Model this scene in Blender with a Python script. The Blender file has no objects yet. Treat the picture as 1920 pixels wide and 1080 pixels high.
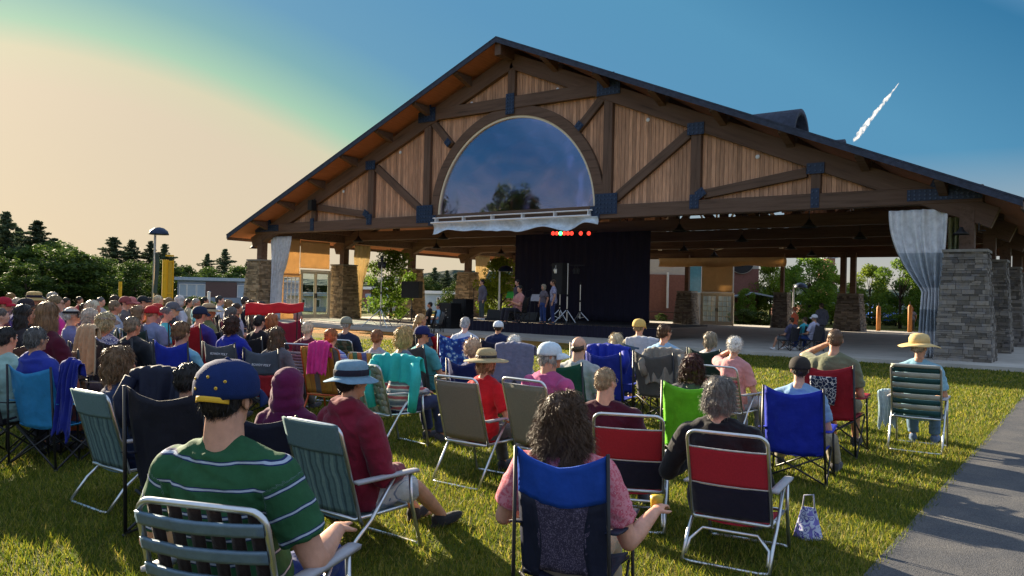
import bpy, bmesh, math, random
import numpy as np
from mathutils import Vector, Matrix, noise
random.seed(11); RNG = np.random.default_rng(11)
PI = math.pi; R = math.radians
SC = bpy.context.scene; COL = SC.collection
# ------------------------------------------------------------------ camera
F, PIT, ROL, YAW, HC = 1492., .0101, .0234, .6364, 1.65
_fw = Vector((-math.sin(YAW)*math.cos(PIT), math.cos(YAW)*math.cos(PIT), math.sin(PIT)))
_r0 = Vector((math.cos(YAW), math.sin(YAW), 0)); _u0 = _r0.cross(_fw)
_rt = _r0*math.cos(ROL)+_u0*math.sin(ROL); _up = -_r0*math.sin(ROL)+_u0*math.cos(ROL)
CAM = Vector((0, 0, HC))
cd = bpy.data.cameras.new('camera'); cam = bpy.data.objects.new('camera', cd); COL.objects.link(cam)
cd.sensor_width = 36; cd.lens = F/1920*36; cd.clip_start = .05; cd.clip_end = 6000
cam.matrix_world = Matrix(((_rt.x, _up.x, -_fw.x, 0), (_rt.y, _up.y, -_fw.y, 0), (_rt.z, _up.z, -_fw.z, HC), (0, 0, 0, 1)))
SC.camera = cam
def ray(px, py): return _fw+_rt*((px-960)/F)+_up*((540-py)/F)
def at_d(px, py, d): return CAM+ray(px, py)*d
def at_x(px, py, X): r = ray(px, py); return CAM+r*(X/r.x)
def at_y(px, py, Y): r = ray(px, py); return CAM+r*(Y/r.y)
def at_z(px, py, z): r = ray(px, py); return CAM+r*((z-HC)/r.z)
# ------------------------------------------------------------------ sky, sun, exposure
SUN_AZ, SUN_EL = R(77), R(17.5)                 # azimuth measured left of +Y
sunv = Vector((-math.sin(SUN_AZ)*math.cos(SUN_EL), math.cos(SUN_AZ)*math.cos(SUN_EL), math.sin(SUN_EL)))
SC.view_settings.view_transform = 'Standard'; SC.view_settings.look = 'None'
SC.view_settings.exposure = 1.9; SC.view_settings.gamma = 1
W = bpy.data.worlds.new('World'); SC.world = W; W.use_nodes = True
nt = W.node_tree; nt.nodes.clear()
def N(nt, t, **k):
    n = nt.nodes.new(t)
    for a, b in k.items():
        if a.startswith('i_'):
            key = a[2:]; key = int(key) if key.isdigit() else key.replace('_', ' ')
            n.inputs[key].default_value = b
        else: setattr(n, a, b)
    return n
def lk(nt, a, b): nt.links.new(a, b)
def srgb(r, g, b):
    f = lambda c: (c/255/12.92) if c <= 10.3 else ((c/255+.055)/1.055)**2.4
    return (f(r), f(g), f(b), 1)
out = N(nt, 'ShaderNodeOutputWorld'); bg = N(nt, 'ShaderNodeBackground'); bg.inputs[1].default_value = .1
sky = N(nt, 'ShaderNodeTexSky', sky_type='NISHITA', sun_disc=False, sun_elevation=SUN_EL, sun_rotation=-SUN_AZ, air_density=1.2, dust_density=2.0, ozone_density=2.0)
tc = N(nt, 'ShaderNodeTexCoord')
d1 = N(nt, 'ShaderNodeVectorMath', operation='DOT_PRODUCT'); d1.inputs[1].default_value = (-math.sin(R(68)), math.cos(R(68)), 0)
lk(nt, tc.outputs['Generated'], d1.inputs[0])
sep = N(nt, 'ShaderNodeSeparateXYZ'); lk(nt, tc.outputs['Generated'], sep.inputs[0])
m1 = N(nt, 'ShaderNodeMath', operation='SUBTRACT', i_0=1.0); lk(nt, d1.outputs['Value'], m1.inputs[1])
mq = N(nt, 'ShaderNodeMath', operation='SQRT'); lk(nt, m1.outputs[0], mq.inputs[0])
m2 = N(nt, 'ShaderNodeMath', operation='MULTIPLY', i_1=.88); lk(nt, mq.outputs[0], m2.inputs[0])
zz = N(nt, 'ShaderNodeMath', operation='MAXIMUM', i_1=0.0); lk(nt, sep.outputs[2], zz.inputs[0])
m3 = N(nt, 'ShaderNodeMath', operation='MULTIPLY_ADD', i_1=.815); lk(nt, zz.outputs[0], m3.inputs[0]); lk(nt, m2.outputs[0], m3.inputs[2])
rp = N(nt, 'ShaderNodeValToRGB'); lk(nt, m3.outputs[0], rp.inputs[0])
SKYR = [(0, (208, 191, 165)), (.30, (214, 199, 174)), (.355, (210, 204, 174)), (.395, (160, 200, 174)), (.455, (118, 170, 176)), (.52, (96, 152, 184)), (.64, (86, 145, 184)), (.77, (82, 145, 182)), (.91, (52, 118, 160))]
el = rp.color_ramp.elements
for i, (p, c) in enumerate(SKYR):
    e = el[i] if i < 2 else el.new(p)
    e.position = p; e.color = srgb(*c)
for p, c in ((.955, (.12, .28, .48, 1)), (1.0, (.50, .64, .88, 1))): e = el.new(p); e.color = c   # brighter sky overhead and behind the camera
sc10 = N(nt, 'ShaderNodeVectorMath', operation='SCALE'); sc10.inputs['Scale'].default_value = 2.75
hz = N(nt, 'ShaderNodeMapRange'); hz.inputs[1].default_value = .01; hz.inputs[2].default_value = .17; hz.inputs[3].default_value = .8; hz.inputs[4].default_value = 0; lk(nt, zz.outputs[0], hz.inputs[0])
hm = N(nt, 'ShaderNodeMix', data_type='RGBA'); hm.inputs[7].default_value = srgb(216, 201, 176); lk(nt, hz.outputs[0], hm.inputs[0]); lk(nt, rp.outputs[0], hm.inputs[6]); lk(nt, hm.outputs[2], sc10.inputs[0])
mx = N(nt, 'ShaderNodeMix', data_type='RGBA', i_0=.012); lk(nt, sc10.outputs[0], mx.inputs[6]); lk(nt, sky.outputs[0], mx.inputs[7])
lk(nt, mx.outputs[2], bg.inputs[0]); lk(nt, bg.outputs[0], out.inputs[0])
sl = bpy.data.lights.new('sun', 'SUN'); sl.energy = 5.0; sl.angle = R(.6); sl.color = (1, .84, .60)
so = bpy.data.objects.new('sun', sl); COL.objects.link(so); so.rotation_mode = 'QUATERNION'; so.rotation_quaternion = sunv.to_track_quat('Z', 'Y')
# ------------------------------------------------------------------ helpers
def tag(o, label=None, cat=None, group=None, kind=None):
    if label: o['label'] = label
    if cat: o['category'] = cat
    if group: o['group'] = group
    if kind: o['kind'] = kind
    return o
def empty(name, loc=(0, 0, 0), rz=0, s=1, label=None, cat=None, group=None, parent=None):
    o = bpy.data.objects.new(name, None); COL.objects.link(o); o.location = loc; o.rotation_euler = (0, 0, rz); o.scale = (s, s, s)
    o.empty_display_size = .1
    if parent: o.parent = parent
    return tag(o, label, cat, group)
def put(name, me, parent=None, loc=None, color=None, rot=None, mats=None):
    o = bpy.data.objects.new(name, me); COL.objects.link(o)
    if parent: o.parent = parent
    if loc is not None: o.location = loc
    if rot is not None: o.rotation_euler = rot
    if color is not None: o.color = (*color[:3], 1)
    return o
class MB:
    def __init__(s): s.v = []; s.f = []; s.m = []; s.smooth = False
    def add(s, vs, fs, m=0):
        b = len(s.v); s.v.extend([tuple(v) for v in vs]); s.f.extend([tuple(i+b for i in f) for f in fs]); s.m.extend([m]*len(fs)); return s
    def box(s, lo, hi, m=0, M=None):
        x0, y0, z0 = lo; x1, y1, z1 = hi
        vs = [Vector(p) for p in ((x0, y0, z0), (x1, y0, z0), (x1, y1, z0), (x0, y1, z0), (x0, y0, z1), (x1, y0, z1), (x1, y1, z1), (x0, y1, z1))]
        if M is not None: vs = [M @ v for v in vs]
        return s.add(vs, [(0, 3, 2, 1), (4, 5, 6, 7), (0, 1, 5, 4), (1, 2, 6, 5), (2, 3, 7, 6), (3, 0, 4, 7)], m)
    def bar(s, a, b, w, h, m=0, upv=(0, 0, 1)):
        a = Vector(a); b = Vector(b); d = (b-a); L = d.length; d.normalize(); u = Vector(upv)
        if abs(d.dot(u)) > .98: u = Vector((0, 1, 0))
        x = d.cross(u).normalized(); u = x.cross(d)
        vs = []
        for p in (a, b):
            for sx, su in ((-1, -1), (1, -1), (1, 1), (-1, 1)): vs.append(p+x*(sx*w/2)+u*(su*h/2))
        return s.add(vs, [(0, 1, 2, 3), (7, 6, 5, 4), (0, 4, 5, 1), (1, 5, 6, 2), (2, 6, 7, 3), (3, 7, 4, 0)], m)
    def tube(s, pts, r, n=8, m=0, close=False):
        pts = [Vector(p) for p in pts]; rs = r if isinstance(r, (list, tuple)) else [r]*len(pts)
        k = len(pts); vs = []; prev = None
        for i, p in enumerate(pts):
            d = (pts[min(i+1, k-1)]-pts[max(i-1, 0)]).normalized()
            if prev is None:
                u = Vector((0, 0, 1)) if abs(d.z) < .9 else Vector((1, 0, 0)); x = d.cross(u).normalized()
            else: x = (prev-d*prev.dot(d)).normalized()
            prev = x; y = d.cross(x)
            for j in range(n):
                a = 2*PI*j/n; vs.append(p+(x*math.cos(a)+y*math.sin(a))*rs[i])
        fs = [(i*n+j, i*n+(j+1) % n, (i+1)*n+(j+1) % n, (i+1)*n+j) for i in range(k-1) for j in range(n)]
        fs += [tuple(range(n-1, -1, -1)), tuple(range((k-1)*n, k*n))]
        return s.add(vs, fs, m)
    def lathe(s, prof, n=20, c=(0, 0, 0), m=0, M=None, sx=1, sy=1):
        vs = []; k = len(prof)
        for r, z in prof:
            for j in range(n):
                a = 2*PI*j/n; v = Vector((r*math.cos(a)*sx, r*math.sin(a)*sy, z)); v = M @ v if M is not None else v
                vs.append(v+Vector(c))
        fs = [(i*n+j, i*n+(j+1) % n, (i+1)*n+(j+1) % n, (i+1)*n+j) for i in range(k-1) for j in range(n)]
        if prof[0][0] > 1e-4: fs.append(tuple(range(n-1, -1, -1)))
        if prof[-1][0] > 1e-4: fs.append(tuple(range((k-1)*n, k*n)))
        return s.add(vs, fs, m)
    def ell(s, c, r, m=0, M=None, n=12):
        prof = [(max(1e-5, math.sin(PI*i/n)), -math.cos(PI*i/n)) for i in range(n+1)]
        S = Matrix.Diagonal((r[0], r[1], r[2])); MM = (M.to_3x3() @ S) if M is not None else S
        return s.lathe(prof, n+4, c, m, MM)
    def prism(s, poly, y0, y1, m=0):                       # polygon in XZ extruded along Y
        n = len(poly); vs = [(x, y0, z) for x, z in poly]+[(x, y1, z) for x, z in poly]
        return s.add(vs, [tuple(range(n)), tuple(range(2*n-1, n-1, -1))]+[(i, i+n, (i+1) % n+n, (i+1) % n) for i in range(n)], m)
    def sheet(s, fn, nu, nv, th=.004, m=0):                # closed thin cloth from fn(u,v)->Vector
        P = [[Vector(fn(i/nu, j/nv)) for j in range(nv+1)] for i in range(nu+1)]
        vs = []; 
        for i in range(nu+1):
            for j in range(nv+1):
                du = P[min(i+1, nu)][j]-P[max(i-1, 0)][j]; dv = P[i][min(j+1, nv)]-P[i][max(j-1, 0)]
                n = du.cross(dv); n = n.normalized() if n.length > 1e-9 else Vector((0, 1, 0))
                vs.append(P[i][j]+n*th/2); vs.append(P[i][j]-n*th/2)
        I = lambda i, j, k: (i*(nv+1)+j)*2+k
        fs = []
        for i in range(nu):
            for j in range(nv):
                fs.append((I(i, j, 0), I(i+1, j, 0), I(i+1, j+1, 0), I(i, j+1, 0)))
                fs.append((I(i, j, 1), I(i, j+1, 1), I(i+1, j+1, 1), I(i+1, j, 1)))
        for i in range(nu):
            fs.append((I(i, 0, 1), I(i+1, 0, 1), I(i+1, 0, 0), I(i, 0, 0))); fs.append((I(i, nv, 0), I(i+1, nv, 0), I(i+1, nv, 1), I(i, nv, 1)))
        for j in range(nv):
            fs.append((I(0, j, 0), I(0, j+1, 0), I(0, j+1, 1), I(0, j, 1))); fs.append((I(nu, j, 1), I(nu, j+1, 1), I(nu, j+1, 0), I(nu, j, 0)))
        return s.add(vs, fs, m)
    def mesh(s, name, mats, smooth=None):
        me = bpy.data.meshes.new(name); me.from_pydata(s.v, [], s.f)
        for m in (mats if isinstance(mats, (list, tuple)) else [mats]): me.materials.append(m)
        if any(s.m): me.polygons.foreach_set('material_index', s.m)
        if smooth if smooth is not None else s.smooth:
            me.polygons.foreach_set('use_smooth', [True]*len(me.polygons))
        me.update(); return me
    def build(s, name, mats, parent=None, smooth=None, **k): return put(name, s.mesh(name, mats, smooth), parent, **k)
def fast_mesh(name, V, Fc, mats, smooth=False):            # numpy verts (n,3), faces (m,k)
    me = bpy.data.meshes.new(name); k = Fc.shape[1]
    me.vertices.add(len(V)); me.vertices.foreach_set('co', V.astype(np.float32).ravel())
    me.loops.add(Fc.size); me.loops.foreach_set('vertex_index', Fc.astype(np.int32).ravel())
    me.polygons.add(len(Fc)); me.polygons.foreach_set('loop_start', np.arange(0, Fc.size, k, dtype=np.int32))
    me.polygons.foreach_set('loop_total', np.full(len(Fc), k, dtype=np.int32))
    if smooth: me.polygons.foreach_set('use_smooth', [True]*len(Fc))
    for m in (mats if isinstance(mats, (list, tuple)) else [mats]): me.materials.append(m)
    me.update(calc_edges=True); return me
# ------------------------------------------------------------------ materials
def mat(name, col=(.5, .5, .5), rough=.7, metal=0, obj=False, var=.25, nscale=6, stretch=(1, 1, 1), bump=.0, bscale=60, island=0, spec=.4, sheen=0, trans=0, col2=None, sub=0, coord='Object', dark=None):
    m = bpy.data.materials.new(name); m.use_nodes = True; nt = m.node_tree; b = nt.nodes['Principled BSDF']
    b.inputs['Roughness'].default_value = rough; b.inputs['Metallic'].default_value = metal; b.inputs['Specular IOR Level'].default_value = spec
    if sheen: b.inputs['Sheen Weight'].default_value = sheen
    if sub: b.inputs['Subsurface Weight'].default_value = sub; b.inputs['Subsurface Radius'].default_value = (.02, .008, .004)
    tc = N(nt, 'ShaderNodeTexCoord'); mp = N(nt, 'ShaderNodeMapping'); mp.inputs['Scale'].default_value = stretch; lk(nt, tc.outputs[coord], mp.inputs[0])
    no = N(nt, 'ShaderNodeTexNoise'); no.inputs['Scale'].default_value = nscale; no.inputs['Detail'].default_value = 6; no.inputs['Roughness'].default_value = .62; lk(nt, mp.outputs[0], no.inputs[0])
    if obj: oi = N(nt, 'ShaderNodeObjectInfo'); base = oi.outputs['Color']
    else:
        rg = N(nt, 'ShaderNodeRGB'); rg.outputs[0].default_value = (*col[:3], 1); base = rg.outputs[0]
    if col2 is not None:
        mm = N(nt, 'ShaderNodeMix', data_type='RGBA'); lk(nt, base, mm.inputs[6]); mm.inputs[7].default_value = (*col2[:3], 1)
        mr = N(nt, 'ShaderNodeMapRange'); mr.inputs[1].default_value = .38; mr.inputs[2].default_value = .62; lk(nt, no.outputs[0], mr.inputs[0]); lk(nt, mr.outputs[0], mm.inputs[0]); base = mm.outputs[2]
    mr = N(nt, 'ShaderNodeMapRange'); mr.inputs[1].default_value = .25; mr.inputs[2].default_value = .75; mr.inputs[3].default_value = 1-var; mr.inputs[4].default_value = 1+var*.6
    lk(nt, no.outputs[0], mr.inputs[0]); fac = mr.outputs[0]
    if island:
        ge = N(nt, 'ShaderNodeNewGeometry'); m4 = N(nt, 'ShaderNodeMapRange'); m4.inputs[3].default_value = 1-island; m4.inputs[4].default_value = 1+island
        lk(nt, ge.outputs['Random Per Island'], m4.inputs[0]); mu = N(nt, 'ShaderNodeMath', operation='MULTIPLY'); lk(nt, fac, mu.inputs[0]); lk(nt, m4.outputs[0], mu.inputs[1]); fac = mu.outputs[0]
    vm = N(nt, 'ShaderNodeVectorMath', operation='SCALE'); lk(nt, base, vm.inputs[0]); lk(nt, fac, vm.inputs['Scale'])
    lk(nt, vm.outputs[0], b.inputs['Base Color'])
    if bump:
        n2 = N(nt, 'ShaderNodeTexNoise'); n2.inputs['Scale'].default_value = bscale; n2.inputs['Detail'].default_value = 5; lk(nt, mp.outputs[0], n2.inputs[0])
        bp = N(nt, 'ShaderNodeBump'); bp.inputs['Strength'].default_value = 1; bp.inputs['Distance'].default_value = bump; lk(nt, n2.outputs[0], bp.inputs['Height']); lk(nt, bp.outputs[0], b.inputs['Normal'])
    if trans:
        tr = N(nt, 'ShaderNodeBsdfTranslucent'); lk(nt, vm.outputs[0], tr.inputs[0]); ms = N(nt, 'ShaderNodeMixShader'); ms.inputs[0].default_value = trans
        lk(nt, b.outputs[0], ms.inputs[1]); lk(nt, tr.outputs[0], ms.inputs[2]); lk(nt, ms.outputs[0], nt.nodes['Material Output'].inputs[0])
    return m
def stripes(name, cols, axis='Z', scale=10, rough=.85, warp=.01, attr=None, trans=0):   # repeating bands; cols = [(pos,color),...]
    m = bpy.data.materials.new(name); m.use_nodes = True; nt = m.node_tree; b = nt.nodes['Principled BSDF']; b.inputs['Roughness'].default_value = rough; b.inputs['Specular IOR Level'].default_value = .25
    if attr: at = N(nt, 'ShaderNodeAttribute', attribute_name=attr); src = at.outputs['Fac']; tc = N(nt, 'ShaderNodeTexCoord')
    else: tc = N(nt, 'ShaderNodeTexCoord'); sp = N(nt, 'ShaderNodeSeparateXYZ'); lk(nt, tc.outputs['Object'], sp.inputs[0]); src = sp.outputs['XYZ'.index(axis)]
    no = N(nt, 'ShaderNodeTexNoise'); no.inputs['Scale'].default_value = 7; lk(nt, tc.outputs['Object'], no.inputs[0])
    a = N(nt, 'ShaderNodeMath', operation='MULTIPLY_ADD', i_1=warp); lk(nt, no.outputs[0], a.inputs[0]); lk(nt, src, a.inputs[2])
    c = N(nt, 'ShaderNodeMath', operation='MULTIPLY', i_1=scale); lk(nt, a.outputs[0], c.inputs[0])
    fr = N(nt, 'ShaderNodeMath', operation='FRACT'); lk(nt, c.outputs[0], fr.inputs[0])
    r = N(nt, 'ShaderNodeValToRGB'); r.color_ramp.interpolation = 'CONSTANT'; el = r.color_ramp.elements
    for i, (p, cc) in enumerate(cols):
        e = el[i] if i < 2 else el.new(p)
        e.position = p; e.color = (*cc[:3], 1)
    lk(nt, fr.outputs[0], r.inputs[0])
    n2 = N(nt, 'ShaderNodeTexNoise'); n2.inputs['Scale'].default_value = 40; n2.inputs['Detail'].default_value = 5; lk(nt, tc.outputs['Object'], n2.inputs[0])
    mr = N(nt, 'ShaderNodeMapRange'); mr.inputs[3].default_value = .75; mr.inputs[4].default_value = 1.2; lk(nt, n2.outputs[0], mr.inputs[0])
    vm = N(nt, 'ShaderNodeVectorMath', operation='SCALE'); lk(nt, r.outputs[0], vm.inputs[0]); lk(nt, mr.outputs[0], vm.inputs['Scale']); lk(nt, vm.outputs[0], b.inputs['Base Color'])
    bp = N(nt, 'ShaderNodeBump'); bp.inputs['Distance'].default_value = .003; lk(nt, n2.outputs[0], bp.inputs['Height']); lk(nt, bp.outputs[0], b.inputs['Normal'])
    return m
def blotch(name, cols, scale=20, rough=.85, rnd=True, feature='F1'):  # printed floral / camo-like pattern
    m = bpy.data.materials.new(name); m.use_nodes = True; nt = m.node_tree; b = nt.nodes['Principled BSDF']; b.inputs['Roughness'].default_value = rough; b.inputs['Specular IOR Level'].default_value = .25
    tc = N(nt, 'ShaderNodeTexCoord'); no = N(nt, 'ShaderNodeTexNoise'); no.inputs['Scale'].default_value = scale*.7; lk(nt, tc.outputs['Object'], no.inputs[0])
    mx = N(nt, 'ShaderNodeMix', data_type='RGBA', i_0=.06); lk(nt, tc.outputs['Object'], mx.inputs[6]); lk(nt, no.outputs['Color'], mx.inputs[7])
    vo = N(nt, 'ShaderNodeTexVoronoi', feature=feature); vo.inputs['Scale'].default_value = scale; lk(nt, mx.outputs[2], vo.inputs[0])
    r = N(nt, 'ShaderNodeValToRGB'); r.color_ramp.interpolation = 'CONSTANT'; el = r.color_ramp.elements
    for i, (p, cc) in enumerate(cols):
        e = el[i] if i < 2 else el.new(p)
        e.position = p; e.color = (*cc[:3], 1)
    lk(nt, vo.outputs['Distance'], r.inputs[0]); lk(nt, r.outputs[0], b.inputs['Base Color'])
    return m
M = {}
M['skin'] = mat('skin', obj=True, rough=.5, var=.30, nscale=11, bump=.0008, bscale=160, sub=.12, spec=.35)
M['cloth'] = mat('cloth', obj=True, rough=.92, var=.26, nscale=9, bump=.010, bscale=17, sheen=.15, spec=.15)
M['nylon'] = mat('nylon', obj=True, rough=.66, var=.28, nscale=5, bump=.014, bscale=8, spec=.3, trans=.12)
M['hair'] = mat('hair', obj=True, rough=.45, var=.55, nscale=55, stretch=(1, 1, .22), bump=.003, bscale=140, spec=.35, island=.45)
M['hat'] = mat('hat', obj=True, rough=.85, var=.2, nscale=30, bump=.0015, bscale=240, spec=.2)
M['straw'] = mat('straw', obj=True, rough=.8, var=.35, nscale=60, stretch=(1, 1, 3), bump=.003, bscale=120, trans=.25)
M['alu'] = mat('aluminium_tube', (.62, .64, .66), rough=.28, metal=.9, var=.12, nscale=30)
M['blacktube'] = mat('black_tube', (.015, .015, .018), rough=.4, var=.3, nscale=30)
M['paint'] = mat('painted_tube', obj=True, rough=.4, var=.15)
M['black'] = mat('black_plastic', (.012, .012, .014), rough=.55, var=.3)
M['dark'] = mat('dark_cloth', (.015, .013, .028), rough=.95, var=.3, nscale=3, stretch=(6, 6, .4), bump=.02, bscale=5)
M['white'] = mat('white_plastic', (.75, .75, .75), rough=.5, var=.08)
M['rubber'] = mat('rubber', (.02, .02, .02), rough=.8)
M['eye'] = mat('eye', (.55, .52, .48), rough=.2)
M['iris'] = mat('iris', (.02, .015, .01), rough=.15)
M['gold'] = mat('gold_thread', (.7, .42, .03), rough=.6)
def gz(x, y):                                              # lawn rises a little towards the left
    t = min(1, max(0, (-x-9)/9)); t = t*t*(3-2*t); u = min(1, max(0, (23-y)/5)); u = u*u*(3-2*u)
    return .17*t*u
# ================================================================== pavilion
XC, Y0, BAY = -19.6, 26.28, 5.76
SL, ZA, HW = .416, 12.05, 17.9
def zroof(x): return ZA-SL*abs(x-XC)
M['glulam'] = mat('glulam_timber', (.165, .092, .058), rough=.7, var=.8, nscale=2.2, stretch=(.3, 4, 4), bump=.004, bscale=8, col2=(.11, .066, .045))
M['deck'] = mat('roof_deck_boards', (.42, .16, .07), rough=.75, var=.3, nscale=4, stretch=(8, .3, 8))
M['board'] = mat('siding_boards', (.52, .285, .17), rough=.75, var=.45, nscale=2.6, stretch=(5, 5, .6), island=.28, bump=.002, bscale=10)
M['shingle'] = mat('shingles', (.035, .045, .075), rough=.8, var=.5, nscale=6, bump=.02, bscale=9)
M['steel'] = mat('blue_steel', (.012, .03, .075), rough=.45, var=.3, metal=.1)
M['bolt'] = mat('bolt', (.06, .09, .15), rough=.4, metal=.5)
M['stone'] = mat('ledge_stone', (.29, .25, .20), rough=.9, var=.6, nscale=5, island=.5, bump=.015, bscale=14, col2=(.15, .14, .135))
M['stone_lit'] = mat('lit_ledge_stone', (.40, .29, .17), rough=.9, var=.6, nscale=5, island=.5, bump=.015, bscale=14, col2=(.24, .19, .13))  # same ledge stone for the left piers, warm light put into its colour
M['mortar'] = mat('mortar', (.05, .045, .04), rough=.95)
M['capst'] = mat('cap_stone', (.24, .22, .19), rough=.9, bump=.004)
M['conc'] = mat('concrete', (.46, .43, .38), rough=.88, var=.25, nscale=1.2, bump=.003, bscale=30)
M['canvas'] = mat('tan_canvas', (.68, .50, .29), rough=.85, var=.12, nscale=2, trans=.45, bump=.01, bscale=3)
M['canvas_pale'] = mat('cream_curtain', (.78, .68, .48), rough=.85, var=.12, nscale=2, trans=.4, bump=.01, bscale=3)
M['frost'] = mat('pale_frame', (.72, .64, .48), rough=.5, var=.1)
pav = empty('pavilion', (XC, Y0, 0), label='large timber pavilion with stone piers and an arched gable window', cat='pavilion')
def P_(name, mb, m, parent=None, smooth=None, loc=None, **k):   # part of the pavilion, built in world coordinates
    o = mb.build(name, m, parent or pav, smooth, **k)
    p = (parent or pav); q = p
    off = Vector((0, 0, 0))
    while q is not None: off += q.location; q = q.parent
    o.location = -off+(loc if loc is not None else Vector((0, 0, 0)))
    return o
def member(name, a, b, h=.5, th=.36, y=Y0, m='glulam', parent=None):   # a timber lying in the truss plane, its grain along local x
    a = Vector((a[0], y, a[1])); b = Vector((b[0], y, b[1])); d = b-a; L = d.length; c = (a+b)/2
    mb = MB(); e = .015
    mb.box((-L/2, -th/2, -h/2), (L/2, th/2, h/2))
    me = mb.mesh(name, M[m]); bm = bmesh.new(); bm.from_mesh(me); bmesh.ops.bevel(bm, geom=bm.edges[:], offset=e, segments=1, affect='EDGES'); bm.to_mesh(me); bm.free()
    o = put(name, me, parent or pav)
    q = Matrix(((d.x/L, 0, -d.z/L), (0, 1, 0), (d.z/L, 0, d.x/L))).to_4x4()
    o.matrix_local = Matrix.Translation(c-pav.location) @ q
    return o
def truss(y, front):
    sfx = '' 
    rz = .78                                          # rafter centre below roof line
    for s in (-1, 1):
        member('rafter', (XC, ZA-rz+.06), (XC+s*17.2, zroof(XC+17.2)-rz+.06), .62, .34, y)
    member('tie_beam', (XC-16.9, 4.9), (XC+16.9, 4.9), .5, .38, y)
    T = (4.6, 8.15, 12.25)
    zb = 5.15
    def rt(t): return zroof(XC+t)-rz-.22
    member('king_post', (XC, 9.85 if front else zb), (XC, ZA-rz-.25), .36, .30, y)
    for s in (-1, 1):
        for t in T: member('truss_post', (XC+s*t, zb), (XC+s*t, rt(t)), .38 if t < 12 else .3, .30, y)
        member('diagonal_brace', (XC+s*(8.15-.3), rt(8.15)-.12), (XC+s*(4.6+.35), zb+.25), .34, .26, y)
        member('diagonal_brace', (XC+s*(12.25-.3), rt(12.25)-.10), (XC+s*(8.15+.3), zb+.2), .32, .26, y)
        if front: member('diagonal_brace', (XC+s*4.3, 9.25), (XC+s*3.22, 8.15), .32, .26, y)
        else: member('diagonal_brace', (XC+s*.2, 9.8), (XC+s*4.3, zb+.2), .34, .26, y)
    if front:
        member('collar_beam', (XC-4.5, 9.6), (XC+4.5, 9.6), .5, .35, y)
truss(Y0, True); truss(Y0+4*BAY, False)
for k in (1, 2, 3): truss(Y0+k*BAY, False)
# arch frame + glass
AC, AR = Vector((XC+.1, Y0, 5.05)), 3.95
def arch(r0, r1, y0, y1, n=48, a0=0, a1=PI, cz=None):
    mb = MB(); cz = AC.z if cz is None else cz; vs = []
    for i in range(n+1):
        a = a0+(a1-a0)*i/n
        for r, y in ((r0, y0), (r1, y0), (r1, y1), (r0, y1)): vs.append((AC.x+r*math.cos(a), y, cz+r*math.sin(a)))
    fs = [(i*4+j, i*4+(j+1) % 4, i*4+4+(j+1) % 4, i*4+4+j) for i in range(n) for j in range(4)]+[(0, 1, 2, 3), (n*4+3, n*4+2, n*4+1, n*4)]
    mb.add(vs, fs); return mb
win = empty('window', parent=pav); 
P_('arch_frame', arch(AR+.06, AR+.46, Y0-.14, Y0+.16), M['glulam'], win)
P_('arch_trim', arch(AR-.03, AR+.058, Y0-.10, Y0+.10), M['frost'], win)
g = bpy.data.materials.new('window_glass'); g.use_nodes = True; nt = g.node_tree; nt.nodes.remove(nt.nodes['Principled BSDF'])
t1 = N(nt, 'ShaderNodeBsdfTransparent'); t1.inputs[0].default_value = (.92, .88, 1, 1); g1 = N(nt, 'ShaderNodeBsdfGlossy'); g1.inputs[0].default_value = (.92, .88, 1, 1); g1.inputs['Roughness'].default_value = .035
fr = N(nt, 'ShaderNodeFresnel'); fr.inputs[0].default_value = 1.9; ma = N(nt, 'ShaderNodeMath', operation='MULTIPLY_ADD', i_1=.7, i_2=.18); lk(nt, fr.outputs[0], ma.inputs[0])
ms = N(nt, 'ShaderNodeMixShader'); lk(nt, ma.outputs[0], ms.inputs[0]); lk(nt, t1.outputs[0], ms.inputs[1]); lk(nt, g1.outputs[0], ms.inputs[2]); lk(nt, ms.outputs[0], nt.nodes['Material Output'].inputs[0])
nb = N(nt, 'ShaderNodeTexNoise'); nb.inputs['Scale'].default_value = .4; nb.inputs['Detail'].default_value = 2; tco = N(nt, 'ShaderNodeTexCoord'); lk(nt, tco.outputs['Object'], nb.inputs[0]); bp = N(nt, 'ShaderNodeBump'); bp.inputs['Distance'].default_value = .022; lk(nt, nb.outputs[0], bp.inputs['Height']); lk(nt, bp.outputs[0], g1.inputs['Normal'])
M['glass'] = g
def glassmat(name, tint, refl, rough):
    g = bpy.data.materials.new(name); g.use_nodes = True; nt = g.node_tree; nt.nodes.remove(nt.nodes['Principled BSDF']); t1 = N(nt, 'ShaderNodeBsdfTransparent'); t1.inputs[0].default_value = (*tint, 1)
    g1 = N(nt, 'ShaderNodeBsdfGlossy'); g1.inputs['Roughness'].default_value = rough; fr = N(nt, 'ShaderNodeFresnel'); fr.inputs[0].default_value = 1.5; ma = N(nt, 'ShaderNodeMath', operation='MULTIPLY_ADD', i_1=.8, i_2=refl); lk(nt, fr.outputs[0], ma.inputs[0])
    ms = N(nt, 'ShaderNodeMixShader'); lk(nt, ma.outputs[0], ms.inputs[0]); lk(nt, t1.outputs[0], ms.inputs[1]); lk(nt, g1.outputs[0], ms.inputs[2]); lk(nt, ms.outputs[0], nt.nodes['Material Output'].inputs[0]); return g
M['doorglass'] = glassmat('door_glass', (.85, .92, .92), .02, .02)
mb = MB(); mb.prism([(AC.x+AR*math.cos(PI*i/48), AC.z+AR*math.sin(PI*i/48)) for i in range(49)], Y0-.03, Y0-.01); P_('pane', mb, g, win)
for dx in ():
    mb = MB(); mb.box((AC.x+dx-.012, Y0-.045, 5.06), (AC.x+dx+.012, Y0-.032, 5.05+math.sqrt(AR**2-dx*dx)-.03)); P_('seam', mb, M['frost'], win)
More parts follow.
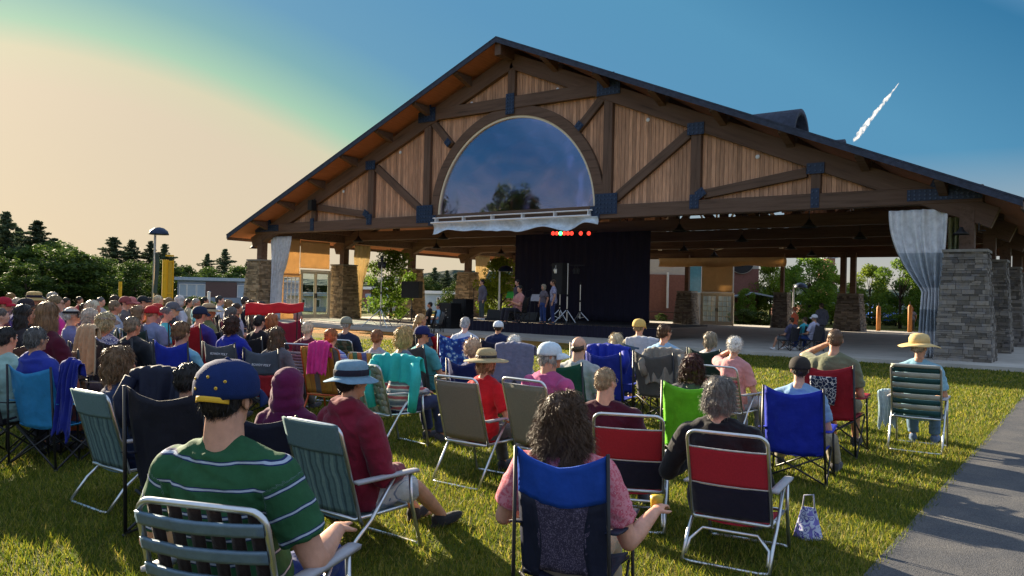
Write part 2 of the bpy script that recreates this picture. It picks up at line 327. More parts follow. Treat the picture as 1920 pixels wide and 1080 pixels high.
# boards of the gable, one mesh
def boards(y):
    mb = MB(); w = .155; x = -16.6; rr = random.Random(int(y))
    while x < 16.6:
        xa, xb = x+.006, x+w-.006; xm = (xa+xb)/2
        top = zroof(XC+xm)-.95
        bot = 5.1
        if abs(xm-.1) < 4.3: bot = max(bot, 5.05+math.sqrt(max(0, 4.25**2-(xm-.1)**2)))
        if top > bot+.05:
            dy = rr.uniform(-.006, .006)
            mb.box((XC+xa, y+.03+dy, bot), (XC+xb, y+.07+dy, top))
        x += w
    return mb
P_('gable_siding', boards(Y0), M['board']); P_('rear_gable_siding', boards(Y0+4*BAY), M['board'])
for dx in (-13.9, -10.2, -6.4, -2.2, 2.2, 6.2, 10.3, 14.6):
    mb = MB(); z = zroof(XC+dx)-1.25; mb.lathe([(.0, -.05), (.06, -.05), (.075, 0), (.04, .02), (.0, .02)], 12, (XC+dx, Y0-.01, z), M=Matrix.Rotation(PI/2, 3, 'X'))
    P_('soffit_light', mb, M['white'])
# steel plates with bolts
def plate(cx, cz, w, h, rot=0, nx=4, nz=4, y=Y0-.2):
    mb = MB(); Mr = Matrix.Translation((cx, y, cz)) @ Matrix.Rotation(-rot, 4, 'Y')
    mb.box((-w/2, -.015, -h/2), (w/2, .015, h/2), 0, Mr)
    for i in range(nx):
        for j in range(nz):
            px = -w/2+w*(i+.5)/nx; pz = -h/2+h*(j+.5)/nz
            mb.box((px-.022, -.05, pz-.022), (px+.022, -.014, pz+.022), 1, Mr)
    P_('gusset_plate', mb, [M['steel'], M['bolt']])
rs = math.atan(SL)
plate(XC, 9.55, .42, .85, 0, 3, 6)
for s in (-1, 1):
    plate(XC+s*4.62, 9.62, 1.0, .62, 0, 6, 4, Y0-.2); plate(XC+s*4.62, 9.95, .48, .4, 0, 2, 3, Y0-.205)
    plate(XC+s*4.62, 5.2, .95, .78, 0, 6, 5); plate(XC+s*4.15, 4.9, .42, .45, 0, 2, 3, Y0-.206)
    plate(XC+s*8.15, zroof(XC+8.15)-1.0, .62, .42, 0, 4, 3); plate(XC+s*8.15, 5.1, .34, .5, 0, 2, 4); plate(XC+s*8.38, 5.38, .34, .3, s*.6, 2, 2, Y0-.205)
    plate(XC+s*12.25, zroof(XC+12.25)-1.0, .55, .34, 0, 3, 2); plate(XC+s*12.25, 5.0, .26, .62, 0, 2, 3)
    plate(XC+s*15.9, 4.92, 1.95, .34, 0, 14, 3); plate(XC+s*16.1, 5.1, 1.1, .3, -s*rs, 7, 2, Y0-.205)
    plate(XC+s*3.35, 8.28, .3, .3, s*.8, 2, 2)
# roof: decking, covering, fascia, purlins
YF, YB = Y0-1.2, Y0+4*BAY+1.6
def slab(x0, x1, off0, off1, ya, yb):
    mb = MB(); poly = [(XC+x0, zroof(XC+x0)+off0), (XC+x1, zroof(XC+x1)+off0), (XC+x1, zroof(XC+x1)+off1), (XC+x0, zroof(XC+x0)+off1)]
    mb.prism(poly, ya, yb); return mb
roof = P_('roof', slab(0, HW+.05, -.055, .0, YF-.05, YB+.05).add(*(lambda q: (q.v, q.f))(slab(0, -HW-.05, -.055, .0, YF-.05, YB+.05))), M['shingle'])
for s in (-1, 1):
    P_('roof_decking', slab(0, s*HW, -.17, -.057, YF, YB), M['deck'])
    P_('fascia_board', slab(s*.0, s*(HW+.02), -.24, -.06, YF-.045, YF-.003), M['shingle'])
    mb = MB(); mb.box((XC+s*HW-.03, YF, zroof(XC+HW)-.32), (XC+s*HW+.03, YB, zroof(XC+HW)-.10)); P_('eave_fascia', mb, M['glulam'])
    for t in (2.2, 4.55, 6.85, 9.15, 11.45, 13.75, 15.9):
        mb = MB(); z = zroof(XC+t)-.172; x = XC+s*t
        mb.box((x-.11, Y0+.17, z-.3), (x+.11, YB-.3, z))
        mb.add([(x-.12, Y0-.17, z-.42), (x+.12, Y0-.17, z-.42), (x+.12, YF+.08, z-.1), (x-.12, YF+.08, z-.1), (x-.12, Y0-.17, z), (x+.12, Y0-.17, z), (x+.12, YF+.08, z), (x-.12, YF+.08, z)], [(0, 1, 2, 3), (4, 7, 6, 5), (0, 4, 5, 1), (3, 2, 6, 7), (0, 3, 7, 4), (1, 5, 6, 2)])
        P_('purlin', mb, M['glulam'])
    mb = MB(); mb.box((XC+s*16.5-.17, Y0+.2, 4.55), (XC+s*16.5+.17, Y0+4*BAY-.2, 5.0)); P_('side_beam', mb, M['glulam'])
mb = MB(); mb.box((XC-.15, YF+.1, ZA-.72), (XC+.15, YB-.3, ZA-.22)); P_('ridge_beam', mb, M['glulam'])
# piers: battered ledge stone, timber columns
def pier_mesh(H, wb, wt, seed):
    rr = random.Random(seed); mb = MB(); z = 0
    mb.add([(sx*w, sy*w, zz) for zz, w in ((0, wb/2-.04), (H, wt/2-.04)) for sx, sy in ((-1, -1), (1, -1), (1, 1), (-1, 1))], [(0, 3, 2, 1), (4, 5, 6, 7), (0, 1, 5, 4), (1, 2, 6, 5), (2, 3, 7, 6), (3, 0, 4, 7)], 1)
    while z < H-.03:
        h = min(rr.choice((.05, .065, .08, .1, .13)), H-z)
        w = wb+(wt-wb)*(z/H); 
        for side in range(4):
            Mr = Matrix.Rotation(side*PI/2, 4, 'Z'); x = -w/2-.02
            while x < w/2:
                L = rr.uniform(.12, .42); x2 = min(x+L, w/2+.02)
                if w/2-x2 < .06: x2 = w/2+.02
                d = rr.uniform(-.005, .045); tz = z+.004; tz2 = z+h-.004
                mb.box((x+.004, -w/2-d, tz), (x2-.004, -w/2+.06, tz2), 0, Mr); x = x2
        z += h
    return mb.mesh('stone_pier', [M['stone'], M['mortar']])
pm = [pier_mesh(3.2, 1.42, 1.02, i) for i in range(2)]
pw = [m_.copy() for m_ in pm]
for m_ in pw: m_.materials[0] = M['stone_lit']
capm = MB().box((-.57, -.57, 3.203), (.57, .57, 3.28)).mesh('cap_stone', M['capst'])
colm = MB().box((-.19, -.19, 3.28), (.19, .19, 4.55)).mesh('timber_column', M['glulam'])
def pier(x, y, i, s=1.0, me=None):
    o = put('stone_pier', me or pm[i % 2], pav); o.location = Vector((x, y, .0))-pav.location; o.rotation_euler = (0, 0, (i % 4)*PI/2); o.scale = (1, 1, s)
    put('cap_stone', capm, o); c = put('timber_column', colm, o)
    return o
i = 0
for s in (-1, 1):
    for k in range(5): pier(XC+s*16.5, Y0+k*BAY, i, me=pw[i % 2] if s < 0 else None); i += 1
# rear entrance piers (low) with twin posts
YR = 48.4
pm2 = pier_mesh(2.15, 1.3, .95, 9)
for x, w in ((-21.6, 1), (-15.45, .8), (-11.55, 1.15)):
    o = put('stone_pier', pm2, pav); o.location = Vector((x, YR, .0))-pav.location; o.scale = (w, w, 1)
    put('cap_stone', capm, o, loc=(0, 0, -1.035)).scale = (.9, .9, 1)
    for dx in ((0,) if w < 1.1 else (-.35, .12)):
        q = MB().box((dx-.13, -.13, 2.16), (dx+.13, .13, 4.6)).build('timber_column', M['glulam'], o)
mb = MB(); mb.box((-36.3, YR+.2, 4.35), (-3, YR+.5, 4.75)); P_('rear_header_beam', mb, M['glulam'])
# slab
mb = MB(); mb.box((-38.0, 24.25, -.3), (-1.55, 51.5, .11)); fl = mb.build('pavement', M['conc']); tag(fl, kind='structure')
# dormers on the right slope
def dormer(px, py, Y, w, h):
    p = at_y(px, py, Y); x = p.x; ztop = p.z; zr = zroof(x)
    d = empty('dormer', parent=pav); mbr = MB(); n = 20; L = (ztop-zr)/SL+2.0; vs = []
    zb = zr-.3; hh = ztop-zb
    for i in range(n+1):
        a = PI*i/n; yy = Y+w*math.cos(a); z = zb+hh*(math.sin(a)**.8)
        for (xx, sc) in ((x+.25, 1), (x-L, .99)):
            vs.append((xx, yy, z)); vs.append((xx, Y+(yy-Y)*.86, zb+(z-zb)*.86))
    fs = []
    for i in range(n):
        b = i*4; c = b+4
        fs += [(b, c, c+2, b+2), (b+1, b+3, c+3, c+1), (b, b+1, c+1, c), (b+2, c+2, c+3, b+3)]
    mbr.add(vs, fs); P_('dormer_roof', mbr, M['shingle'], d, True)
    mg = MB(); pts = [(x-.1, Y+(w*.86)*math.cos(PI*i/n), zb+hh*.86*(math.sin(PI*i/n)**.8)) for i in range(n+1)]
    mg.add(pts+[(q[0]-.03, q[1], q[2]) for q in pts], [tuple(range(n+1)), tuple(range(2*n+1, n, -1))]); P_('dormer_window', mg, M['glass'], d)
dormer(1493, 206, 33.5, 1.15, 1.4)
dormer(1573, 262, 35.5, .5, .6)
# rear gable fan window spokes, pale trims seen through the hall
for a in range(7):
    an = PI*(a+.5)/7; mb = MB(); mb.bar((XC, YR-.2, 4.9), (XC+3.9*math.cos(an), YR-.2, 4.9+3.9*math.sin(an)), .1, .12, upv=(0, 1, 0)); P_('window_bar', mb, M['frost'])
P_('rear_arch_trim', arch(3.9, 4.1, YR-.3, YR-.1, cz=4.9), M['frost'])
# glazed doors -------------------------------------------------------
def doors(name, p0, p1, label, cols=3, rows=5, fcol='frost'):      # p0,p1: bottom corners on the floor, height H
    H = p1[3]; a = Vector(p0[:3]); b = Vector(p1[:3]); d = b-a; L = d.length; rz = math.atan2(d.y, d.x)
    t = empty(name, a, rz, 1, parent=None); tag(t, label, 'door')
    mb = MB(); f = .07
    mb.box((0, -.05, 0), (f, .05, H)); mb.box((L-f, -.05, 0), (L, .05, H)); mb.box((f, -.05, H-f), (L-f, .05, H)); mb.build('door_frame', M[fcol], t)
    for k in (0, 1):
        x0 = f+(L-2*f)/2*k+.008; x1 = x0+(L-2*f)/2-.016; q = empty('door_leaf', (x0, 0, 0), parent=t); w = x1-x0; mb = MB(); s = .09
        mb.box((0, -.03, .01), (s, .03, H-f-.01)); mb.box((w-s, -.03, .01), (w, .03, H-f-.01)); mb.box((s, -.03, .01), (w-s, .03, .24)); mb.box((s, -.03, H-f-.14), (w-s, .03, H-f-.01)); mb.build('stile', M[fcol], q)
        mb = MB()
        for c in range(1, cols): xx = s+(w-2*s)*c/cols; mb.box((xx-.015, -.02, .24), (xx+.015, .02, H-f-.14))
        for r in range(1, rows): zz = .24+(H-f-.38)*r/rows; mb.box((s, -.018, zz-.015), (w-s, .018, zz+.015))
        mb.build('glazing_bar', M[fcol], q)
        mb = MB(); mb.box((s, -.004, .24), (w-s, .004, H-f-.14)); mb.build('pane', M['doorglass'], q)
        mb = MB(); hx = w-.05 if k == 0 else .05; mb.box((hx-.02, -.09, H*.42), (hx+.02, -.03, H*.52)); mb.build('door_handle', M['black'], q)
    return t
A = at_y(1313, 615, YR); B = at_y(1375, 616, YR)
doors('glazed_double_door', (A.x, YR, .11), (B.x, YR, .11, 2.05), 'cream double doors with small panes under a tan canvas panel at the rear')
A = at_x(561, 599, XC-16.5); B = at_x(617, 598, XC-16.5)
doors('glazed_double_door', (XC-16.5, A.y, .11), (XC-16.5, B.y, .11, 2.75), 'pale framed glass double doors between the two leftmost stone piers', 1, 2)
# canvas walls and valances -----------------------------------------
def hang(name, p, q, ztop, zbot, label, cat, m, amp=.03, fold=9, scal=0, group=None, th=.01, nu=40, nv=12, color=None, sag=0):
    a = Vector((p[0], p[1], 0)); b = Vector((q[0], q[1], 0)); d = b-a; L = d.length; nrm = Vector((-d.y, d.x, 0)).normalized(); sd = hash(label) % 1; sd = sum(map(ord, label)) % 97
    def fn(u, v):
        w = noise.noise(Vector((u*fold, v*1.2, sd)))*amp*(.4+v)
        zb = zbot+(scal*abs(math.sin(u*PI*2.5+sd))*.6+scal*.8*noise.noise(Vector((u*6, 2, sd))))
        zt = ztop-sag*math.sin(u*PI)
        return Vector((a.x+d.x*u, a.y+d.y*u, zt+(zb-zt)*v))+nrm*(w+(.12*math.sin(v*PI)*(1 if scal else 0)))
    mb = MB(); mb.sheet(fn, nu, nv, th); o = mb.build(name, M[m], None, True); 
    if color: o.color = (*color, 1)
    return tag(o, label, cat, group)
XL = XC-16.5
def LY(px, py): return at_x(px, py, XL).y
hang('canvas_screen', (XL+.05, LY(562, 480)), (XL+.05, LY(617, 480)), 4.5, 2.95, 'tan canvas screen hung above the pale framed glass doors at the left', 'canvas screen', 'canvas', .05, 4)
hang('canvas_screen', (XL+.05, LY(508, 480)), (XL+.05, LY(561, 480)), 4.55, 2.5, 'tan canvas screen beside the white tied curtain at the left pier', 'canvas screen', 'canvas', .05, 4)
wy0, wy1 = LY(530, 560), LY(559, 560)
t = empty('window_panel', (XL+.05, wy0, .11), PI/2, label='canvas wall panel with a gridded clear window beside the glass doors', cat='window panel'); L = wy1-wy0
mb = MB(); mb.box((-.45, -.02, 0), (0, .02, 2.5)); mb.box((L, -.02, 0), (L+.12, .02, 2.5)); mb.box((0, -.02, 0), (L, .02, .45)); mb.box((0, -.02, 2.3), (L, .02, 2.5)); mb.build('panel', M['canvas'], t)
mb = MB(); 
for c in range(5): mb.box((L*c/4-.02, -.025, .45), (L*c/4+.02, .025, 2.3))
for r in range(7): mb.box((0, -.022, .45+1.85*r/6-.02), (L, .022, .45+1.85*r/6+.02))
mb.build('glazing_bar', M['white'], t)
a, b = at_y(1235, 480, YR-.5), at_y(1474, 480, YR-.5)
hang('canopy_valance', (a.x, YR-.5), (b.x, YR-.5), 4.36, 3.75, 'long tan canvas valance with a scalloped edge at the rear of the hall', 'valance', 'canvas', .08, 9, .16)
a, b = at_y(1316, 520, YR-.35), at_y(1374, 520, YR-.35)
hang('canvas_screen', (a.x, YR-.35), (b.x, YR-.35), 4.1, 2.2, 'tan canvas banner hanging above the cream doors at the rear of the hall', 'canvas screen', 'canvas', .05, 4)
hang('window_awning', (-23.5, Y0-.42), (-15.2, Y0-.42), 4.72, 4.2, 'long white scalloped awning cloth below the arched gable window', 'awning', 'nylon', .14, 11, .36, color=(.66, .76, .86), nu=80, th=.012)
mb = MB(); mb.tube([(-23.6, Y0-.42, 4.76), (-15.5, Y0-.42, 4.76)], .045); mb.tube([(-23.6, Y0-.3, 4.98), (-15.5, Y0-.3, 4.98)], .03)
for i in range(6): mb.box((-23.4+i*1.55, Y0-.42, 4.8), (-23.36+i*1.55, Y0-.18, 5.0))
tag(mb.build('awning_rail', M['white']), 'white rail along the bottom of the arched window holding the awning', 'rail')
M['meshband'] = mat('clear_mesh_band', (.60, .66, .72), rough=.35, var=.3, nscale=6, trans=.3)
def curtain(px0, px1, X=None, Y=None, ztop=4.5, zbot=.13, tie=.5, side=1, label='', col=(.55, .62, .72), m='nylon', W2=.22, along='x', w=None, tieside=0, band=False):
    # gathered at the tie: full width on top, pinched at tie height, slightly wider below
    if along == 'x': a = at_y(px0, 500, Y); b = at_y(px1, 500, Y); p, q = a.x, b.x
    else: p, q = LY(px0, 500), LY(px1, 500)
    L = q-p; nf = max(5, int(abs(L)*7)); sd = sum(map(ord, label)) % 89
    anchor = q if tieside else p
    def fn(u, v):
        zt = ztop+(zbot-ztop)*v
        if v < tie: k = (v/tie)**2.1; wd = 1+(W2-1)*k
        else: k = (v-tie)/(1-tie); wd = W2+(.38-W2)*k**.8
        c = p+L*u if True else 0
        pos = anchor+(p+L*u-anchor)*wd+(-.16*L*(1-wd) if tieside else .16*L*(1-wd))
        dep = .10*math.sin(u*PI*2*nf/2+sd+noise.noise(Vector((u*5, v*2, sd)))*1.6)*(.5+.7*min(1, v*2))+.09*noise.noise(Vector((u*4, v*3, sd)))
        return (pos, Y+dep, zt) if along == 'x' else (X+dep, pos, zt)
    mb = MB(); mb.sheet(fn, nf*9, 34, .006)
    if band:
        for i_, f_ in enumerate(mb.f):
            zc = sum(mb.v[q_][2] for q_ in f_)/len(f_)
            if 2.2 < zc < 3.25 or .95 < zc < 1.6: mb.m[i_] = 1
    o = mb.build('curtain', [M[m], M['meshband']], None, True); o.color = (*col, 1)
    return tag(o, label, 'curtain')
curtain(1664, 1776, Y=Y0-.1, tieside=1, label='large grey-white tied curtain beside the right front stone pier', col=(.84, .86, .90), tie=.55, W2=.30, band=True)
curtain(507, 545, Y=Y0+.15, tieside=0, label='grey-white tied curtain beside the left front stone pier', col=(.66, .72, .80), tie=.45, W2=.5)
curtain(657, 686, X=XL+.3, along='y', label='cream gathered curtain beside the second stone pier from the left', col=(.60, .50, .34), tie=.5, W2=.45, tieside=0, m='canvas_pale')
curtain(884, 912, X=XL+.3, along='y', label='cream gathered curtain behind the standing musician', col=(.60, .48, .28), tie=.5, W2=.45, tieside=0, m='canvas_pale')
curtain(1776, 1800, Y=Y0+2.5, label='short yellowish curtain behind the big curtain at the right', col=(.45, .5, .35), zbot=3.2, W2=.9, tie=.9)
# pendant bell lamps ------------------------------------------------
def bell(s=1.0):
    me = MB().lathe([(.03, .30), (.06, .28), (.09, .2), (.16, .12), (.30, 0), (.28, .005), (.14, .11), (.07, .18), (.0, .19)], 18).mesh('shade', M['black'], True)
    return me
bm_ = bell(); 
def pendant(x, y, z, label, grp='pendant lamps under the pavilion roof'):
    t = empty('pendant_lamp', (x, y, z), label=label, cat='lamp', group=grp); put('lamp_shade', bm_, t)
    zt = zroof(x)-.4; mb = MB(); mb.tube([(0, 0, .28), (0, 0, max(.4, min(zt-z, 1.8)))], .018, 6); mb.build('stem', M['black'], t)
    return t
LAM = 'dark bell-shaped lamp hanging in rows under the timber roof'
for k in range(4):
    for dx in (-12.2, -6.2, 0.4, 6.2, 11.2):
        for h in (.3,):
            pendant(XC+dx+.4*k % 1, Y0+BAY*(k+.5), 4.35, LAM)
def wall_lamp(px, py, Y, label, side=-1):
    p = at_y(px, py, Y); t = empty('wall_lamp', p, label=label, cat='lamp'); put('lamp_shade', bm_, t).scale = (.75,)*3
    mb = MB(); mb.tube([(0, 0, .2)]+[(side*-.0+.22*(1-math.cos(a))*(-side), 0, .2+.16*math.sin(a)+.12*(a/PI)) for a in [PI*i/8 for i in range(9)]], .018, 6); mb.tube([(-side*.44, 0, .32), (-side*.44, 0, .1), (-side*.6, 0, .1)], .02, 6); mb.build('bracket', M['black'], t)
wall_lamp(475, 466, Y0-.1, 'black bell lamp on a curled bracket left of the leftmost pier')
wall_lamp(1802, 440, Y0-.55, 'dark green bell lamp on the timber column above the right front pier')
# small loudspeaker under the left rake
p = at_y(585, 385, Y0-.35); t = empty('wall_speaker', p, label='small black loudspeaker fixed under the left slope of the roof', cat='loudspeaker')
mb = MB(); mb.box((-.16, -.14, -.25), (.16, .14, .25)); mb.build('cabinet', M['black'], t); mb = MB(); mb.box((-.13, -.155, -.22), (.13, -.141, .22)); mb.build('grille', M['rubber'], t)
mb = MB(); mb.bar((0, .1, .2), (0, .3, .5), .04, .04); mb.build('bracket', M['black'], t)
# ================================================================== stage and music gear
SY0, SY1, SZ = 26.9, 31.6, .62
sx0, sx1 = at_y(872, 620, SY0).x, at_y(1232, 620, SY0).x
t = empty('stage', ((sx0+sx1)/2, (SY0+SY1)/2, .11), label='low black stage platform with a pleated black skirt', cat='stage')
w = (sx1-sx0)/2; dd = (SY1-SY0)/2
mb = MB(); mb.box((-w, -dd, SZ-.16), (w, dd, SZ-.11)); mb.build('stage_deck', M['black'], t)
def skf(u, v): return (-w+2*w*u, -dd-.02-.025*math.sin(u*260)-.01, (SZ-.17)*(1-v)+.005)
mb = MB(); mb.sheet(skf, 300, 3, .006); mb.build('stage_skirt', M['dark'], t)
bx0, bx1 = at_y(966, 500, 31.2).x, at_y(1219, 500, 31.2).x
def drop(u, v): return (bx0+(bx1-bx0)*u, 31.2+.02*math.sin(u*110+noise.noise(Vector((u*9, v, 1)))*3)+.05*noise.noise(Vector((u*7, v*2, 1))), 4.62+(.62-4.62)*v)
mb = MB(); mb.sheet(drop, 160, 10, .01); tag(mb.build('backdrop_curtain', M['dark'], None, True), 'tall black backdrop curtain hanging behind the musicians', 'backdrop')
def emis(name, c, s):
    m = bpy.data.materials.new(name); m.use_nodes = True; b = m.node_tree.nodes['Principled BSDF']; b.inputs['Base Color'].default_value = (*c, 1); b.inputs['Emission Color'].default_value = (*c, 1); b.inputs['Emission Strength'].default_value = s; return m
M['red_led'] = emis('red_led', (1, .05, .03), .55); M['green_led'] = emis('green_led', (.05, .9, .2), 1.5); M['led_white'] = emis('led_white', (1, .5, .4), .5)
for i, px in enumerate((1037, 1044, 1051, 1058, 1065, 1072, 1089, 1104)):
    p = at_y(px, 437.5, Y0+1.0); g = i == 2
    t = empty('stage_light', p, label='small round green-lit can light in the row above the stage' if g else 'small round red-lit can light in the row above the stage', cat='stage light', group='coloured can lights above the stage')
    mb = MB(); mb.lathe([(.05, 0), (.085, .02), (.085, .2), (.04, .26), (0, .26)], 14, M=Matrix.Rotation(-PI/2, 3, 'X')); mb.build('can', M['black'], t)
    mb = MB(); mb.lathe([(.045, -.008), (.085, -.008), (.085, .004), (.045, .004)], 16, M=Matrix.Rotation(-PI/2, 3, 'X')); mb.build('lens_ring', M['green_led' if g else 'red_led'], t)
    mb = MB(); mb.lathe([(0, -.002), (.04, -.002), (.04, .006), (0, .006)], 12, M=Matrix.Rotation(-PI/2, 3, 'X')); mb.build('lens', M['led_white'], t)
mb = MB(); a = at_y(1020, 432, Y0+1.1); b = at_y(1120, 432, Y0+1.1); mb.tube([(a.x, a.y, 4.3), (b.x, b.y, 4.3)], .03); tag(mb.build('lighting_bar', M['black']), 'thin black bar carrying the coloured can lights above the stage', 'lighting bar')
def tripod(px, py, z, H, label, spread=.75, m='alu', cat='stand', rot=0, hub=.9, Y=None):
    p = at_z(px, py, z) if Y is None else Vector((at_y(px, py, Y).x, Y, z)); t = empty('tripod_stand', p, rot, label=label, cat=cat)
    mb = MB(); mb.tube([(0, 0, .12), (0, 0, H*.55)], .028); mb.build('lower_pole', M[m], t)
    mb = MB(); mb.tube([(0, 0, H*.55), (0, 0, H)], .02); mb.build('upper_pole', M[m], t)
    mb = MB(); mb.tube([(0, 0, hub-.06), (0, 0, hub+.06)], .045); mb.tube([(0, 0, H*.55-.05), (0, 0, H*.55+.04)], .04); mb.build('collar', M['black'], t)
    for k in range(3):
        a = R(90+120*k); mb = MB(); mb.tube([(0.03*math.cos(a), .03*math.sin(a), hub), (spread*math.cos(a), spread*math.sin(a), .02)], .02)
        mb.bar((0.02*math.cos(a), .02*math.sin(a), .15), (spread*.5*math.cos(a), spread*.5*math.sin(a), hub*.5), .02, .02); mb.build('leg', M[m], t)
        mb = MB(); mb.ell((spread*math.cos(a), spread*math.sin(a), .03), (.035, .035, .03), n=6); mb.build('rubber_foot', M['rubber'], t)
    return t, p
t, p = tripod(1062, 627, .11, 2.95, 'tall silver lighting stand standing in front of the stage', 1.0, rot=.3, hub=1.0)
mb = MB(); mb.bar((-.75, 0, 2.88), (.7, 0, 2.88), .03, .03); mb.build('crossbar', M['black'], t)
for dx in (-.52, -.3, .3, .42):
    mb = MB(); mb.lathe([(.05, -.12), (.07, -.1), (.075, .06), (.04, .12), (0, .12)], 10, (dx, 0, 2.64)); mb.tube([(dx, 0, 2.88), (dx, 0, 2.74)], .015); mb.tube([(dx-.09, 0, 2.61)]+[(dx-.09*math.cos(PI*i/6), 0, 2.66+.1*math.sin(PI*i/6)) for i in range(1, 6)]+[(dx+.09, 0, 2.61)], .01, 5); mb.build('spotlight', M['alu' if dx < 0 else 'black'], t)
t, p = tripod(713, 612, 0, 3.0, 'silver tripod lighting stand left of the stage, in front of the piers', .95, rot=.1, Y=Y0-1.0)
mb = MB(); mb.box((-.16, -.1, 2.9), (.16, .1, 3.05)); mb.ell((-.1, 0, 2.85), (.1, .1, .12)); mb.ell((.12, 0, 2.86), (.1, .1, .11)); mb.ell((0, 0, 3.15), (.07, .07, .14)); mb.build('spotlight', M['black'], t)
def speaker(t, z, w=.5, d=.45, h=.75, rz=0, m='black'):
    mb = MB(); Mr = Matrix.Rotation(rz, 4, 'Z'); mb.box((-w/2, -d/2, z), (w/2, d/2, z+h), 0, Mr); mb.box((-w/2+.02, -d/2-.012, z+.02), (w/2-.02, -d/2-.001, z+h-.02), 1, Mr); return mb
def sp_thing(p, z, rz, label, w=.5, d=.45, h=.75):
    t = empty('loudspeaker', p, rz, label=label, cat='loudspeaker'); mb = MB(); mb.box((-w/2, -d/2, z), (w/2, d/2, z+h)); mb.build('cabinet', M['black'], t)
    mb = MB(); mb.box((-w/2+.02, -d/2-.014, z+.03), (w/2-.02, -d/2-.002, z+h-.03)); mb.build('grille', M['rubber'], t); return t
t, p = tripod(771, 607, .11, 1.55, 'black tripod stand carrying the loudspeaker beside the left piers', .7, 'blacktube', rot=.5, hub=.75)
sp_thing(p, 1.32, .35, 'large black loudspeaker on a tripod in front of the third pier', .95, .5, .85)
t, p = tripod(1049, 600, .62, 1.2, 'silver loudspeaker stand on the stage', .5, 'alu', rot=.2, hub=.5, Y=28)
sp_thing(p, 1.15, -.2, 'tall dark green-black loudspeaker on the stage stand', .62, .4, 1.3)
t, p = tripod(1087, 600, .62, 1.6, 'thin silver microphone stand at the right of the stage', .4, 'alu', rot=.9, hub=.4, Y=29.5)
mb = MB(); mb.ell((0, 0, 1.65), (.04, .04, .07)); mb.build('microphone', M['black'], t)
# wedges / amps
def wedge(px, py, Y, z, label, w=.8, h=.4, col='black'):
    p = at_y(px, py, Y); t = empty('stage_monitor', (p.x, Y, z), label=label, cat='monitor speaker'); mb = MB()
    pts = [(-.25, 0), (.3, 0), (.3, h*.5), (.1, h), (-.1, h)]
    n = len(pts); vs = [(-w/2, y, zz) for y, zz in pts]+[(w/2, y, zz) for y, zz in pts]
    mb.add(vs, [tuple(range(n)), tuple(range(2*n-1, n-1, -1))]+[(i, i+n, (i+1) % n+n, (i+1) % n) for i in range(n)]); mb.build('cabinet', M[col], t)
    mb = MB(); mb.bar((0, -.262, 0.03), (0, -.11, h-.03), w-.1, .012); mb.build('grille', M['rubber'], t)
wedge(938, 600, 27.4, .62, 'black wedge monitor speaker at the feet of the standing musician', 1.2, .42)
wedge(990, 603, 27.5, .62, 'black wedge monitor speaker under the green music stand', 1.1, .36)
def rack(px, py, Y, z, w, h, d, label, cat='equipment rack'):
    p = at_y(px, py, Y); t = empty('equipment_case', (p.x, Y, z), label=label, cat=cat); mb = MB(); mb.box((-w/2, -d/2, 0), (w/2, d/2, h)); mb.build('case', M['black'], t)
    rr = random.Random(int(px)); mb = MB()
    for k in range(5): mb.box((-w/2+.06, -d/2-.02, h*(k+.15)/5), (w/2-.06, -d/2-.001, h*(k+.82)/5))
    mb.build('front_panel', M['rubber'], t); mb = MB()
    for k in range(9): x = rr.uniform(-w/2+.1, w/2-.12); zz = rr.uniform(.1, h-.1); mb.box((x, -d/2-.035, zz), (x+.05, -d/2-.021, zz+.03))
    mb.build('knobs', M['alu'], t); return t
rack(843, 590, 27.6, .11, .75, 1.15, .7, 'tall black equipment rack at the left end of the stage')
rack(868, 590, 28.6, .11, .8, 1.35, .6, 'black equipment case with silver knobs behind the rack at the stage left end')
rack(822, 600, 27.0, .11, .5, .5, .5, 'small black amplifier on the floor beside the rack', 'amplifier')
def mstand(px, Y, z, H, label, tray=None, boom=None):
    p = at_y(px, 560, Y); t = empty('music_stand' if tray else 'microphone_stand', (p.x, Y, z), label=label, cat='music stand' if tray else 'microphone stand')
    mb = MB(); mb.tube([(0, 0, .05), (0, 0, H)], .012, 6)
    mb.build('pole', M['blacktube'], t)
    for k in range(3): a = R(30+120*k); mb = MB(); mb.tube([(0, 0, .2), (.28*math.cos(a), .28*math.sin(a), .01)], .01, 6); mb.build('leg', M['blacktube'], t)
    if tray: mb = MB(); mb.bar((0, .02, H-.02), (0, .17, H+.28), .55, .012); o = mb.build('desk', M['cloth'], t); o.color = (*tray, 1)
    if boom: mb = MB(); mb.tube([(0, 0, H), boom], .01, 6); mb.ell(boom, (.035, .035, .05), n=6); mb.build('boom_arm', M['blacktube'], t)
mstand(957, 28.3, .62, .95, 'music stand draped in green in front of the seated guitarist', tray=(.05, .35, .05))
mstand(1003, 28.6, .62, .85, 'black music stand holding white sheets between the musicians', tray=(.5, .5, .55))
mstand(888, 27.9, .62, 1.35, 'microphone stand with a boom arm before the standing musician', boom=(.25, .3, 1.5))
mstand(940, 28.2, .62, 1.1, 'microphone stand with a boom arm before the seated guitarist', boom=(.55, .3, 1.3))
mstand(985, 29.5, .62, 1.25, 'thin microphone stand in the middle of the stage', boom=(.2, .2, 1.35))
mb = MB(); p = at_y(1013, 600, 27.2); mb.lathe([(.035, 0), (.035, .15), (.015, .19), (.015, .22), (0, .22)], 10, (p.x, p.y, .62)); tag(mb.build('water_bottle', M['white'], None, True), 'clear water bottle standing at the front edge of the stage', 'bottle')
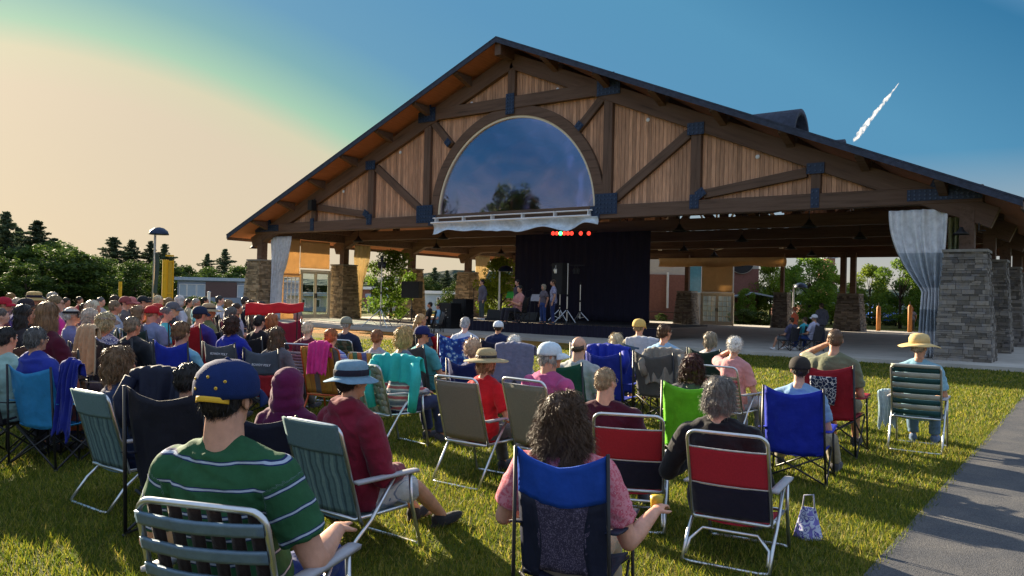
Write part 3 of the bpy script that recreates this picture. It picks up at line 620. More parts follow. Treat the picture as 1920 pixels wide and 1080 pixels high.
# folding table and red chair seen behind, left part of the rear opening
p = at_y(1248, 612, 46.5); t = empty('folding_table', (p.x, 46.5, .11), label='long brown folding table behind the stage at the rear opening', cat='table')
mb = MB(); mb.box((-1.5, -.4, .72), (1.5, .4, .76)); o = mb.build('table_top', M['glulam'], t)
for sx in (-1.3, 1.3):
    for sy in (-.3, .3): mb = MB(); mb.tube([(sx, sy, 0), (sx, sy, .72)], .018, 6); mb.build('leg', M['blacktube'], t)
# orange wooden posts
M['orange'] = mat('orange_wood', (.46, .19, .05), rough=.6, var=.3, nscale=3, stretch=(8, 8, .5), bump=.003)
for i, (px, h) in enumerate(((1647, 1.35), (1706, 1.45))):
    p = at_y(px, 610, 50.4); t = empty('wooden_post', (p.x, p.y, .11), label=('left' if i == 0 else 'right')+' of two orange wooden posts seen between the rear piers and the big curtain', cat='post', group='orange wooden posts')
    mb = MB(); mb.lathe([(.12, 0), (.12, h), (.08, h+.1), (0, h+.14)], 14); mb.build('shaft', M['orange'], t, True); mb = MB(); mb.tube([(0, 0, h+.1), (0, 0, h+.3)], .02); mb.build('finial', M['black'], t)
# ================================================================== ground
def gnode(name, c1, c2, c3=None, sc=1.2, rough=.95, bump=.02, fine=None):
    m = bpy.data.materials.new(name); m.use_nodes = True; nt = m.node_tree; b = nt.nodes['Principled BSDF']; b.inputs['Roughness'].default_value = rough; b.inputs['Specular IOR Level'].default_value = .15
    tc = N(nt, 'ShaderNodeTexCoord'); a = N(nt, 'ShaderNodeTexNoise'); a.inputs['Scale'].default_value = sc; a.inputs['Detail'].default_value = 8; lk(nt, tc.outputs['Object'], a.inputs[0])
    f = N(nt, 'ShaderNodeTexNoise'); f.inputs['Scale'].default_value = fine or 45; f.inputs['Detail'].default_value = 8; lk(nt, tc.outputs['Object'], f.inputs[0])
    mr = N(nt, 'ShaderNodeMapRange'); mr.inputs[1].default_value = .4; mr.inputs[2].default_value = .65; lk(nt, a.outputs[0], mr.inputs[0])
    mx = N(nt, 'ShaderNodeMix', data_type='RGBA'); mx.inputs[6].default_value = (*c1, 1); mx.inputs[7].default_value = (*c2, 1); lk(nt, mr.outputs[0], mx.inputs[0]); res = mx.outputs[2]
    if c3:                                                 # worn dry strip of lawn in front of the stage
        sp = N(nt, 'ShaderNodeVectorMath', operation='DISTANCE'); mp = N(nt, 'ShaderNodeMapping'); mp.inputs['Location'].default_value = (24, -22.5*2.2, 0); mp.inputs['Scale'].default_value = (1, 2.2, 0)
        lk(nt, tc.outputs['Object'], mp.inputs[0]); lk(nt, mp.outputs[0], sp.inputs[0]); m3 = N(nt, 'ShaderNodeMapRange'); m3.inputs[1].default_value = 13; m3.inputs[2].default_value = 5; m3.inputs[3].default_value = 0; m3.inputs[4].default_value = .85; lk(nt, sp.outputs['Value'], m3.inputs[0])
        m5 = N(nt, 'ShaderNodeMath', operation='MULTIPLY'); m6 = N(nt, 'ShaderNodeMapRange'); m6.inputs[1].default_value = .3; m6.inputs[2].default_value = .55; lk(nt, a.outputs[0], m6.inputs[0]); lk(nt, m3.outputs[0], m5.inputs[0]); lk(nt, m6.outputs[0], m5.inputs[1])
        m4 = N(nt, 'ShaderNodeMix', data_type='RGBA'); m4.inputs[7].default_value = (*c3, 1); lk(nt, m5.outputs[0], m4.inputs[0]); lk(nt, res, m4.inputs[6]); res = m4.outputs[2]
    r2 = N(nt, 'ShaderNodeMapRange'); r2.inputs[1].default_value = .3; r2.inputs[2].default_value = .7; r2.inputs[3].default_value = .45; r2.inputs[4].default_value = 1.45; lk(nt, f.outputs[0], r2.inputs[0])
    vm = N(nt, 'ShaderNodeVectorMath', operation='SCALE'); lk(nt, res, vm.inputs[0]); lk(nt, r2.outputs[0], vm.inputs['Scale']); lk(nt, vm.outputs[0], b.inputs['Base Color'])
    bp = N(nt, 'ShaderNodeBump'); bp.inputs['Distance'].default_value = bump; bp.inputs['Strength'].default_value = 1; lk(nt, f.outputs[0], bp.inputs['Height']); lk(nt, bp.outputs[0], b.inputs['Normal'])
    return m
M['lawn'] = gnode('lawn', (.075, .09, .012), (.14, .12, .02), (.52, .21, .05), 1.0, bump=.05, fine=30)
M['asphalt'] = gnode('asphalt', (.085, .087, .094), (.115, .112, .112), None, 2.5, .85, .008, 140)
mb = MB(); xs = [-900, -300, -120, -60]+[-40+1.0*i for i in range(0, 46)]+[30, 200, 900]; ys = [-300, -40, -10]+[-4+1.0*i for i in range(0, 36)]+[60, 120, 300, 1500]
vs = [(x, y, gz(x, y)*(1 if x > -45 else max(0, 1-(-45-x)/40))) for x in xs for y in ys]; ny = len(ys)
mb.add(vs, [(i*ny+j, (i+1)*ny+j, (i+1)*ny+j+1, i*ny+j+1) for i in range(len(xs)-1) for j in range(ny-1)]); tag(mb.build('ground', M['lawn'], None, True), kind='structure')
mb = MB(); mb.box((-1.13, -30, -.1), (2.6, 24.2, .012)); tag(mb.build('path', M['asphalt']), kind='structure')
# grass blades, nearest the camera densest
gm = bpy.data.materials.new('grass_blade'); gm.use_nodes = True; nt = gm.node_tree; b = nt.nodes['Principled BSDF']; b.inputs['Roughness'].default_value = .6; b.inputs['Specular IOR Level'].default_value = .3
ge = N(nt, 'ShaderNodeNewGeometry'); r = N(nt, 'ShaderNodeValToRGB'); el = r.color_ramp.elements; el[0].color = (.045, .085, .009, 1); el[1].color = (.38, .30, .09, 1); e = el.new(.5); e.color = (.13, .165, .013, 1); e = el.new(.85); e.color = (.28, .26, .026, 1)
lk(nt, ge.outputs['Random Per Island'], r.inputs[0]); lk(nt, r.outputs[0], b.inputs['Base Color']); tr = N(nt, 'ShaderNodeBsdfTranslucent'); lk(nt, r.outputs[0], tr.inputs[0]); ms = N(nt, 'ShaderNodeMixShader'); ms.inputs[0].default_value = .5
lk(nt, b.outputs[0], ms.inputs[1]); lk(nt, tr.outputs[0], ms.inputs[2]); lk(nt, ms.outputs[0], nt.nodes['Material Output'].inputs[0])
def grass():
    g = np.random.default_rng(5); P = []
    for (d0, d1, dens, w, h) in ((1.2, 4, 3600, .0032, .040), (4, 7, 3200, .0042, .042), (7, 11, 1700, .0062, .043), (11, 17, 650, .010, .045), (17, 25, 200, .018, .045)):
        n = int(dens*(d1*d1-d0*d0)*math.tan(R(35))*1.05); n = min(n, 190000)
        d = np.sqrt(g.uniform(d0*d0, d1*d1, n)); u = g.uniform(-.70, .70, n)
        x = -math.sin(YAW)*d+math.cos(YAW)*d*u; y = math.cos(YAW)*d+math.sin(YAW)*d*u
        tuft = np.array([noise.noise(Vector((a*1.8, b_*1.8, 0))) for a, b_ in zip(x[::1], y[::1])]) if n < 60000 else g.normal(0, .25, n)
        ok = (((x+24)/9)**2+((y-22.5)/4)**2 > g.uniform(.5, 1.5, n)) & (x < -1.11+.05*g.random(n)**2) & (y < 24.2) & (y > .3); x, y, tuft = x[ok], y[ok], tuft[ok]; n = len(x)
        a = g.uniform(0, 2*PI, n); hh = h*g.uniform(.5, 1.5, n)*(1+tuft*.5); ln = g.uniform(.1, .9, n)*hh; la = g.uniform(0, 2*PI, n)
        z = np.array([gz(p, q) for p, q in zip(x, y)])-.004
        b0 = np.stack([x-w*np.cos(a), y-w*np.sin(a), z], 1); b1 = np.stack([x+w*np.cos(a), y+w*np.sin(a), z], 1); t = np.stack([x+ln*np.cos(la), y+ln*np.sin(la), z+hh], 1)
        P.append(np.stack([b0, b1, t], 1))
    V = np.concatenate(P).reshape(-1, 3); me = fast_mesh('grass', V, np.arange(len(V)).reshape(-1, 3), gm)
    tag(put('grass', me), 'short yellow-green lawn grass among the chairs and along the path', 'grass', kind='stuff')
grass()
# ================================================================== trees
def leafmat(name, c1, c2, tr=.3):
    m = bpy.data.materials.new(name); m.use_nodes = True; nt = m.node_tree; b = nt.nodes['Principled BSDF']; b.inputs['Roughness'].default_value = .65; b.inputs['Specular IOR Level'].default_value = .25
    ge = N(nt, 'ShaderNodeNewGeometry'); oi = N(nt, 'ShaderNodeObjectInfo'); mx = N(nt, 'ShaderNodeMix', data_type='RGBA'); mx.inputs[6].default_value = (*c1, 1); mx.inputs[7].default_value = (*c2, 1); lk(nt, ge.outputs['Random Per Island'], mx.inputs[0])
    mr = N(nt, 'ShaderNodeMapRange'); mr.inputs[3].default_value = .75; mr.inputs[4].default_value = 1.25; lk(nt, oi.outputs['Random'], mr.inputs[0]); vm = N(nt, 'ShaderNodeVectorMath', operation='SCALE'); lk(nt, mx.outputs[2], vm.inputs[0]); lk(nt, mr.outputs[0], vm.inputs['Scale'])
    lk(nt, vm.outputs[0], b.inputs['Base Color']); t = N(nt, 'ShaderNodeBsdfTranslucent'); lk(nt, vm.outputs[0], t.inputs[0]); ms = N(nt, 'ShaderNodeMixShader'); ms.inputs[0].default_value = tr
    lk(nt, b.outputs[0], ms.inputs[1]); lk(nt, t.outputs[0], ms.inputs[2]); lk(nt, ms.outputs[0], nt.nodes['Material Output'].inputs[0]); return m
M['leaf'] = leafmat('broad_leaf', (.028, .06, .012), (.085, .13, .02), .35)
M['leaf_yellow'] = leafmat('yellow_green_leaf', (.11, .18, .015), (.26, .32, .03), .5)
M['needle'] = leafmat('pine_needle', (.035, .058, .032), (.085, .115, .055), .3)
M['bark'] = mat('bark', (.06, .045, .032), rough=.95, var=.4, nscale=4, stretch=(5, 5, .7), bump=.03, bscale=8)
def leaves(C, rad, n, size, g, name, m, flat=.8):          # C: clump centres (k,3)
    k = len(C); idx = g.integers(0, k, n); d = g.normal(0, 1, (n, 3)); d /= np.linalg.norm(d, axis=1)[:, None]; rr = rad[idx]*g.uniform(.35, 1, n)**.5
    P = C[idx]+d*rr[:, None]*np.array([1, 1, flat]); nrm = d+g.normal(0, .7, (n, 3)); nrm /= np.linalg.norm(nrm, axis=1)[:, None]
    t = np.cross(nrm, g.normal(0, 1, (n, 3))); t /= np.linalg.norm(t, axis=1)[:, None]; b = np.cross(nrm, t); s = size*g.uniform(.6, 1.4, n)[:, None]
    V = np.stack([P-t*s, P-b*s*.55, P+t*s, P+b*s*.55], 1).reshape(-1, 3); return V
def broad(name, H, Wd, size, n, seed, m, base=.12):
    g = np.random.default_rng(seed); k = 46
    z = g.uniform(base, 1, k); r = np.sin(np.clip((z-base)/(1-base), .03, 1)**.75*PI)**.6*.5*Wd*(.55+.45*g.random(k)); a = g.uniform(0, 2*PI, k)
    C = np.stack([r*np.cos(a), r*np.sin(a), z*H*.95], 1); rad = Wd*g.uniform(.10, .2, k)
    V = leaves(C, rad, n, size, g, name, m); cr = fast_mesh('crown', V, np.arange(len(V)).reshape(-1, 4), M[m])
    mb = MB(); mb.tube([(0, 0, -.2), (.05*Wd*.3, 0, H*.3), (0, .02*Wd, H*.75)], [H*.025, H*.018, H*.006], 8)
    for i in range(12):
        c = C[i*3]; z0 = c[2]*.55; mb.tube([(0, 0, z0), (c[0]*.5, c[1]*.5, (z0+c[2])/2), tuple(c)], [H*.01, H*.006, H*.002], 5)
    return cr, mb.mesh('trunk', M['bark'], True)
def pine(H, Wd, size, seed, gap=.5):
    g = np.random.default_rng(seed); Cs = []; rad = []; mb = MB(); mb.tube([(0, 0, -.2), (0, 0, H*.5), (0, 0, H)], [H*.018, H*.012, H*.002], 7)
    nb_ = 95
    for j in range(nb_):
        z = H*(.2+.79*(j/nb_)**.9)+g.uniform(-.2, .2); f = 1-z/H; L0 = Wd*.5*min(1, f*3.2+.08)*(.75+.25*math.sin(z*1.3+seed)); a = j*2.4+g.uniform(-.6, .6); L = L0*g.uniform(.45, 1.15); up = g.uniform(-.10, .16)*L
        e = (L*math.cos(a), L*math.sin(a), z+up); mb.tube([(0, 0, z), e], [H*.003, H*.001], 4)
        for q in np.linspace(.25, 1, max(2, int(L/.6))): Cs.append((e[0]*q, e[1]*q, z+up*q*q+.05)); rad.append(.055*Wd*(1.25-q*.45))
    C = np.array(Cs); rad = np.array(rad); V = leaves(C, rad*1.2, int(len(C)*34), size*.75, g, 'p', 'needle', .55)
    return fast_mesh('crown', V, np.arange(len(V)).reshape(-1, 4), M['needle']), mb.mesh('trunk', M['bark'], True)
BR = [broad('b', 10, 8, .2, 7500, s, 'leaf', .06) for s in (1, 2, 3)]
M['leaf_bright'] = leafmat('bright_leaf', (.06, .13, .012), (.17, .26, .03), .5)
BG = [broad('g', 10, 8, .17, 8500, s, 'leaf_bright', .08) for s in (14, 15)]
BY = [broad('y', 10, 7.5, .17, 8500, s, 'leaf_yellow', .12) for s in (4, 5)]
PN = [pine(20, 9, .33, s) for s in (6, 7, 8)]
def tree(protos, i, x, y, H, Ws, label, name, base=10., group=None, rz=None):
    t = empty(name, (x, y, 0), rz if rz is not None else (i*1.7) % 6.28, 1, label, 'tree', group); s = H/base; t.scale = (s*Ws, s*Ws, s)
    cr, tk = protos[i % len(protos)]; put('trunk', tk, t); put('crown', cr, t); return t
def tree_px(protos, i, px, ytop, d, Ws, label, name, base=10., group=None):
    p = at_d(px, ytop, d); return tree(protos, i, p.x, p.y, p.z, Ws, label, name, base, group)
GP = 'pines along the far treeline'; GB = 'broadleaved trees of the far treeline'
for i, (px, yt, d, ws, lab) in enumerate([(12, 398, 75, .8, 'tallest dark pine at the far left edge above the treeline'), (70, 414, 80, .95, 'wide flat-branched pine second from the left edge'), (-30, 420, 78, .9, 'dark pine cut by the left edge of the photo'), (36, 428, 84, .9, 'lower pine between the two tall left pines'), (-6, 412, 82, .8, 'pine crowding behind the tallest one at the left edge'), (102, 446, 86, .9, 'pine just right of the wide flat-branched one'), (50, 446, 90, .9, 'small pine behind the gap of the tall left pines'), (130, 466, 92, .8, 'short pine poking from the left hump of trees'),
        (213, 444, 105, 1.0, 'pine left of the lamp post, first of its clump'), (247, 450, 108, .95, 'pine just left of the lamp post in its clump'), (283, 452, 110, .7, 'narrow pine behind the lamp post banner'), (309, 457, 108, .7, 'pine right behind the yellow posts'),
        (389, 476, 120, .75, 'slim pine above the low blue-grey building, left one of two'), (422, 467, 120, .85, 'taller pine above the low blue-grey building, right one of two'), (465, 490, 125, .8, 'pine rising beside the leftmost stone pier'),
        (815, 502, 130, .9, 'dark pine seen through the hall, left of two behind the fourth pier'), (838, 507, 132, .9, 'dark pine seen through the hall, right of two behind the fourth pier'), (855, 512, 128, .8, 'small pine seen through the hall beside the standing musician')]):
    tree_px(PN, i, px, yt, d, ws*1.5, lab, 'pine_tree', 20., GP)
for i, (px, yt, d, ws, lab) in enumerate([(20, 478, 70, 1.5, 'dark green tree at the left edge below the tall pines'), (80, 470, 68, 1.6, 'broad dark tree behind the long-haired woman in maroon'), (130, 478, 66, 1.5, 'dark rounded tree forming the hump of the left treeline'), (172, 492, 68, 1.3, 'dark tree at the right end of the left hump'),
        (215, 505, 80, 1.1, 'bushy tree left of the thin yellow post'), (255, 500, 74, 1.1, 'bright green sunlit tree left of the lamp post'), (310, 500, 85, 1.3, 'dark tree behind the yellow posts'), (350, 507, 105, 1.2, 'low tree left of the blue-grey building roof'), (395, 512, 110, 1.4, 'tree rising behind the blue-grey building'), (450, 510, 110, 1.4, 'tree behind the right end of the blue-grey building'),
        (50, 505, 60, 1.2, 'green tree low in the left treeline'), (-20, 490, 64, 1.5, 'dark tree cut by the left edge'), (105, 466, 78, 1.5, 'dark tree just right of the two tall left pines'), (150, 486, 80, 1.5, 'dark tree behind the left hump of trees'), (45, 470, 82, 1.4, 'dark tree between the two tall left pines'), (192, 496, 78, 1.3, 'dark tree left of the bushy one'), (235, 505, 90, 1.3, 'dark tree under the clump of pines'), (283, 508, 92, 1.3, 'dark tree behind the lamp post'), (330, 512, 100, 1.2, 'low dark tree right of the yellow posts')]):
    tree_px(BR, i, px, yt-10, d, ws*1.15, lab, 'broadleaved_tree', 10., GB)
tree_px(BG, 1, 735, 468, 48, .95, 'bright green tree seen through the hall between the second and third piers', 'broadleaved_tree')
for i, (px, yt, d, lab) in enumerate([(690, 520, 120, 'low dark tree behind the tied cream curtain'), (800, 520, 110, 'dark green tree behind the third and fourth piers'), (865, 528, 60, 'bright bush-like tree beside the fourth pier'), (760, 525, 120, 'low tree behind the third pier')]):
    tree_px(BR, i+1, px, yt, d, 1.5, lab, 'broadleaved_tree')
tree_px(BY, 0, 940, 484, 46, 1.0, 'yellow-green sunlit tree beside the backdrop curtain', 'broadleaved_tree')
for i, (px, yt, d, ws, pr, lab) in enumerate([(1445, 492, 66, .9, BY, 'yellow-green tree right of the brick building'), (1520, 480, 60, 1.1, BG, 'leafy green tree between the two rear piers'), (1490, 500, 68, 1.0, BG, 'green tree behind the seated group on the floor'), (1560, 505, 62, .9, BY, 'sunlit tree behind the twin timber posts'),
        (1632, 498, 64, .9, BY, 'small yellow-green tree right of the twin timber posts'), (1690, 484, 56, 1.05, BG, 'large green tree left of the big tied curtain'), (1735, 488, 58, 1.0, BG, 'green tree partly behind the big tied curtain'), (1400, 540, 62, .8, BG, 'dark shrub-like tree against the brick building'), (1780, 500, 70, 1, BG, 'tree hidden mostly by the big curtain')]):
    tree_px(pr, i, px, yt, d, ws, lab, 'broadleaved_tree')
# shrubs
tree(BR, 1, -43.0, 8.8, 12, .85, 'second leafy tree added farther out of frame at the left for lawn shade', 'broadleaved_tree'); tree(BR, 2, -33.5, 7.2, 9.5, .85, 'leafy tree added out of frame at the left to shade the near lawn', 'broadleaved_tree')  # two out-of-frame trees, added to throw shade on the left foreground lawn
for i, (px, yt, d, w, lab) in enumerate([(1640, 587, 62, 2.2, 'low hedge shrub left of the first orange post'), (1680, 589, 62, 2.6, 'hedge shrub between the two orange posts'), (1395, 580, 56, 2.6, 'dark shrub right of the cream rear doors'), (1425, 585, 55, 2.6, 'dark shrub beside the rear pier'), (1530, 588, 56, 2.6, 'dark shrub behind the seated group'), (372, 556, 40, 2.0, 'small green shrub in front of the blue-grey building'), (1240, 600, 60, 2, 'low plants under the brick wall')]):
    p = at_d(px, yt, d); tree(BR, i, p.x, p.y, max(.6, p.z), w, lab, 'shrub')
# ================================================================== far buildings
M['brick'] = mat('red_brick', (.25, .11, .085), rough=.9, var=.25, nscale=6, bump=.01)
M['stucco'] = mat('pale_stucco', (.52, .48, .42), rough=.9, var=.08)
M['bluegrey'] = mat('blue_grey_panel', (.25, .3, .38), rough=.7, var=.1); M['brownpanel'] = mat('brown_panel', (.13, .08, .075), rough=.8, var=.15)
M['lightblue'] = mat('light_blue_panel', (.38, .46, .55), rough=.6, var=.08); M['darkglass'] = mat('dark_window', (.02, .035, .05), rough=.1, var=.1, spec=.6); M['skyglass'] = mat('blue_window', (.10, .30, .38), rough=.1, var=.2, spec=.8)
M['yellow'] = mat('yellow_paint', (.75, .42, .01), rough=.5, var=.12)
def bld(name, label, pxl, pxr, ytop, d, depth, m, zb=0, windows=(), bands=(), roof='lightblue'):
    a = at_d(pxl, ytop, d); b = at_d(pxr, ytop, d); v = b-a; L = math.hypot(v.x, v.y); rz = math.atan2(v.y, v.x); H = (a.z+b.z)/2
    t = empty(name, (a.x, a.y, 0), rz, label=label, cat='building'); mb = MB(); mb.box((0, 0, zb), (L, depth, H)); mb.build('wall', M[m], t)
    mb = MB(); mb.box((-.2, -.25, H+.004), (L+.2, depth+.2, H+.3)); mb.build('roof', M[roof], t)
    k = L/(pxr-pxl)
    for (x0, y0, x1, y1, mm) in windows:
        za, zb_ = H-(y0-ytop)*k, H-(y1-ytop)*k; w = empty('window', parent=t); mb = MB(); X0, X1 = (x0-pxl)*k, (x1-pxl)*k; f = .06*max(1, (X1-X0)/3)
        mb.box((X0, -.05, zb_), (X1, -.002, za)); mb.build('pane', M[mm], w); mb = MB(); mb.box((X0-f, -.09, zb_-f), (X0, -.001, za+f)); mb.box((X1, -.09, zb_-f), (X1+f, -.001, za+f)); mb.box((X0, -.09, za), (X1, -.001, za+f)); mb.box((X0, -.09, zb_-f), (X1, -.001, zb_)); mb.build('window_frame', M['white'], w)
    for (x0, y0, x1, y1, mm, nm) in bands:
        mb = MB(); mb.box(((x0-pxl)*k, -.16, H-(y1-ytop)*k), ((x1-pxl)*k, -.1, H-(y0-ytop)*k)); mb.build(nm, M[mm], t)
    return t, k, L, H
bld('low_building', 'long low blue-grey building with a brown panel behind the crowd at the left', 333, 500, 527, 75, 12, 'bluegrey', bands=[(387, 529, 445, 558, 'brownpanel', 'cladding_panel'), (334, 558, 500, 585, 'bluegrey', 'plinth')], windows=[(338, 535, 350, 556, 'lightblue'), (353, 535, 368, 556, 'lightblue'), (371, 535, 385, 556, 'lightblue'), (447, 535, 460, 556, 'lightblue'), (465, 535, 478, 556, 'lightblue'), (482, 535, 496, 556, 'lightblue')])
bld('low_building', 'low brick building seen through the hall left of the green tree', 672, 730, 543, 85, 10, 'brick', windows=[(676, 569, 683, 578, 'darkglass')], roof='white')
bld('low_building', 'low white building with a row of dark windows seen through the hall', 690, 756, 558, 70, 8, 'stucco', windows=[(696, 569, 701, 578, 'darkglass'), (707, 569, 712, 578, 'darkglass'), (719, 569, 724, 578, 'darkglass'), (731, 569, 736, 578, 'darkglass')], roof='lightblue')
bld('low_building', 'pale flat-roofed building seen through the hall between the third and fourth piers', 795, 850, 551, 80, 10, 'lightblue', windows=[(820, 558, 824, 572, 'darkglass'), (838, 560, 842, 572, 'darkglass')], roof='white')
bld('low_building', 'pale building behind the glass doors at the left', 540, 625, 555, 66, 8, 'stucco', windows=[(565, 562, 572, 575, 'darkglass'), (590, 562, 600, 575, 'darkglass')], bands=[(560, 575, 625, 592, 'bluegrey', 'plinth')])
t, k, L, H = bld('brick_building', 'brick and pale stucco building with a round emblem behind the hall', 1200, 1378, 445, 62, 12, 'stucco', bands=[(1202, 516, 1285, 600, 'brick', 'brick_wall')],
    windows=[(1264, 522, 1276, 546, 'darkglass'), (1292, 498, 1316, 548, 'skyglass'), (1310, 450, 1345, 472, 'skyglass')], roof='white')
mb = MB(); mb.tube([((1252-1200)*k, -.4, 1), ((1252-1200)*k, -.4, H-(512-445)*k)], .09); mb.build('downpipe', M['white'], t)
t2, k2, L2, H2 = bld('brick_building', 'blue-shaded brick wing with a small window right of the cream rear doors', 1370, 1424, 448, 66, 12, 'stucco', bands=[(1371, 504, 1423, 600, 'brick', 'brick_wall')], windows=[(1381, 512, 1390, 530, 'darkglass'), (1393, 570, 1403, 586, 'skyglass')], roof='white')
c = Vector(((1390-1370)*k2, -.25, H2-(490-448)*k2)); mb = MB(); Mx = Matrix.Rotation(PI/2, 3, 'X')
rr_ = 24*k2; mb.lathe([(0, -.05), (rr_, -.05), (rr_, .05), (0, .05)], 32, c, 0, Mx); em = mb.build('emblem', M['stucco'], t2)
mb = MB(); c2 = c-Vector((0, .08, 0)); mb.lathe([(rr_*.84, -.03), (rr_*.95, -.03), (rr_*.95, .03), (rr_*.84, .03)], 32, c2, 0, Mx)
mb.tube([c2+Vector((rr_*(.62-.5*a/9)*math.cos(a), -.02, rr_*(.62-.5*a/9)*math.sin(a)))for a in [i*.35 for i in range(26)]], rr_*.09, 6); mb.build('emblem_swirl', M['black'], em)
mb = MB(); mb.bar(((1372-1370)*k2, -1.2, H2-(557-448)*k2), ((1398-1370)*k2, -1.2, H2-(549-448)*k2), 2.2, .12); mb.bar(((1398-1370)*k2, -1.2, H2-(549-448)*k2), ((1438-1370)*k2, -1.2, H2-(556-448)*k2), 2.2, .12); mb.build('porch_roof', M['lightblue'], t2)
bld('brick_building', 'tall pale chimney-like block between the trees on the right', 1553, 1566, 484, 90, 3, 'brick')
bld('brick_building', 'dark brick building beyond the parked cars', 1500, 1780, 574, 85, 10, 'brick', windows=[(1600+i*26, 580, 1612+i*26, 592, 'darkglass') for i in range(6)])
# hills
def hill(label, pts, d, col):
    mb = MB(); top = [at_d(px, py, d) for px, py in pts]; n = len(top); vs = []
    for p in top: vs += [(p.x, p.y, -3), (p.x*.97, p.y*.97, p.z*.6), (p.x, p.y, p.z), (p.x*1.3, p.y*1.3, -3)]
    mb.add(vs, [(i*4+j, i*4+4+j, i*4+5+j, i*4+1+j) for i in range(n-1) for j in range(3)]); tag(mb.build('hills', mat('hill_forest', col, rough=1, var=.4, nscale=.05, bump=3, bscale=.08)), label, kind='structure')
hill('low wooded hills along the horizon', [(-400, 515), (-100, 505), (100, 505), (200, 502), (330, 514), (420, 514), (520, 520), (600, 524), (680, 523), (780, 514), (850, 506), (950, 510), (1050, 520), (1200, 530), (1500, 540), (2000, 548), (2400, 550)], 420, (.035, .06, .045))
# lamp posts, banner, yellow poles
def lamppost(px, ytop, d, H0, label, banner=False):
    p = at_d(px, ytop, d); H = p.z; t = empty('street_lamp', (p.x, p.y, 0), -.2, label=label, cat='street lamp'); mb = MB(); mb.lathe([(.12, 0), (.12, .3), (.075, .35), (.05, H)], 12); mb.build('pole', M['alu'], t)
    mb = MB(); mb.tube([(0, 0, H-.1), (0, 0, H+.05), (.35, 0, H+.12)], .035); mb.build('arm', M['alu'], t)
    mb = MB(); mb.lathe([(.42, 0), (.42, .04), (.36, .18), (.2, .30), (0, .34)], 20, (.5, 0, H-.12)); mb.build('lamp_shade', M['steel'], t, True)
    if banner:
        mb = MB(); mb.tube([(0, 0, H-.95), (.62, 0, H-.95)], .02); mb.tube([(0, 0, H-2.75), (.62, 0, H-2.75)], .02); mb.build('banner_arm', M['blacktube'], t)
        mb = MB(); mb.sheet(lambda u, v: (.08+.5*u, .03*math.sin(v*5), H-.96-1.78*v), 6, 14, .01); o = mb.build('banner', M['cloth'], t); o.color = (.01, .045, .04, 1)
lamppost(291, 436, 36, 0, 'tall grey lamp post with a dark green banner at the left', True)
lamppost(143, 553, 70, 0, 'tiny far lamp post in front of the dark left treeline')
lamppost(937, 505, 44, 0, 'grey lamp post in front of the yellow-green tree beside the backdrop')
lamppost(1488, 536, 52, 0, 'grey lamp post behind the rear pier on the right')
def pole(px, ytop, d, w, label, mesh=False):
    p = at_d(px, ytop, d); t = empty('yellow_pole', (p.x, p.y, 0), .6, label=label, cat='pole'); mb = MB(); mb.tube([(0, 0, 0), (0, 0, p.z)], w, 10); mb.build('pole', M['yellow'], t)
    if mesh:
        mb = MB(); mb.box((w, -.03, .6), (w+.17, .03, p.z-.1)); o = mb.build('screen_panel', mat('yellow_mesh', (.6, .36, .03), rough=.6, var=.3, nscale=30), t)
        mb = MB(); mb.tube([(w+.2, 0, 0.4), (w+.2, 0, p.z)], .03, 6)
        for z in (1.4, 3.0, p.z-.1): mb.box((0, -.05, z), (w+.2, .05, z+.06))
        mb.build('frame', M['yellow'], t)
pole(311, 487, 34, .13, 'thick yellow foul pole with a narrow screen right of the lamp post', True)
pole(226, 528, 60, .12, 'thin yellow pole in front of the left treeline')
mb = MB(); p = at_d(392, 550, 30); mb.tube([(p.x, p.y, 0), (p.x, p.y, p.z)], .06); mb.lathe([(.06, 0), (.07, .05), (0, .08)], 8, (p.x, p.y, p.z)); tag(mb.build('white_post', M['white']), 'short white post in front of the blue-grey building', 'post')
# yellow lit kerb strip left, behind the hall
mb = MB(); a = at_z(676, 595, .02); b = at_z(748, 594, .02); mb.bar((a.x, a.y+3, .06), (b.x, b.y+3, .06), 1.2, .25); tag(mb.build('yellow_kerb', M['yellow']), 'low yellow kerb beyond the left side of the hall', 'kerb')
# cars
def car(px, py, d, rz, col, label, grp='cars parked beyond the hedge'):
    p = at_d(px, py, d); t = empty('parked_car', (p.x, p.y, 0), rz, label=label, cat='car', group=grp)
    prof = [(-2.2, .35), (-2.25, .75), (-2.1, .95), (-1.7, 1.0), (-1.1, 1.42), (.5, 1.46), (1.15, 1.02), (2.0, .9), (2.25, .7), (2.25, .35)]
    mb = MB(); mb.prism(prof, -.85, .85); me = mb.mesh('body', mat('car_paint', col, rough=.25, var=.05, spec=.6)); bm = bmesh.new(); bm.from_mesh(me); bmesh.ops.bevel(bm, geom=bm.edges[:], offset=.06, segments=2, affect='EDGES'); bm.to_mesh(me); bm.free(); put('body', me, t)
    mb = MB(); mb.prism([(-1.5, 1.0), (-1.02, 1.36), (.45, 1.40), (1.0, 1.02)], -.865, .865); mb.prism([(1.09, 1.08), (.56, 1.44), (.6, 1.46), (1.16, 1.08)], -.68, .68); mb.build('side_windows', M['darkglass'], t)
    for sx in (-1.4, 1.4):
        for sy in (-.82, .82): mb = MB(); mb.lathe([(.18, -.11), (.33, -.11), (.33, .11), (.18, .11), (.18, -.11)], 16, (sx, sy, .33), M=Mx); w = mb.build('wheel', M['rubber'], t); mb = MB(); mb.lathe([(0, -.09), (.2, -.09), (.2, .09), (0, .09)], 12, (sx, sy, .33), M=Mx); mb.build('rim', M['alu'], w)
    for sy in (-.6, .6): mb = MB(); mb.box((2.2, sy-.16, .62), (2.285, sy+.16, .76)); mb.build('headlight', M['white'], t)
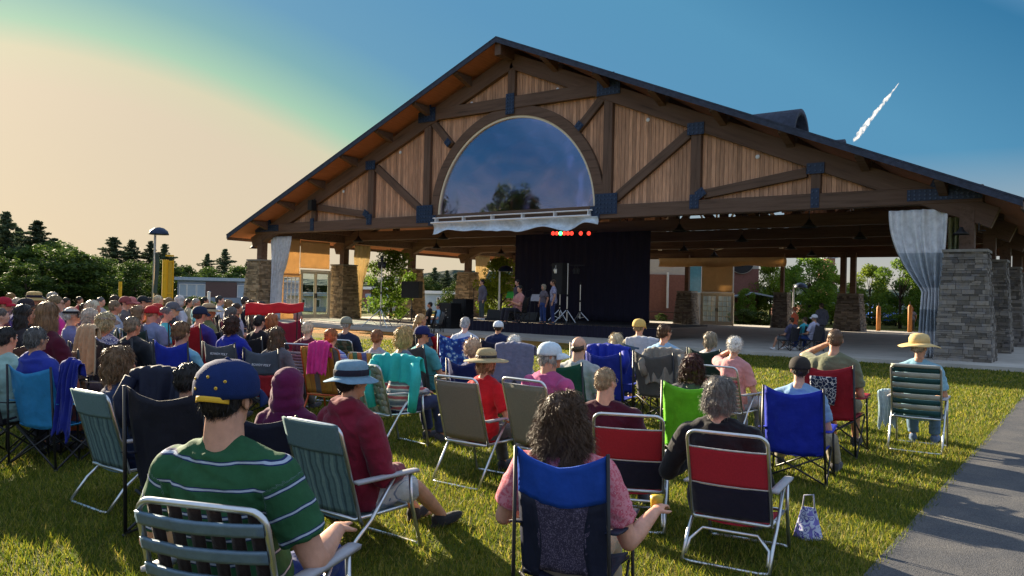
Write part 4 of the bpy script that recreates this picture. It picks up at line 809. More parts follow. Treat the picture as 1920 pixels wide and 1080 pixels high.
car(1658, 590, 66, -1.1, (.03, .12, .5), 'blue car parked behind the first orange post'); car(1692, 590, 68, -1.2, (.45, .5, .55), 'silver car parked between the two orange posts'); car(1725, 592, 66, -1.1, (.3, .32, .35), 'grey car parked right of the second orange post')
# contrail
cm = bpy.data.materials.new('cloud_wisp'); cm.use_nodes = True; nt = cm.node_tree; b = nt.nodes['Principled BSDF']; b.inputs['Base Color'].default_value = (.95, .9, .9, 1); b.inputs['Roughness'].default_value = 1; b.inputs['Subsurface Weight'].default_value = .0
ge = N(nt, 'ShaderNodeLayerWeight'); ge.inputs[0].default_value = .35; tc = N(nt, 'ShaderNodeTexCoord'); no = N(nt, 'ShaderNodeTexNoise'); no.inputs['Scale'].default_value = .2; no.inputs['Detail'].default_value = 6; lk(nt, tc.outputs['Object'], no.inputs[0])
ad = N(nt, 'ShaderNodeMath', operation='MULTIPLY_ADD', i_1=2.0, i_2=-.34); lk(nt, no.outputs[0], ad.inputs[0]); sb = N(nt, 'ShaderNodeMath', operation='ADD', use_clamp=True); lk(nt, ad.outputs[0], sb.inputs[0]); lk(nt, ge.outputs['Facing'], sb.inputs[1])
tl = N(nt, 'ShaderNodeBsdfTranslucent'); tl.inputs[0].default_value = (.95, .92, .95, 1); m0 = N(nt, 'ShaderNodeMixShader'); m0.inputs[0].default_value = .5; lk(nt, b.outputs[0], m0.inputs[1]); lk(nt, tl.outputs[0], m0.inputs[2])
tp = N(nt, 'ShaderNodeBsdfTransparent'); ms = N(nt, 'ShaderNodeMixShader'); lk(nt, sb.outputs[0], ms.inputs[0]); lk(nt, m0.outputs[0], ms.inputs[1]); lk(nt, tp.outputs[0], ms.inputs[2]); lk(nt, ms.outputs[0], nt.nodes['Material Output'].inputs[0])
mb = MB(); a = at_d(1599, 266, 900); b = at_d(1686, 155, 900); n = 40; pts = []; rs = []
for i in range(n+1):
    u = i/n; q = a.lerp(b, u)+Vector((noise.noise(Vector((u*4, 0, 0))), 0, noise.noise(Vector((u*4, 3, 0)))))*1.6; pts.append(q); rs.append(max(.15, 4.6*(1-u)**.5*min(1, u*9+.25)*(.85+.25*noise.noise(Vector((u*6, 5, 1))))))
mb.tube(pts, rs, 16); me = mb.mesh('cloud_wisp', cm, True)
co = put('contrail', me); tag(co, 'thin white streak of contrail above the right roof slope', 'contrail')
# ================================================================== people
def ico(bm, c, r, Mr=None, sub=2):
    mt = Matrix.Translation(c) @ (Mr.to_4x4() if Mr is not None else Matrix.Identity(4)) @ Matrix.Diagonal((r[0], r[1], r[2], 1))
    bmesh.ops.create_icosphere(bm, subdivisions=sub, radius=1, matrix=mt)
def capsule(bm, a, b, ra, rb, n=12, flat=False, fl=1.0, flat0=False):
    a = Vector(a); b = Vector(b); d = b-a; L = d.length
    if L < 1e-5: return
    d /= L; x = d.cross(Vector((0, 0, 1)));
    if x.length < .1: x = d.cross(Vector((0, 1, 0)))
    x.normalize(); y = d.cross(x); prof = []
    if flat0: prof.append((ra*.02, 0)); prof.append((ra, 0))
    else: prof += [(max(1e-4, ra*math.sin(PI/2*k/4)), -ra*math.cos(PI/2*k/4)) for k in range(5)]
    if flat: prof += [(rb, L), (rb*.02, L)]
    else: prof += [(max(1e-4, rb*math.cos(PI/2*k/4)), L+rb*math.sin(PI/2*k/4)) for k in range(5)]
    rings = [[bm.verts.new(a+d*z+(x*math.cos(2*PI*j/n)*fl+y*math.sin(2*PI*j/n))*r) for j in range(n)] for r, z in prof]
    for i in range(len(rings)-1):
        for j in range(n): bm.faces.new((rings[i][j], rings[i][(j+1) % n], rings[i+1][(j+1) % n], rings[i+1][j]))
    bm.faces.new(rings[0][::-1]); bm.faces.new(rings[-1])
def chain(bm, pts, rs, **k):
    for i in range(len(pts)-1): capsule(bm, pts[i], pts[i+1], rs[i], rs[i+1], **k)
def loft(bm, C, U, X, Yv, st, inf=0):                      # st = (t, half width, half depth, fwd)
    n = 20; rings = []
    for t, w, d, f in st:
        rings.append([bm.verts.new(C+U*t+Yv*f+X*(w+inf)*math.copysign(abs(math.cos(2*PI*j/n))**.85, math.cos(2*PI*j/n))+Yv*(d+inf)*math.copysign(abs(math.sin(2*PI*j/n))**.85, math.sin(2*PI*j/n))) for j in range(n)])
    for i in range(len(rings)-1):
        for j in range(n): bm.faces.new((rings[i][j], rings[i][(j+1) % n], rings[i+1][(j+1) % n], rings[i+1][j]))
    bm.faces.new(rings[0][::-1]); bm.faces.new(rings[-1])
def remesh(bm, name, voxel, mats, smooth=4, wrinkle=0, seed=0, freq=9, lumps=0):
    bmesh.ops.recalc_face_normals(bm, faces=bm.faces[:])
    me = bpy.data.meshes.new('tmp'); bm.to_mesh(me); bm.free(); o = bpy.data.objects.new('tmp', me); COL.objects.link(o)
    m = o.modifiers.new('r', 'REMESH'); m.mode = 'VOXEL'; m.voxel_size = voxel; m.use_smooth_shade = True
    s = o.modifiers.new('s', 'SMOOTH'); s.iterations = smooth; s.factor = .5
    dg = bpy.context.evaluated_depsgraph_get(); r = bpy.data.meshes.new_from_object(o.evaluated_get(dg)); bpy.data.objects.remove(o); bpy.data.meshes.remove(me)
    r.name = name; r.materials.clear()
    for q in (mats if isinstance(mats, (list, tuple)) else [mats]): r.materials.append(q)
    if wrinkle:
        n = len(r.vertices); co = np.empty(n*3, np.float32); r.vertices.foreach_get('co', co); co = co.reshape(-1, 3); no = np.empty(n*3, np.float32); r.vertices.foreach_get('normal', no); no = no.reshape(-1, 3)
        sd = Vector((seed*3.1, seed*1.7, 0)); dsp = np.empty(n, np.float32)
        for i in range(n):
            p = Vector(co[i]); w = noise.noise(Vector((p.x*2.2+p.z*3, p.y*3, p.z*2))+sd)*.8
            v = noise.noise(Vector((p.x*freq*.55+w*2, p.y*freq*.8, p.z*freq*1.15+w*3))+sd); dsp[i] = (1-abs(v)*2.6)*wrinkle*.55+w*wrinkle*.5
        co += no*dsp[:, None]; r.vertices.foreach_set('co', co.ravel()); r.update()
    r.polygons.foreach_set('use_smooth', [True]*len(r.polygons)); return r
def lerp(a, b, t): return Vector(a).lerp(Vector(b), t)
ARM = {  # wrist & elbow relative to seat point (x outward, y forward, z above seat) ; 'sh' elbow/wrist near head
    'lap': ((.27, .05, .22), (.13, .30, .19)), 'rest': ((.31, .02, .24), (.27, .28, .255)), 'cross': ((.27, .10, .27), (-.03, .22, .31)), 'fold': ((.27, .07, .26), (.03, .27, .25)),
    'out': ((.34, .05, .23), (.25, .30, .30)), 'chin': ((.22, .22, .27), (.06, .19, .55)), 'shade': ((.40, .26, .60), (.10, .17, .76)), 'hold': ((.25, .12, .27), (.10, .36, .33)), 'hang': ((.25, -.06, .20), (.27, .08, .0)), 'gesture': ((.29, .16, .24), (.22, .40, .36))}
def hand(bm, W, D, side, up=Vector((0, 0, 1)), curl=.5, k=1.0):
    D = D.normalized(); S = D.cross(up).normalized()*side; Nn = up.normalized()
    c = W+D*.045*k; Mr = Matrix((S, D, S.cross(D))).transposed()
    ico(bm, c, (.038*k, .048*k, .016*k), Mr)
    for i, (o, L) in enumerate(((-.028, .062), (-.0095, .073), (.0095, .068), (.027, .052))):
        p0 = W+D*.078*k+S*o*k; a = curl*(.5+.12*i); d1 = (D*math.cos(a)-Nn*math.sin(a)); p1 = p0+d1*L*.5*k; d2 = (D*math.cos(a*2.1)-Nn*math.sin(a*2.1)); p2 = p1+d2*L*.5*k
        chain(bm, (p0, p1, p2), (.0088*k, .0082*k, .0072*k), n=8)
    t0 = W+D*.022*k-S*.03*k; t1 = t0+(D*.6-S*.7-Nn*.3).normalized()*.036*k; t2 = t1+(D*.95-S*.1-Nn*.35).normalized()*.03*k; chain(bm, (t0, t1, t2), (.013*k, .0105*k, .0085*k), n=8)
class Body: pass
BC = {}
def skeleton(pose):
    """pose: (seat, lean, armL, armR, leg, yaw, pitch, sex, lod)"""
    seat, lean, aL, aR, leg, yaw, pitch, sex, lod = pose
    b = Body(); X = Vector((1, 0, 0)); stand = seat == 0
    H = Vector((0, 0, .93)) if stand else Vector((0, .0, seat+.10)); ln = R(lean); U = Vector((0, -math.sin(ln), math.cos(ln))); Yv = Vector((0, math.cos(ln), math.sin(ln)))
    f = sex == 'f'; big = 1.14 if sex == 'b' else (.86 if sex == 'k' else 1.0); 
    st = [(-.12, .12, .10, 0), (-.07, .165, .125, -.01), (.02, .178, .13, -.01), (.12, .158, .115, 0), (.22, .148, .11, .005), (.33, .163, .12, .01), (.41, .172, .115, .0), (.465, .155, .095, -.005), (.51, .105, .075, -.01), (.545, .062, .06, -.01), (.58, .052, .056, 0)]
    if f: st = [(t, w*(.93 if .2 < t < .5 else 1.0), d*(1.1 if .25 < t < .4 else .97), q) for t, w, d, q in st]
    if big > 1: st = [(t, w*(1.18 if t < .48 else 1.04), d*(1.32 if .0 < t < .4 else 1.12), q+.015) for t, w, d, q in st]
    if big < 1: st = [(t, w*.82, d*.85, q) for t, w, d, q in st]
    b.st, b.H, b.U, b.Y = st, H, U, Yv
    shw = (.165 if f else .19)*big; sh0 = H+U*.44
    hc = H+U*.57+Vector((0, .03, .135)); b.hc = hc; b.hm = Matrix.Rotation(yaw, 3, 'Z') @ Matrix.Rotation(pitch, 3, 'X')
    b.top = hc.z+.118
    b.arms = []
    base = Vector((0, 0, H.z-.10))
    for s, an in ((-1, aL), (1, aR)):
        S = sh0+X*s*shw
        if isinstance(an, tuple): e, w = Vector(an[0]), Vector(an[1])
        elif stand and an in ('lap', 'rest'): e, w = Vector((s*.27, -.03, 1.13)), Vector((s*.25, .05, .87))
        else:
            (ex, ey, ez), (wx, wy, wz) = ARM[an]; e = base+Vector((s*ex*(1 if big <= 1 else 1.12), ey, ez)); w = base+Vector((s*wx, wy, wz))
            off = -U.cross(Vector((1, 0, 0)))*0+Vector((0, -math.sin(ln)*.25, 0)); e += off
        b.arms.append((s, S, e, w, an))
    b.legs = []
    for s in (-1, 1):
        hp = H+X*s*.085+Vector((0, .02, -.05))
        if stand: kn, an_ = Vector((s*.10, .03, .50)), Vector((s*.11, -.01, .085))
        elif leg == 'bent': kn = Vector((s*.13, .45, seat+.075)); dz = kn.z-.085; an_ = Vector((s*.12, .45+math.sqrt(max(.0001, .41**2-min(dz, .405)**2))*.9, .085))
        elif leg == 'out': kn = Vector((s*.14, .45, seat+.06)); an_ = Vector((s*.13, .74, .09))
        elif leg == 'crossed': kn = Vector((s*.11, .44, seat+(.17 if s > 0 else .07))); an_ = Vector((.12, .50, .085)) if s < 0 else Vector((-.13, .70, seat-.02))
        elif leg == 'splay': kn = Vector((s*.24, .40, seat+.075)); an_ = Vector((s*.28, .52, .09))
        if leg == 'crossed' and s < 0: an_ = Vector((-.10, .50, .085))
        b.legs.append((s, hp, kn, an_))
    b.shw = shw; b.big = big; b.f = f; b.stand = stand; b.leg = leg; return b
def body_mesh(pose):
    key = ('b', pose)
    if key in BC: return BC[key]
    b = skeleton(pose); lod = pose[-1]; bm = bmesh.new(); X = Vector((1, 0, 0)); k = b.big if b.big < 1 else 1
    if lod < 2: loft(bm, b.H, b.U, X, b.Y, b.st)
    else: loft(bm, b.H, b.U, X, b.Y, b.st[2:])
    capsule(bm, b.H+b.U*.50, b.hc+Vector((0, -.02, -.06)), .058*(1.34 if b.big > 1 else 1), .052*(1.28 if b.big > 1 else .95), n=14)
    Q = b.hm
    def hp(x, y, z): return b.hc+Q @ Vector((x, y, z))
    for c, r in (((0, -.014, .030), (.075, .094, .088)), ((0, .014, -.015), (.064, .076, .092)), ((0, .038, -.072), (.046, .048, .040)), ((0, .072, .036), (.05, .024, .014)), ((-.036, .066, -.018), (.022, .02, .02)), ((.036, .066, -.018), (.022, .02, .02)), ((0, .086, -.058), (.023, .013, .009)), ((0, .076, -.09), (.02, .018, .017))):
        ico(bm, hp(*c), r, Q, 3)
    chain(bm, [hp(0, .088, .012), hp(0, .104, -.022), hp(0, .097, -.031)], (.009, .014, .013), n=8); 
    for s in (-1, 1):
        ico(bm, hp(s*.078, -.004, -.008), (.009, .020, .032), Q @ Matrix.Rotation(s*.35, 3, 'Z')); ico(bm, hp(s*.074, .008, -.012), (.008, .012, .014), Q)
    for s, S, e, w, an in b.arms:
        capsule(bm, b.H+b.U*.525+X*s*.03, S+b.U*.012, .052*k, .046*k)
        sc = (1.18 if b.big > 1 else .95 if b.f else 1.0)*k
        chain(bm, [S, lerp(S, e, .35), e, lerp(e, w, .3), w], [.058*sc, .052*sc, .041*sc, .043*sc, .027*sc], n=12)
        D = (w-e).normalized(); up = Vector((0, 0, 1))
        if abs(D.z) > .8: up = Vector((-s, 0, 0))
        if an == 'shade' or an == 'chin': up = Vector((s, -.5, .3)); D = (b.hc-w).normalized()+D*.6
        if lod < 3: hand(bm, w, D, -s, up, .35 if an in ('lap', 'rest') else .9, k)
        else: hand(bm, w, D, -s, up, .4, k*1.15)
    for s, h, kn, a in b.legs:
        sc = 1.12 if b.big > 1 else k
        chain(bm, [h, lerp(h, kn, .5), kn, lerp(kn, a, .3), a], [.09*sc, .078*sc, .055*sc, .057*sc, .036*sc], n=12)
        fd = Vector((0, 1, 0)) if a.z < .2 else (a-kn).normalized()*.3+Vector((0, .8, .1)); fd.normalize()
        capsule(bm, a+Vector((0, -.03, -.045)), a+fd*.15+Vector((0, 0, -.06)), .035, .028, n=10)
    vox = {0: .0075, 1: .0105, 2: .0135, 3: .016}[lod]
    r = remesh(bm, 'body', vox, M['skin'], {0: 3, 1: 2, 2: 1, 3: 1}[lod]); BC[key] = (r, b); return BC[key]
def top_mesh(pose, sleeve, seed=0, attr=False, hood=False, bulk=0):
    key = ('t', pose, sleeve, seed, attr, hood, bulk)
    if key in BC: return BC[key]
    b = skeleton(pose); lod = pose[-1]; bm = bmesh.new(); X = Vector((1, 0, 0)); g = .012+bulk
    st = [q for q in b.st if q[0] < .52]; t, w, d, f = st[0]; st = [(-.11, st[1][1]*.97, st[1][2]*.97, f)]+st[1:]
    if sleeve != 'none' or True: st.append((.535, .078+bulk*.5, .07+bulk*.5, -.008))
    loft(bm, b.H, b.U, X, b.Y, st, g)
    for s, S, e, w, an in b.arms:
        sc = 1.15 if b.big > 1 else (.86 if b.big < 1 else .97)
        ico(bm, S+Vector((-s*.012, 0, -.018)), (.062*sc+g, .06*sc+g, .058*sc+g)); capsule(bm, b.H+b.U*.52+X*s*.03, S+b.U*.01, .052*min(sc, 1)+g, .048*min(sc, 1)+g)
        capsule(bm, S+Vector((-s*.06, 0, .0)), S, .05*sc+g, .056*sc+g)
        if sleeve == 'none': continue
        if sleeve == 'short':
            m_ = lerp(S, e, .72); capsule(bm, S, m_, .060*sc+g, .058*sc+g+.006, flat=True, n=16)
        else:
            chain(bm, [S, lerp(S, e, .5), e, ], [.060*sc+g, .054*sc+g, .047*sc+g], n=14); capsule(bm, e, lerp(e, w, .93), .047*sc+g, .032*sc+g, flat=True, n=14)
    if hood:
        c = b.H+b.U*.53+Vector((0, -.055, .01)); ico(bm, c, (.12, .075, .06), Matrix.Rotation(.5, 3, 'X'), 3); ico(bm, c+Vector((-.05, .02, .02)), (.07, .06, .05)); ico(bm, c+Vector((.05, .02, .02)), (.07, .06, .05)); 
    vox = {0: .0085, 1: .012, 2: .016, 3: .02}[lod]
    r = remesh(bm, 'shirt', vox, M['cloth'], {0: 4, 1: 3, 2: 2, 3: 2}[lod], wrinkle={0: .014, 1: .014, 2: .013, 3: .010}[lod], seed=seed)
    if attr:
        n = len(r.vertices); at = r.attributes.new('band', 'FLOAT', 'POINT'); vals = np.zeros(n, np.float32)
        for i, v in enumerate(r.vertices):
            p = v.co; best = (p-b.H).dot(b.U)
            for s, S, e, w, an in b.arms:
                ax = (e-S).normalized(); tt = (p-S).dot(ax); rad = ((p-S)-ax*tt).length
                if tt > .02 and rad < .10*(1.3 if b.big > 1 else 1) and (p.x*s) > abs(S.x)-.005: best = -tt*1.0+.02
            vals[i] = best
        at.data.foreach_set('value', vals)
    BC[key] = r; return r
def leg_mesh(pose, kind, seed=0):
    key = ('l', pose, kind)
    if key in BC: return BC[key]
    b = skeleton(pose); lod = pose[-1]; bm = bmesh.new(); X = Vector((1, 0, 0)); g = .012
    loft(bm, b.H, b.U, X, b.Y, [(-.125, .14, .12, .0), (-.08, .17*max(1, b.big), .13*max(1, b.big), 0), (.03, .165*max(1, b.big), .118*max(1, b.big), 0), (.06, .15*max(1, b.big), .10*max(1, b.big), 0)], g)
    for s, h, kn, a in b.legs:
        sc = 1.12 if b.big > 1 else (.86 if b.big < 1 else 1)
        if kind == 'shorts': capsule(bm, h, lerp(h, kn, .93), .09*sc+g, .082*sc+g, flat=True, n=16)
        else:
            chain(bm, [h, kn], [.09*sc+g, .062*sc+g], n=14); capsule(bm, kn, lerp(kn, a, .92), .062*sc+g, .05*sc+g, flat=True, n=14)
    vox = {0: .010, 1: .014, 2: .02, 3: .024}[lod]
    r = remesh(bm, 'trousers' if kind != 'shorts' else 'shorts', vox, M['cloth'], 3, wrinkle=.010, seed=7); BC[key] = r; return r
def shoe_mesh():
    bm = bmesh.new(); ico(bm, Vector((0, .06, -.045)), (.048, .13, .035), None, 3); ico(bm, Vector((0, -.03, -.02)), (.045, .06, .055), None, 3); ico(bm, Vector((0, .03, -.065)), (.05, .15, .018), None, 3)
    return remesh(bm, 'shoe', .012, M['cloth'], 2)
SHOE = shoe_mesh()
# ---- hair (in head space) ------------------------------------------------
def hair_mesh(style, lod, seed=0):
    key = ('h', style, lod, seed)
    if key in BC: return BC[key]
    bm = bmesh.new(); E = lambda c, r, rx=0: ico(bm, Vector(c), r, Matrix.Rotation(rx, 3, 'X'), 3)
    if style in ('short', 'buzz'):
        q = .0 if style == 'short' else -.005; E((0, -.018, .042), (.083+q, .096+q, .085+q)); E((0, -.052, -.005), (.074+q, .062+q, .066+q)); L, ns, up, crl = .03, 1500, .10, .2
        if style == 'buzz': L, up = .012, .5
        for s in (-1, 1): E((s*.062, .0, .01), (.018, .03, .04))
    elif style == 'bald': E((0, -.05, -.015), (.074, .060, .05)); E((-.06, -.015, -.0), (.022, .045, .035)); E((.06, -.015, -.0), (.022, .045, .035)); L, ns, up, crl = .02, 500, .3, .2
    elif style == 'perm': E((0, -.022, .04), (.100, .112, .100)); E((0, -.05, -.015), (.092, .08, .08)); L, ns, up, crl = .035, 1500, .8, 1.2
    elif style == 'bob': E((0, -.02, .042), (.092, .104, .094)); E((0, -.045, -.03), (.088, .072, .10)); E((-.07, -.0, -.03), (.025, .05, .08)); E((.07, -.0, -.03), (.025, .05, .08)); L, ns, up, crl = .07, 1300, .15, .35
    elif style == 'long': E((0, -.02, .042), (.090, .104, .092)); E((0, -.055, -.05), (.088, .065, .12)); E((0, -.075, -.16), (.09, .045, .13)); E((-.068, -.015, -.09), (.028, .05, .14)); E((.068, -.015, -.09), (.028, .05, .14)); L, ns, up, crl = .12, 1500, .06, .3
    elif style == 'curly': 
        E((0, -.02, .04), (.100, .112, .10)); E((0, -.05, -.04), (.118, .085, .11)); E((0, -.055, -.12), (.128, .072, .09)); E((-.092, -.01, -.07), (.036, .055, .11)); E((.092, -.01, -.07), (.036, .055, .11)); E((-.07, -.06, -.16), (.05, .05, .06)); E((.06, -.07, -.17), (.05, .05, .06)); L, ns, up, crl = .085, 5600, .05, 2.8
    elif style == 'tousle': E((0, -.02, .045), (.096, .108, .098)); E((0, -.055, -.03), (.096, .075, .09)); E((-.08, -.01, -.02), (.025, .045, .06)); E((.08, -.01, -.02), (.025, .045, .06)); L, ns, up, crl = .06, 3000, .16, .9
    elif style == 'pony': E((0, -.018, .042), (.084, .098, .087)); E((0, -.055, -.01), (.074, .062, .07)); E((0, -.12, -.03), (.035, .035, .04)); E((0, -.135, -.12), (.032, .03, .1)); L, ns, up, crl = .06, 900, .1, .3
    vox = {0: .008, 1: .011, 2: .014, 3: .016}[lod]; lump = {'curly': .016, 'tousle': .010, 'perm': .008, 'bob': .005, 'long': .006}.get(style, .003)
    me = remesh(bm, 'hair', vox, M['hair'], 2, wrinkle=lump, seed=seed+3, freq=26 if style in ('curly', 'perm', 'tousle') else 14)
    ns = int(ns*{0: 3.6, 1: 1.2, 2: .6, 3: .25}[lod]); g = np.random.default_rng(seed+17)
    n = len(me.vertices); co = np.empty(n*3, np.float32); me.vertices.foreach_get('co', co); co = co.reshape(-1, 3); no = np.empty(n*3, np.float32); me.vertices.foreach_get('normal', no); no = no.reshape(-1, 3)
    fc = np.empty(len(me.polygons)*4, np.int32); me.polygons.foreach_get('vertices', fc) if all(len(p.vertices) == 4 for p in me.polygons[:50]) else None
    vis = (co[:, 1] < .055)
    idx = g.choice(np.nonzero(vis)[0], ns); P = co[idx].copy(); Nn = no[idx]
    down = np.array([0, -.25, -1.0]) if style not in ('perm', 'buzz') else np.array([0, 0, -.2])
    dn = np.stack([P[:, 0]*9, (P[:, 1]+.01)*7-.2, -np.ones(ns)], 1) if style != 'buzz' else np.tile(down, (ns, 1)); T = dn-Nn*(Nn*dn).sum(1)[:, None]; T /= np.linalg.norm(T, axis=1)[:, None]+.15; T += g.normal(0, .22 if style not in ('perm',) else .6, P.shape)
    fr_, am_ = {'curly': (22, 1.5), 'tousle': (28, 1.4), 'perm': (35, 1.5), 'short': (22, .5), 'bob': (16, .6), 'long': (12, .5)}.get(style, (20, .3))
    co_n = np.array([[noise.noise(Vector(p)*fr_), noise.noise(Vector(p)*fr_+Vector((9, 9, 9))), noise.noise(Vector(p)*fr_+Vector((19, 3, 7)))] for p in P.tolist()]); T += co_n*am_; D = T+Nn*up; D /= np.linalg.norm(D, axis=1)[:, None]
    seg = 5; Ls = L*g.uniform(.5, 1.2, ns)/seg; w = {0: .0010, 1: .0022, 2: .003, 3: .005}[lod]; side = np.cross(D, g.normal(0, 1, P.shape)); side /= np.linalg.norm(side, axis=1)[:, None]
    ph = co_n[:, 0]*9+g.uniform(0, .8, ns); cr = side; cr2 = np.cross(D, side); V = []
    for k in range(seg+1):
        t = k/seg; wk = w*(1-t*.75); off = (cr2*0+np.stack([np.cos(ph+k*1.3), np.sin(ph+k*1.3), 0*ph], 1))*(.006*crl*t)
        q = P+off; V.append(q-side*wk); V.append(q+side*wk); P = P+D*Ls[:, None]; D = D+np.array([0, 0, -(.5 if style in ('curly', 'tousle', 'bob', 'long') else .2 if style != 'perm' else .03)]); D /= np.linalg.norm(D, axis=1)[:, None]
    V = np.stack(V, 1).reshape(-1, 3); m = 2*(seg+1); base = (np.arange(ns)*m)[:, None, None]; f = np.array([[2*k, 2*k+1, 2*k+3, 2*k+2] for k in range(seg)])[None]; Fs = (base+f).reshape(-1, 4)
    bm = bmesh.new(); bm.from_mesh(me); me2 = fast_mesh('tmp', V, Fs, M['hair'], True); bm.from_mesh(me2); bm.to_mesh(me); bm.free(); bpy.data.meshes.remove(me2)
    me.polygons.foreach_set('use_smooth', [True]*len(me.polygons)); BC[key] = me; return me
# ---- hats (in head space; top of skull z=.118) ----------------------------
def warp(me, fn):
    for v in me.vertices: v.co = fn(v.co.copy())
    me.update(); return me
def brimz(w, amp, seed): return lambda p: Vector((p.x, p.y, p.z+amp*noise.noise(Vector((p.x*w, p.y*w, seed)))*min(1, math.hypot(p.x, p.y)/.2)))
HATM = {}
def hat_parts(kind):
    if kind in HATM: return HATM[kind]
    out = []
    if kind in ('cap', 'capback'):
        mb = MB(); mb.lathe([(.101, .012), (.104, .03), (.102, .06), (.092, .09), (.07, .117), (.04, .131), (.001, .136)], 28, (0, -.01, .0), sy=1.12); mb.lathe([(.095, .012), (.101, .012)], 28, (0, -.01, 0), sy=1.12)
        mb.ell((0, -.012, .137), (.008, .008, .005), n=6); out.append(('cap_crown', warp(mb.mesh('cap_crown', M['hat'], True), brimz(18, .006, 1)), None))
        mb = MB(); sg = 1
        def br(u, v): a = R(28)+R(124)*u; r0 = .10; x = r0*math.cos(a); y = r0*1.12*math.sin(a)-.01; L = .085*math.sin(PI*u)**.6; return (x*(1+.08*v), y+L*v, .03-.035*v*v-.03*(abs(math.cos(a))**2)*v+.0)
        mb.sheet(br, 14, 6, .004); out.append(('cap_brim', mb.mesh('cap_brim', M['hat'], True), None))
    elif kind == 'bucket':
        mb = MB(); mb.lathe([(.102, .02), (.104, .04), (.098, .10), (.09, .125), (.06, .137), (.001, .14)], 28, (0, -.01, 0), sy=1.14); out.append(('hat_crown', warp(mb.mesh('hat_crown', M['hat'], True), brimz(14, .008, 2)), None))
        mb = MB(); mb.lathe([(.104, .04), (.106, .042), (.106, .078), (.103, .08)], 28, (0, -.01, 0), sy=1.14); out.append(('hat_band', mb.mesh('hat_band', M['dark'], True), None))
        mb = MB(); mb.lathe([(.104, .03), (.13, .022), (.165, .004), (.168, .0), (.13, .015), (.102, .022)], 36, (0, -.01, 0), sy=1.1); out.append(('hat_brim', warp(mb.mesh('hat_brim', M['hat'], True), brimz(7, .022, 3)), None))
    elif kind in ('straw', 'floppy'):
        m = M['straw'] if kind == 'straw' else M['hat']; a = .035 if kind == 'floppy' else .016
        mb = MB(); mb.lathe([(.100, .03), (.098, .10), (.08, .135), (.04, .15), (.001, .152)], 28, (0, -.01, 0), sy=1.14); out.append(('hat_crown', warp(mb.mesh('hat_crown', m, True), brimz(12, .012, 4)), None))
        mb = MB(); rr = .225 if kind == 'straw' else .20; mb.lathe([(.100, .045), (.12, .04), (.16, .032), (rr, .016), (rr+.001, .010), (.16, .026), (.10, .036)], 40, (0, -.01, 0), sy=1.08); out.append(('hat_brim', warp(mb.mesh('hat_brim', m, True), brimz(6, a, 5)), None))
        if kind == 'straw': mb = MB(); mb.lathe([(.101, .05), (.103, .052), (.102, .075), (.099, .077)], 28, (0, -.01, 0), sy=1.14); out.append(('hat_band', mb.mesh('hat_band', M['black'], True), None))
    elif kind == 'visor':
        mb = MB(); mb.lathe([(.099, .03), (.103, .03), (.103, .06), (.099, .06), (.099, .03)], 28, (0, -.01, 0), sy=1.12); out.append(('visor_band', mb.mesh('visor_band', M['hat'], True), None)); out.append(hat_parts('cap')[1])
    elif kind == 'hood':
        bm = bmesh.new(); ico(bm, Vector((0, -.02, .035)), (.112, .13, .118), None, 3); ico(bm, Vector((0, -.03, -.04)), (.118, .125, .125), None, 3); ico(bm, Vector((0, -.035, -.12)), (.135, .12, .10), None, 3); ico(bm, Vector((0, .0, -.1)), (.11, .10, .06), None, 3); out.append(('hood', remesh(bm, 'hood', .011, M['cloth'], 3, wrinkle=.012, seed=5), None))
    elif kind == 'shades':
        pass
    HATM[kind] = out; return out
def glasses_mesh():
    mb = MB()
    for s in (-1, 1):
        mb.tube([(s*.032+.021*math.cos(2*PI*i/14), .1-.008*abs(math.cos(2*PI*i/14)), .012+.016*math.sin(2*PI*i/14)) for i in range(15)], .0022, 5)
        mb.tube([(s*.053, .094, .016), (s*.078, .06, .016), (s*.082, -.005, .012), (s*.08, -.02, -.004)], .002, 5)
    mb.tube([(-.011, .1, .014), (0, .104, .017), (.011, .1, .014)], .0022, 5); return mb.mesh('spectacles', M['black'], True)
GLM = glasses_mesh()
def shades_mesh():
    mb = MB()
    for s in (-1, 1): mb.ell((s*.031, .098, .010), (.024, .006, .018), n=8); mb.tube([(s*.053, .094, .016), (s*.078, .06, .016), (s*.082, -.005, .012)], .003, 5)
    mb.tube([(-.011, .1, .014), (.011, .1, .014)], .004, 5); return mb.mesh('sunglasses', M['iris'], True)
SHM = shades_mesh()
def eye_mesh():
    mb = MB()
    for s in (-1, 1): mb.ell((s*.030, .076, .013), (.012, .012, .010), 0, n=8); mb.ell((s*.030, .0845, .013), (.0055, .004, .0055), 1, n=6)
    return mb.mesh('eyes', [M['eye'], M['iris']], True)
EYM = eye_mesh()
PERS = {}
SKT = [(.60, .29, .18), (.54, .25, .15), (.62, .33, .22), (.48, .25, .16), (.58, .30, .21)]
STATS = []
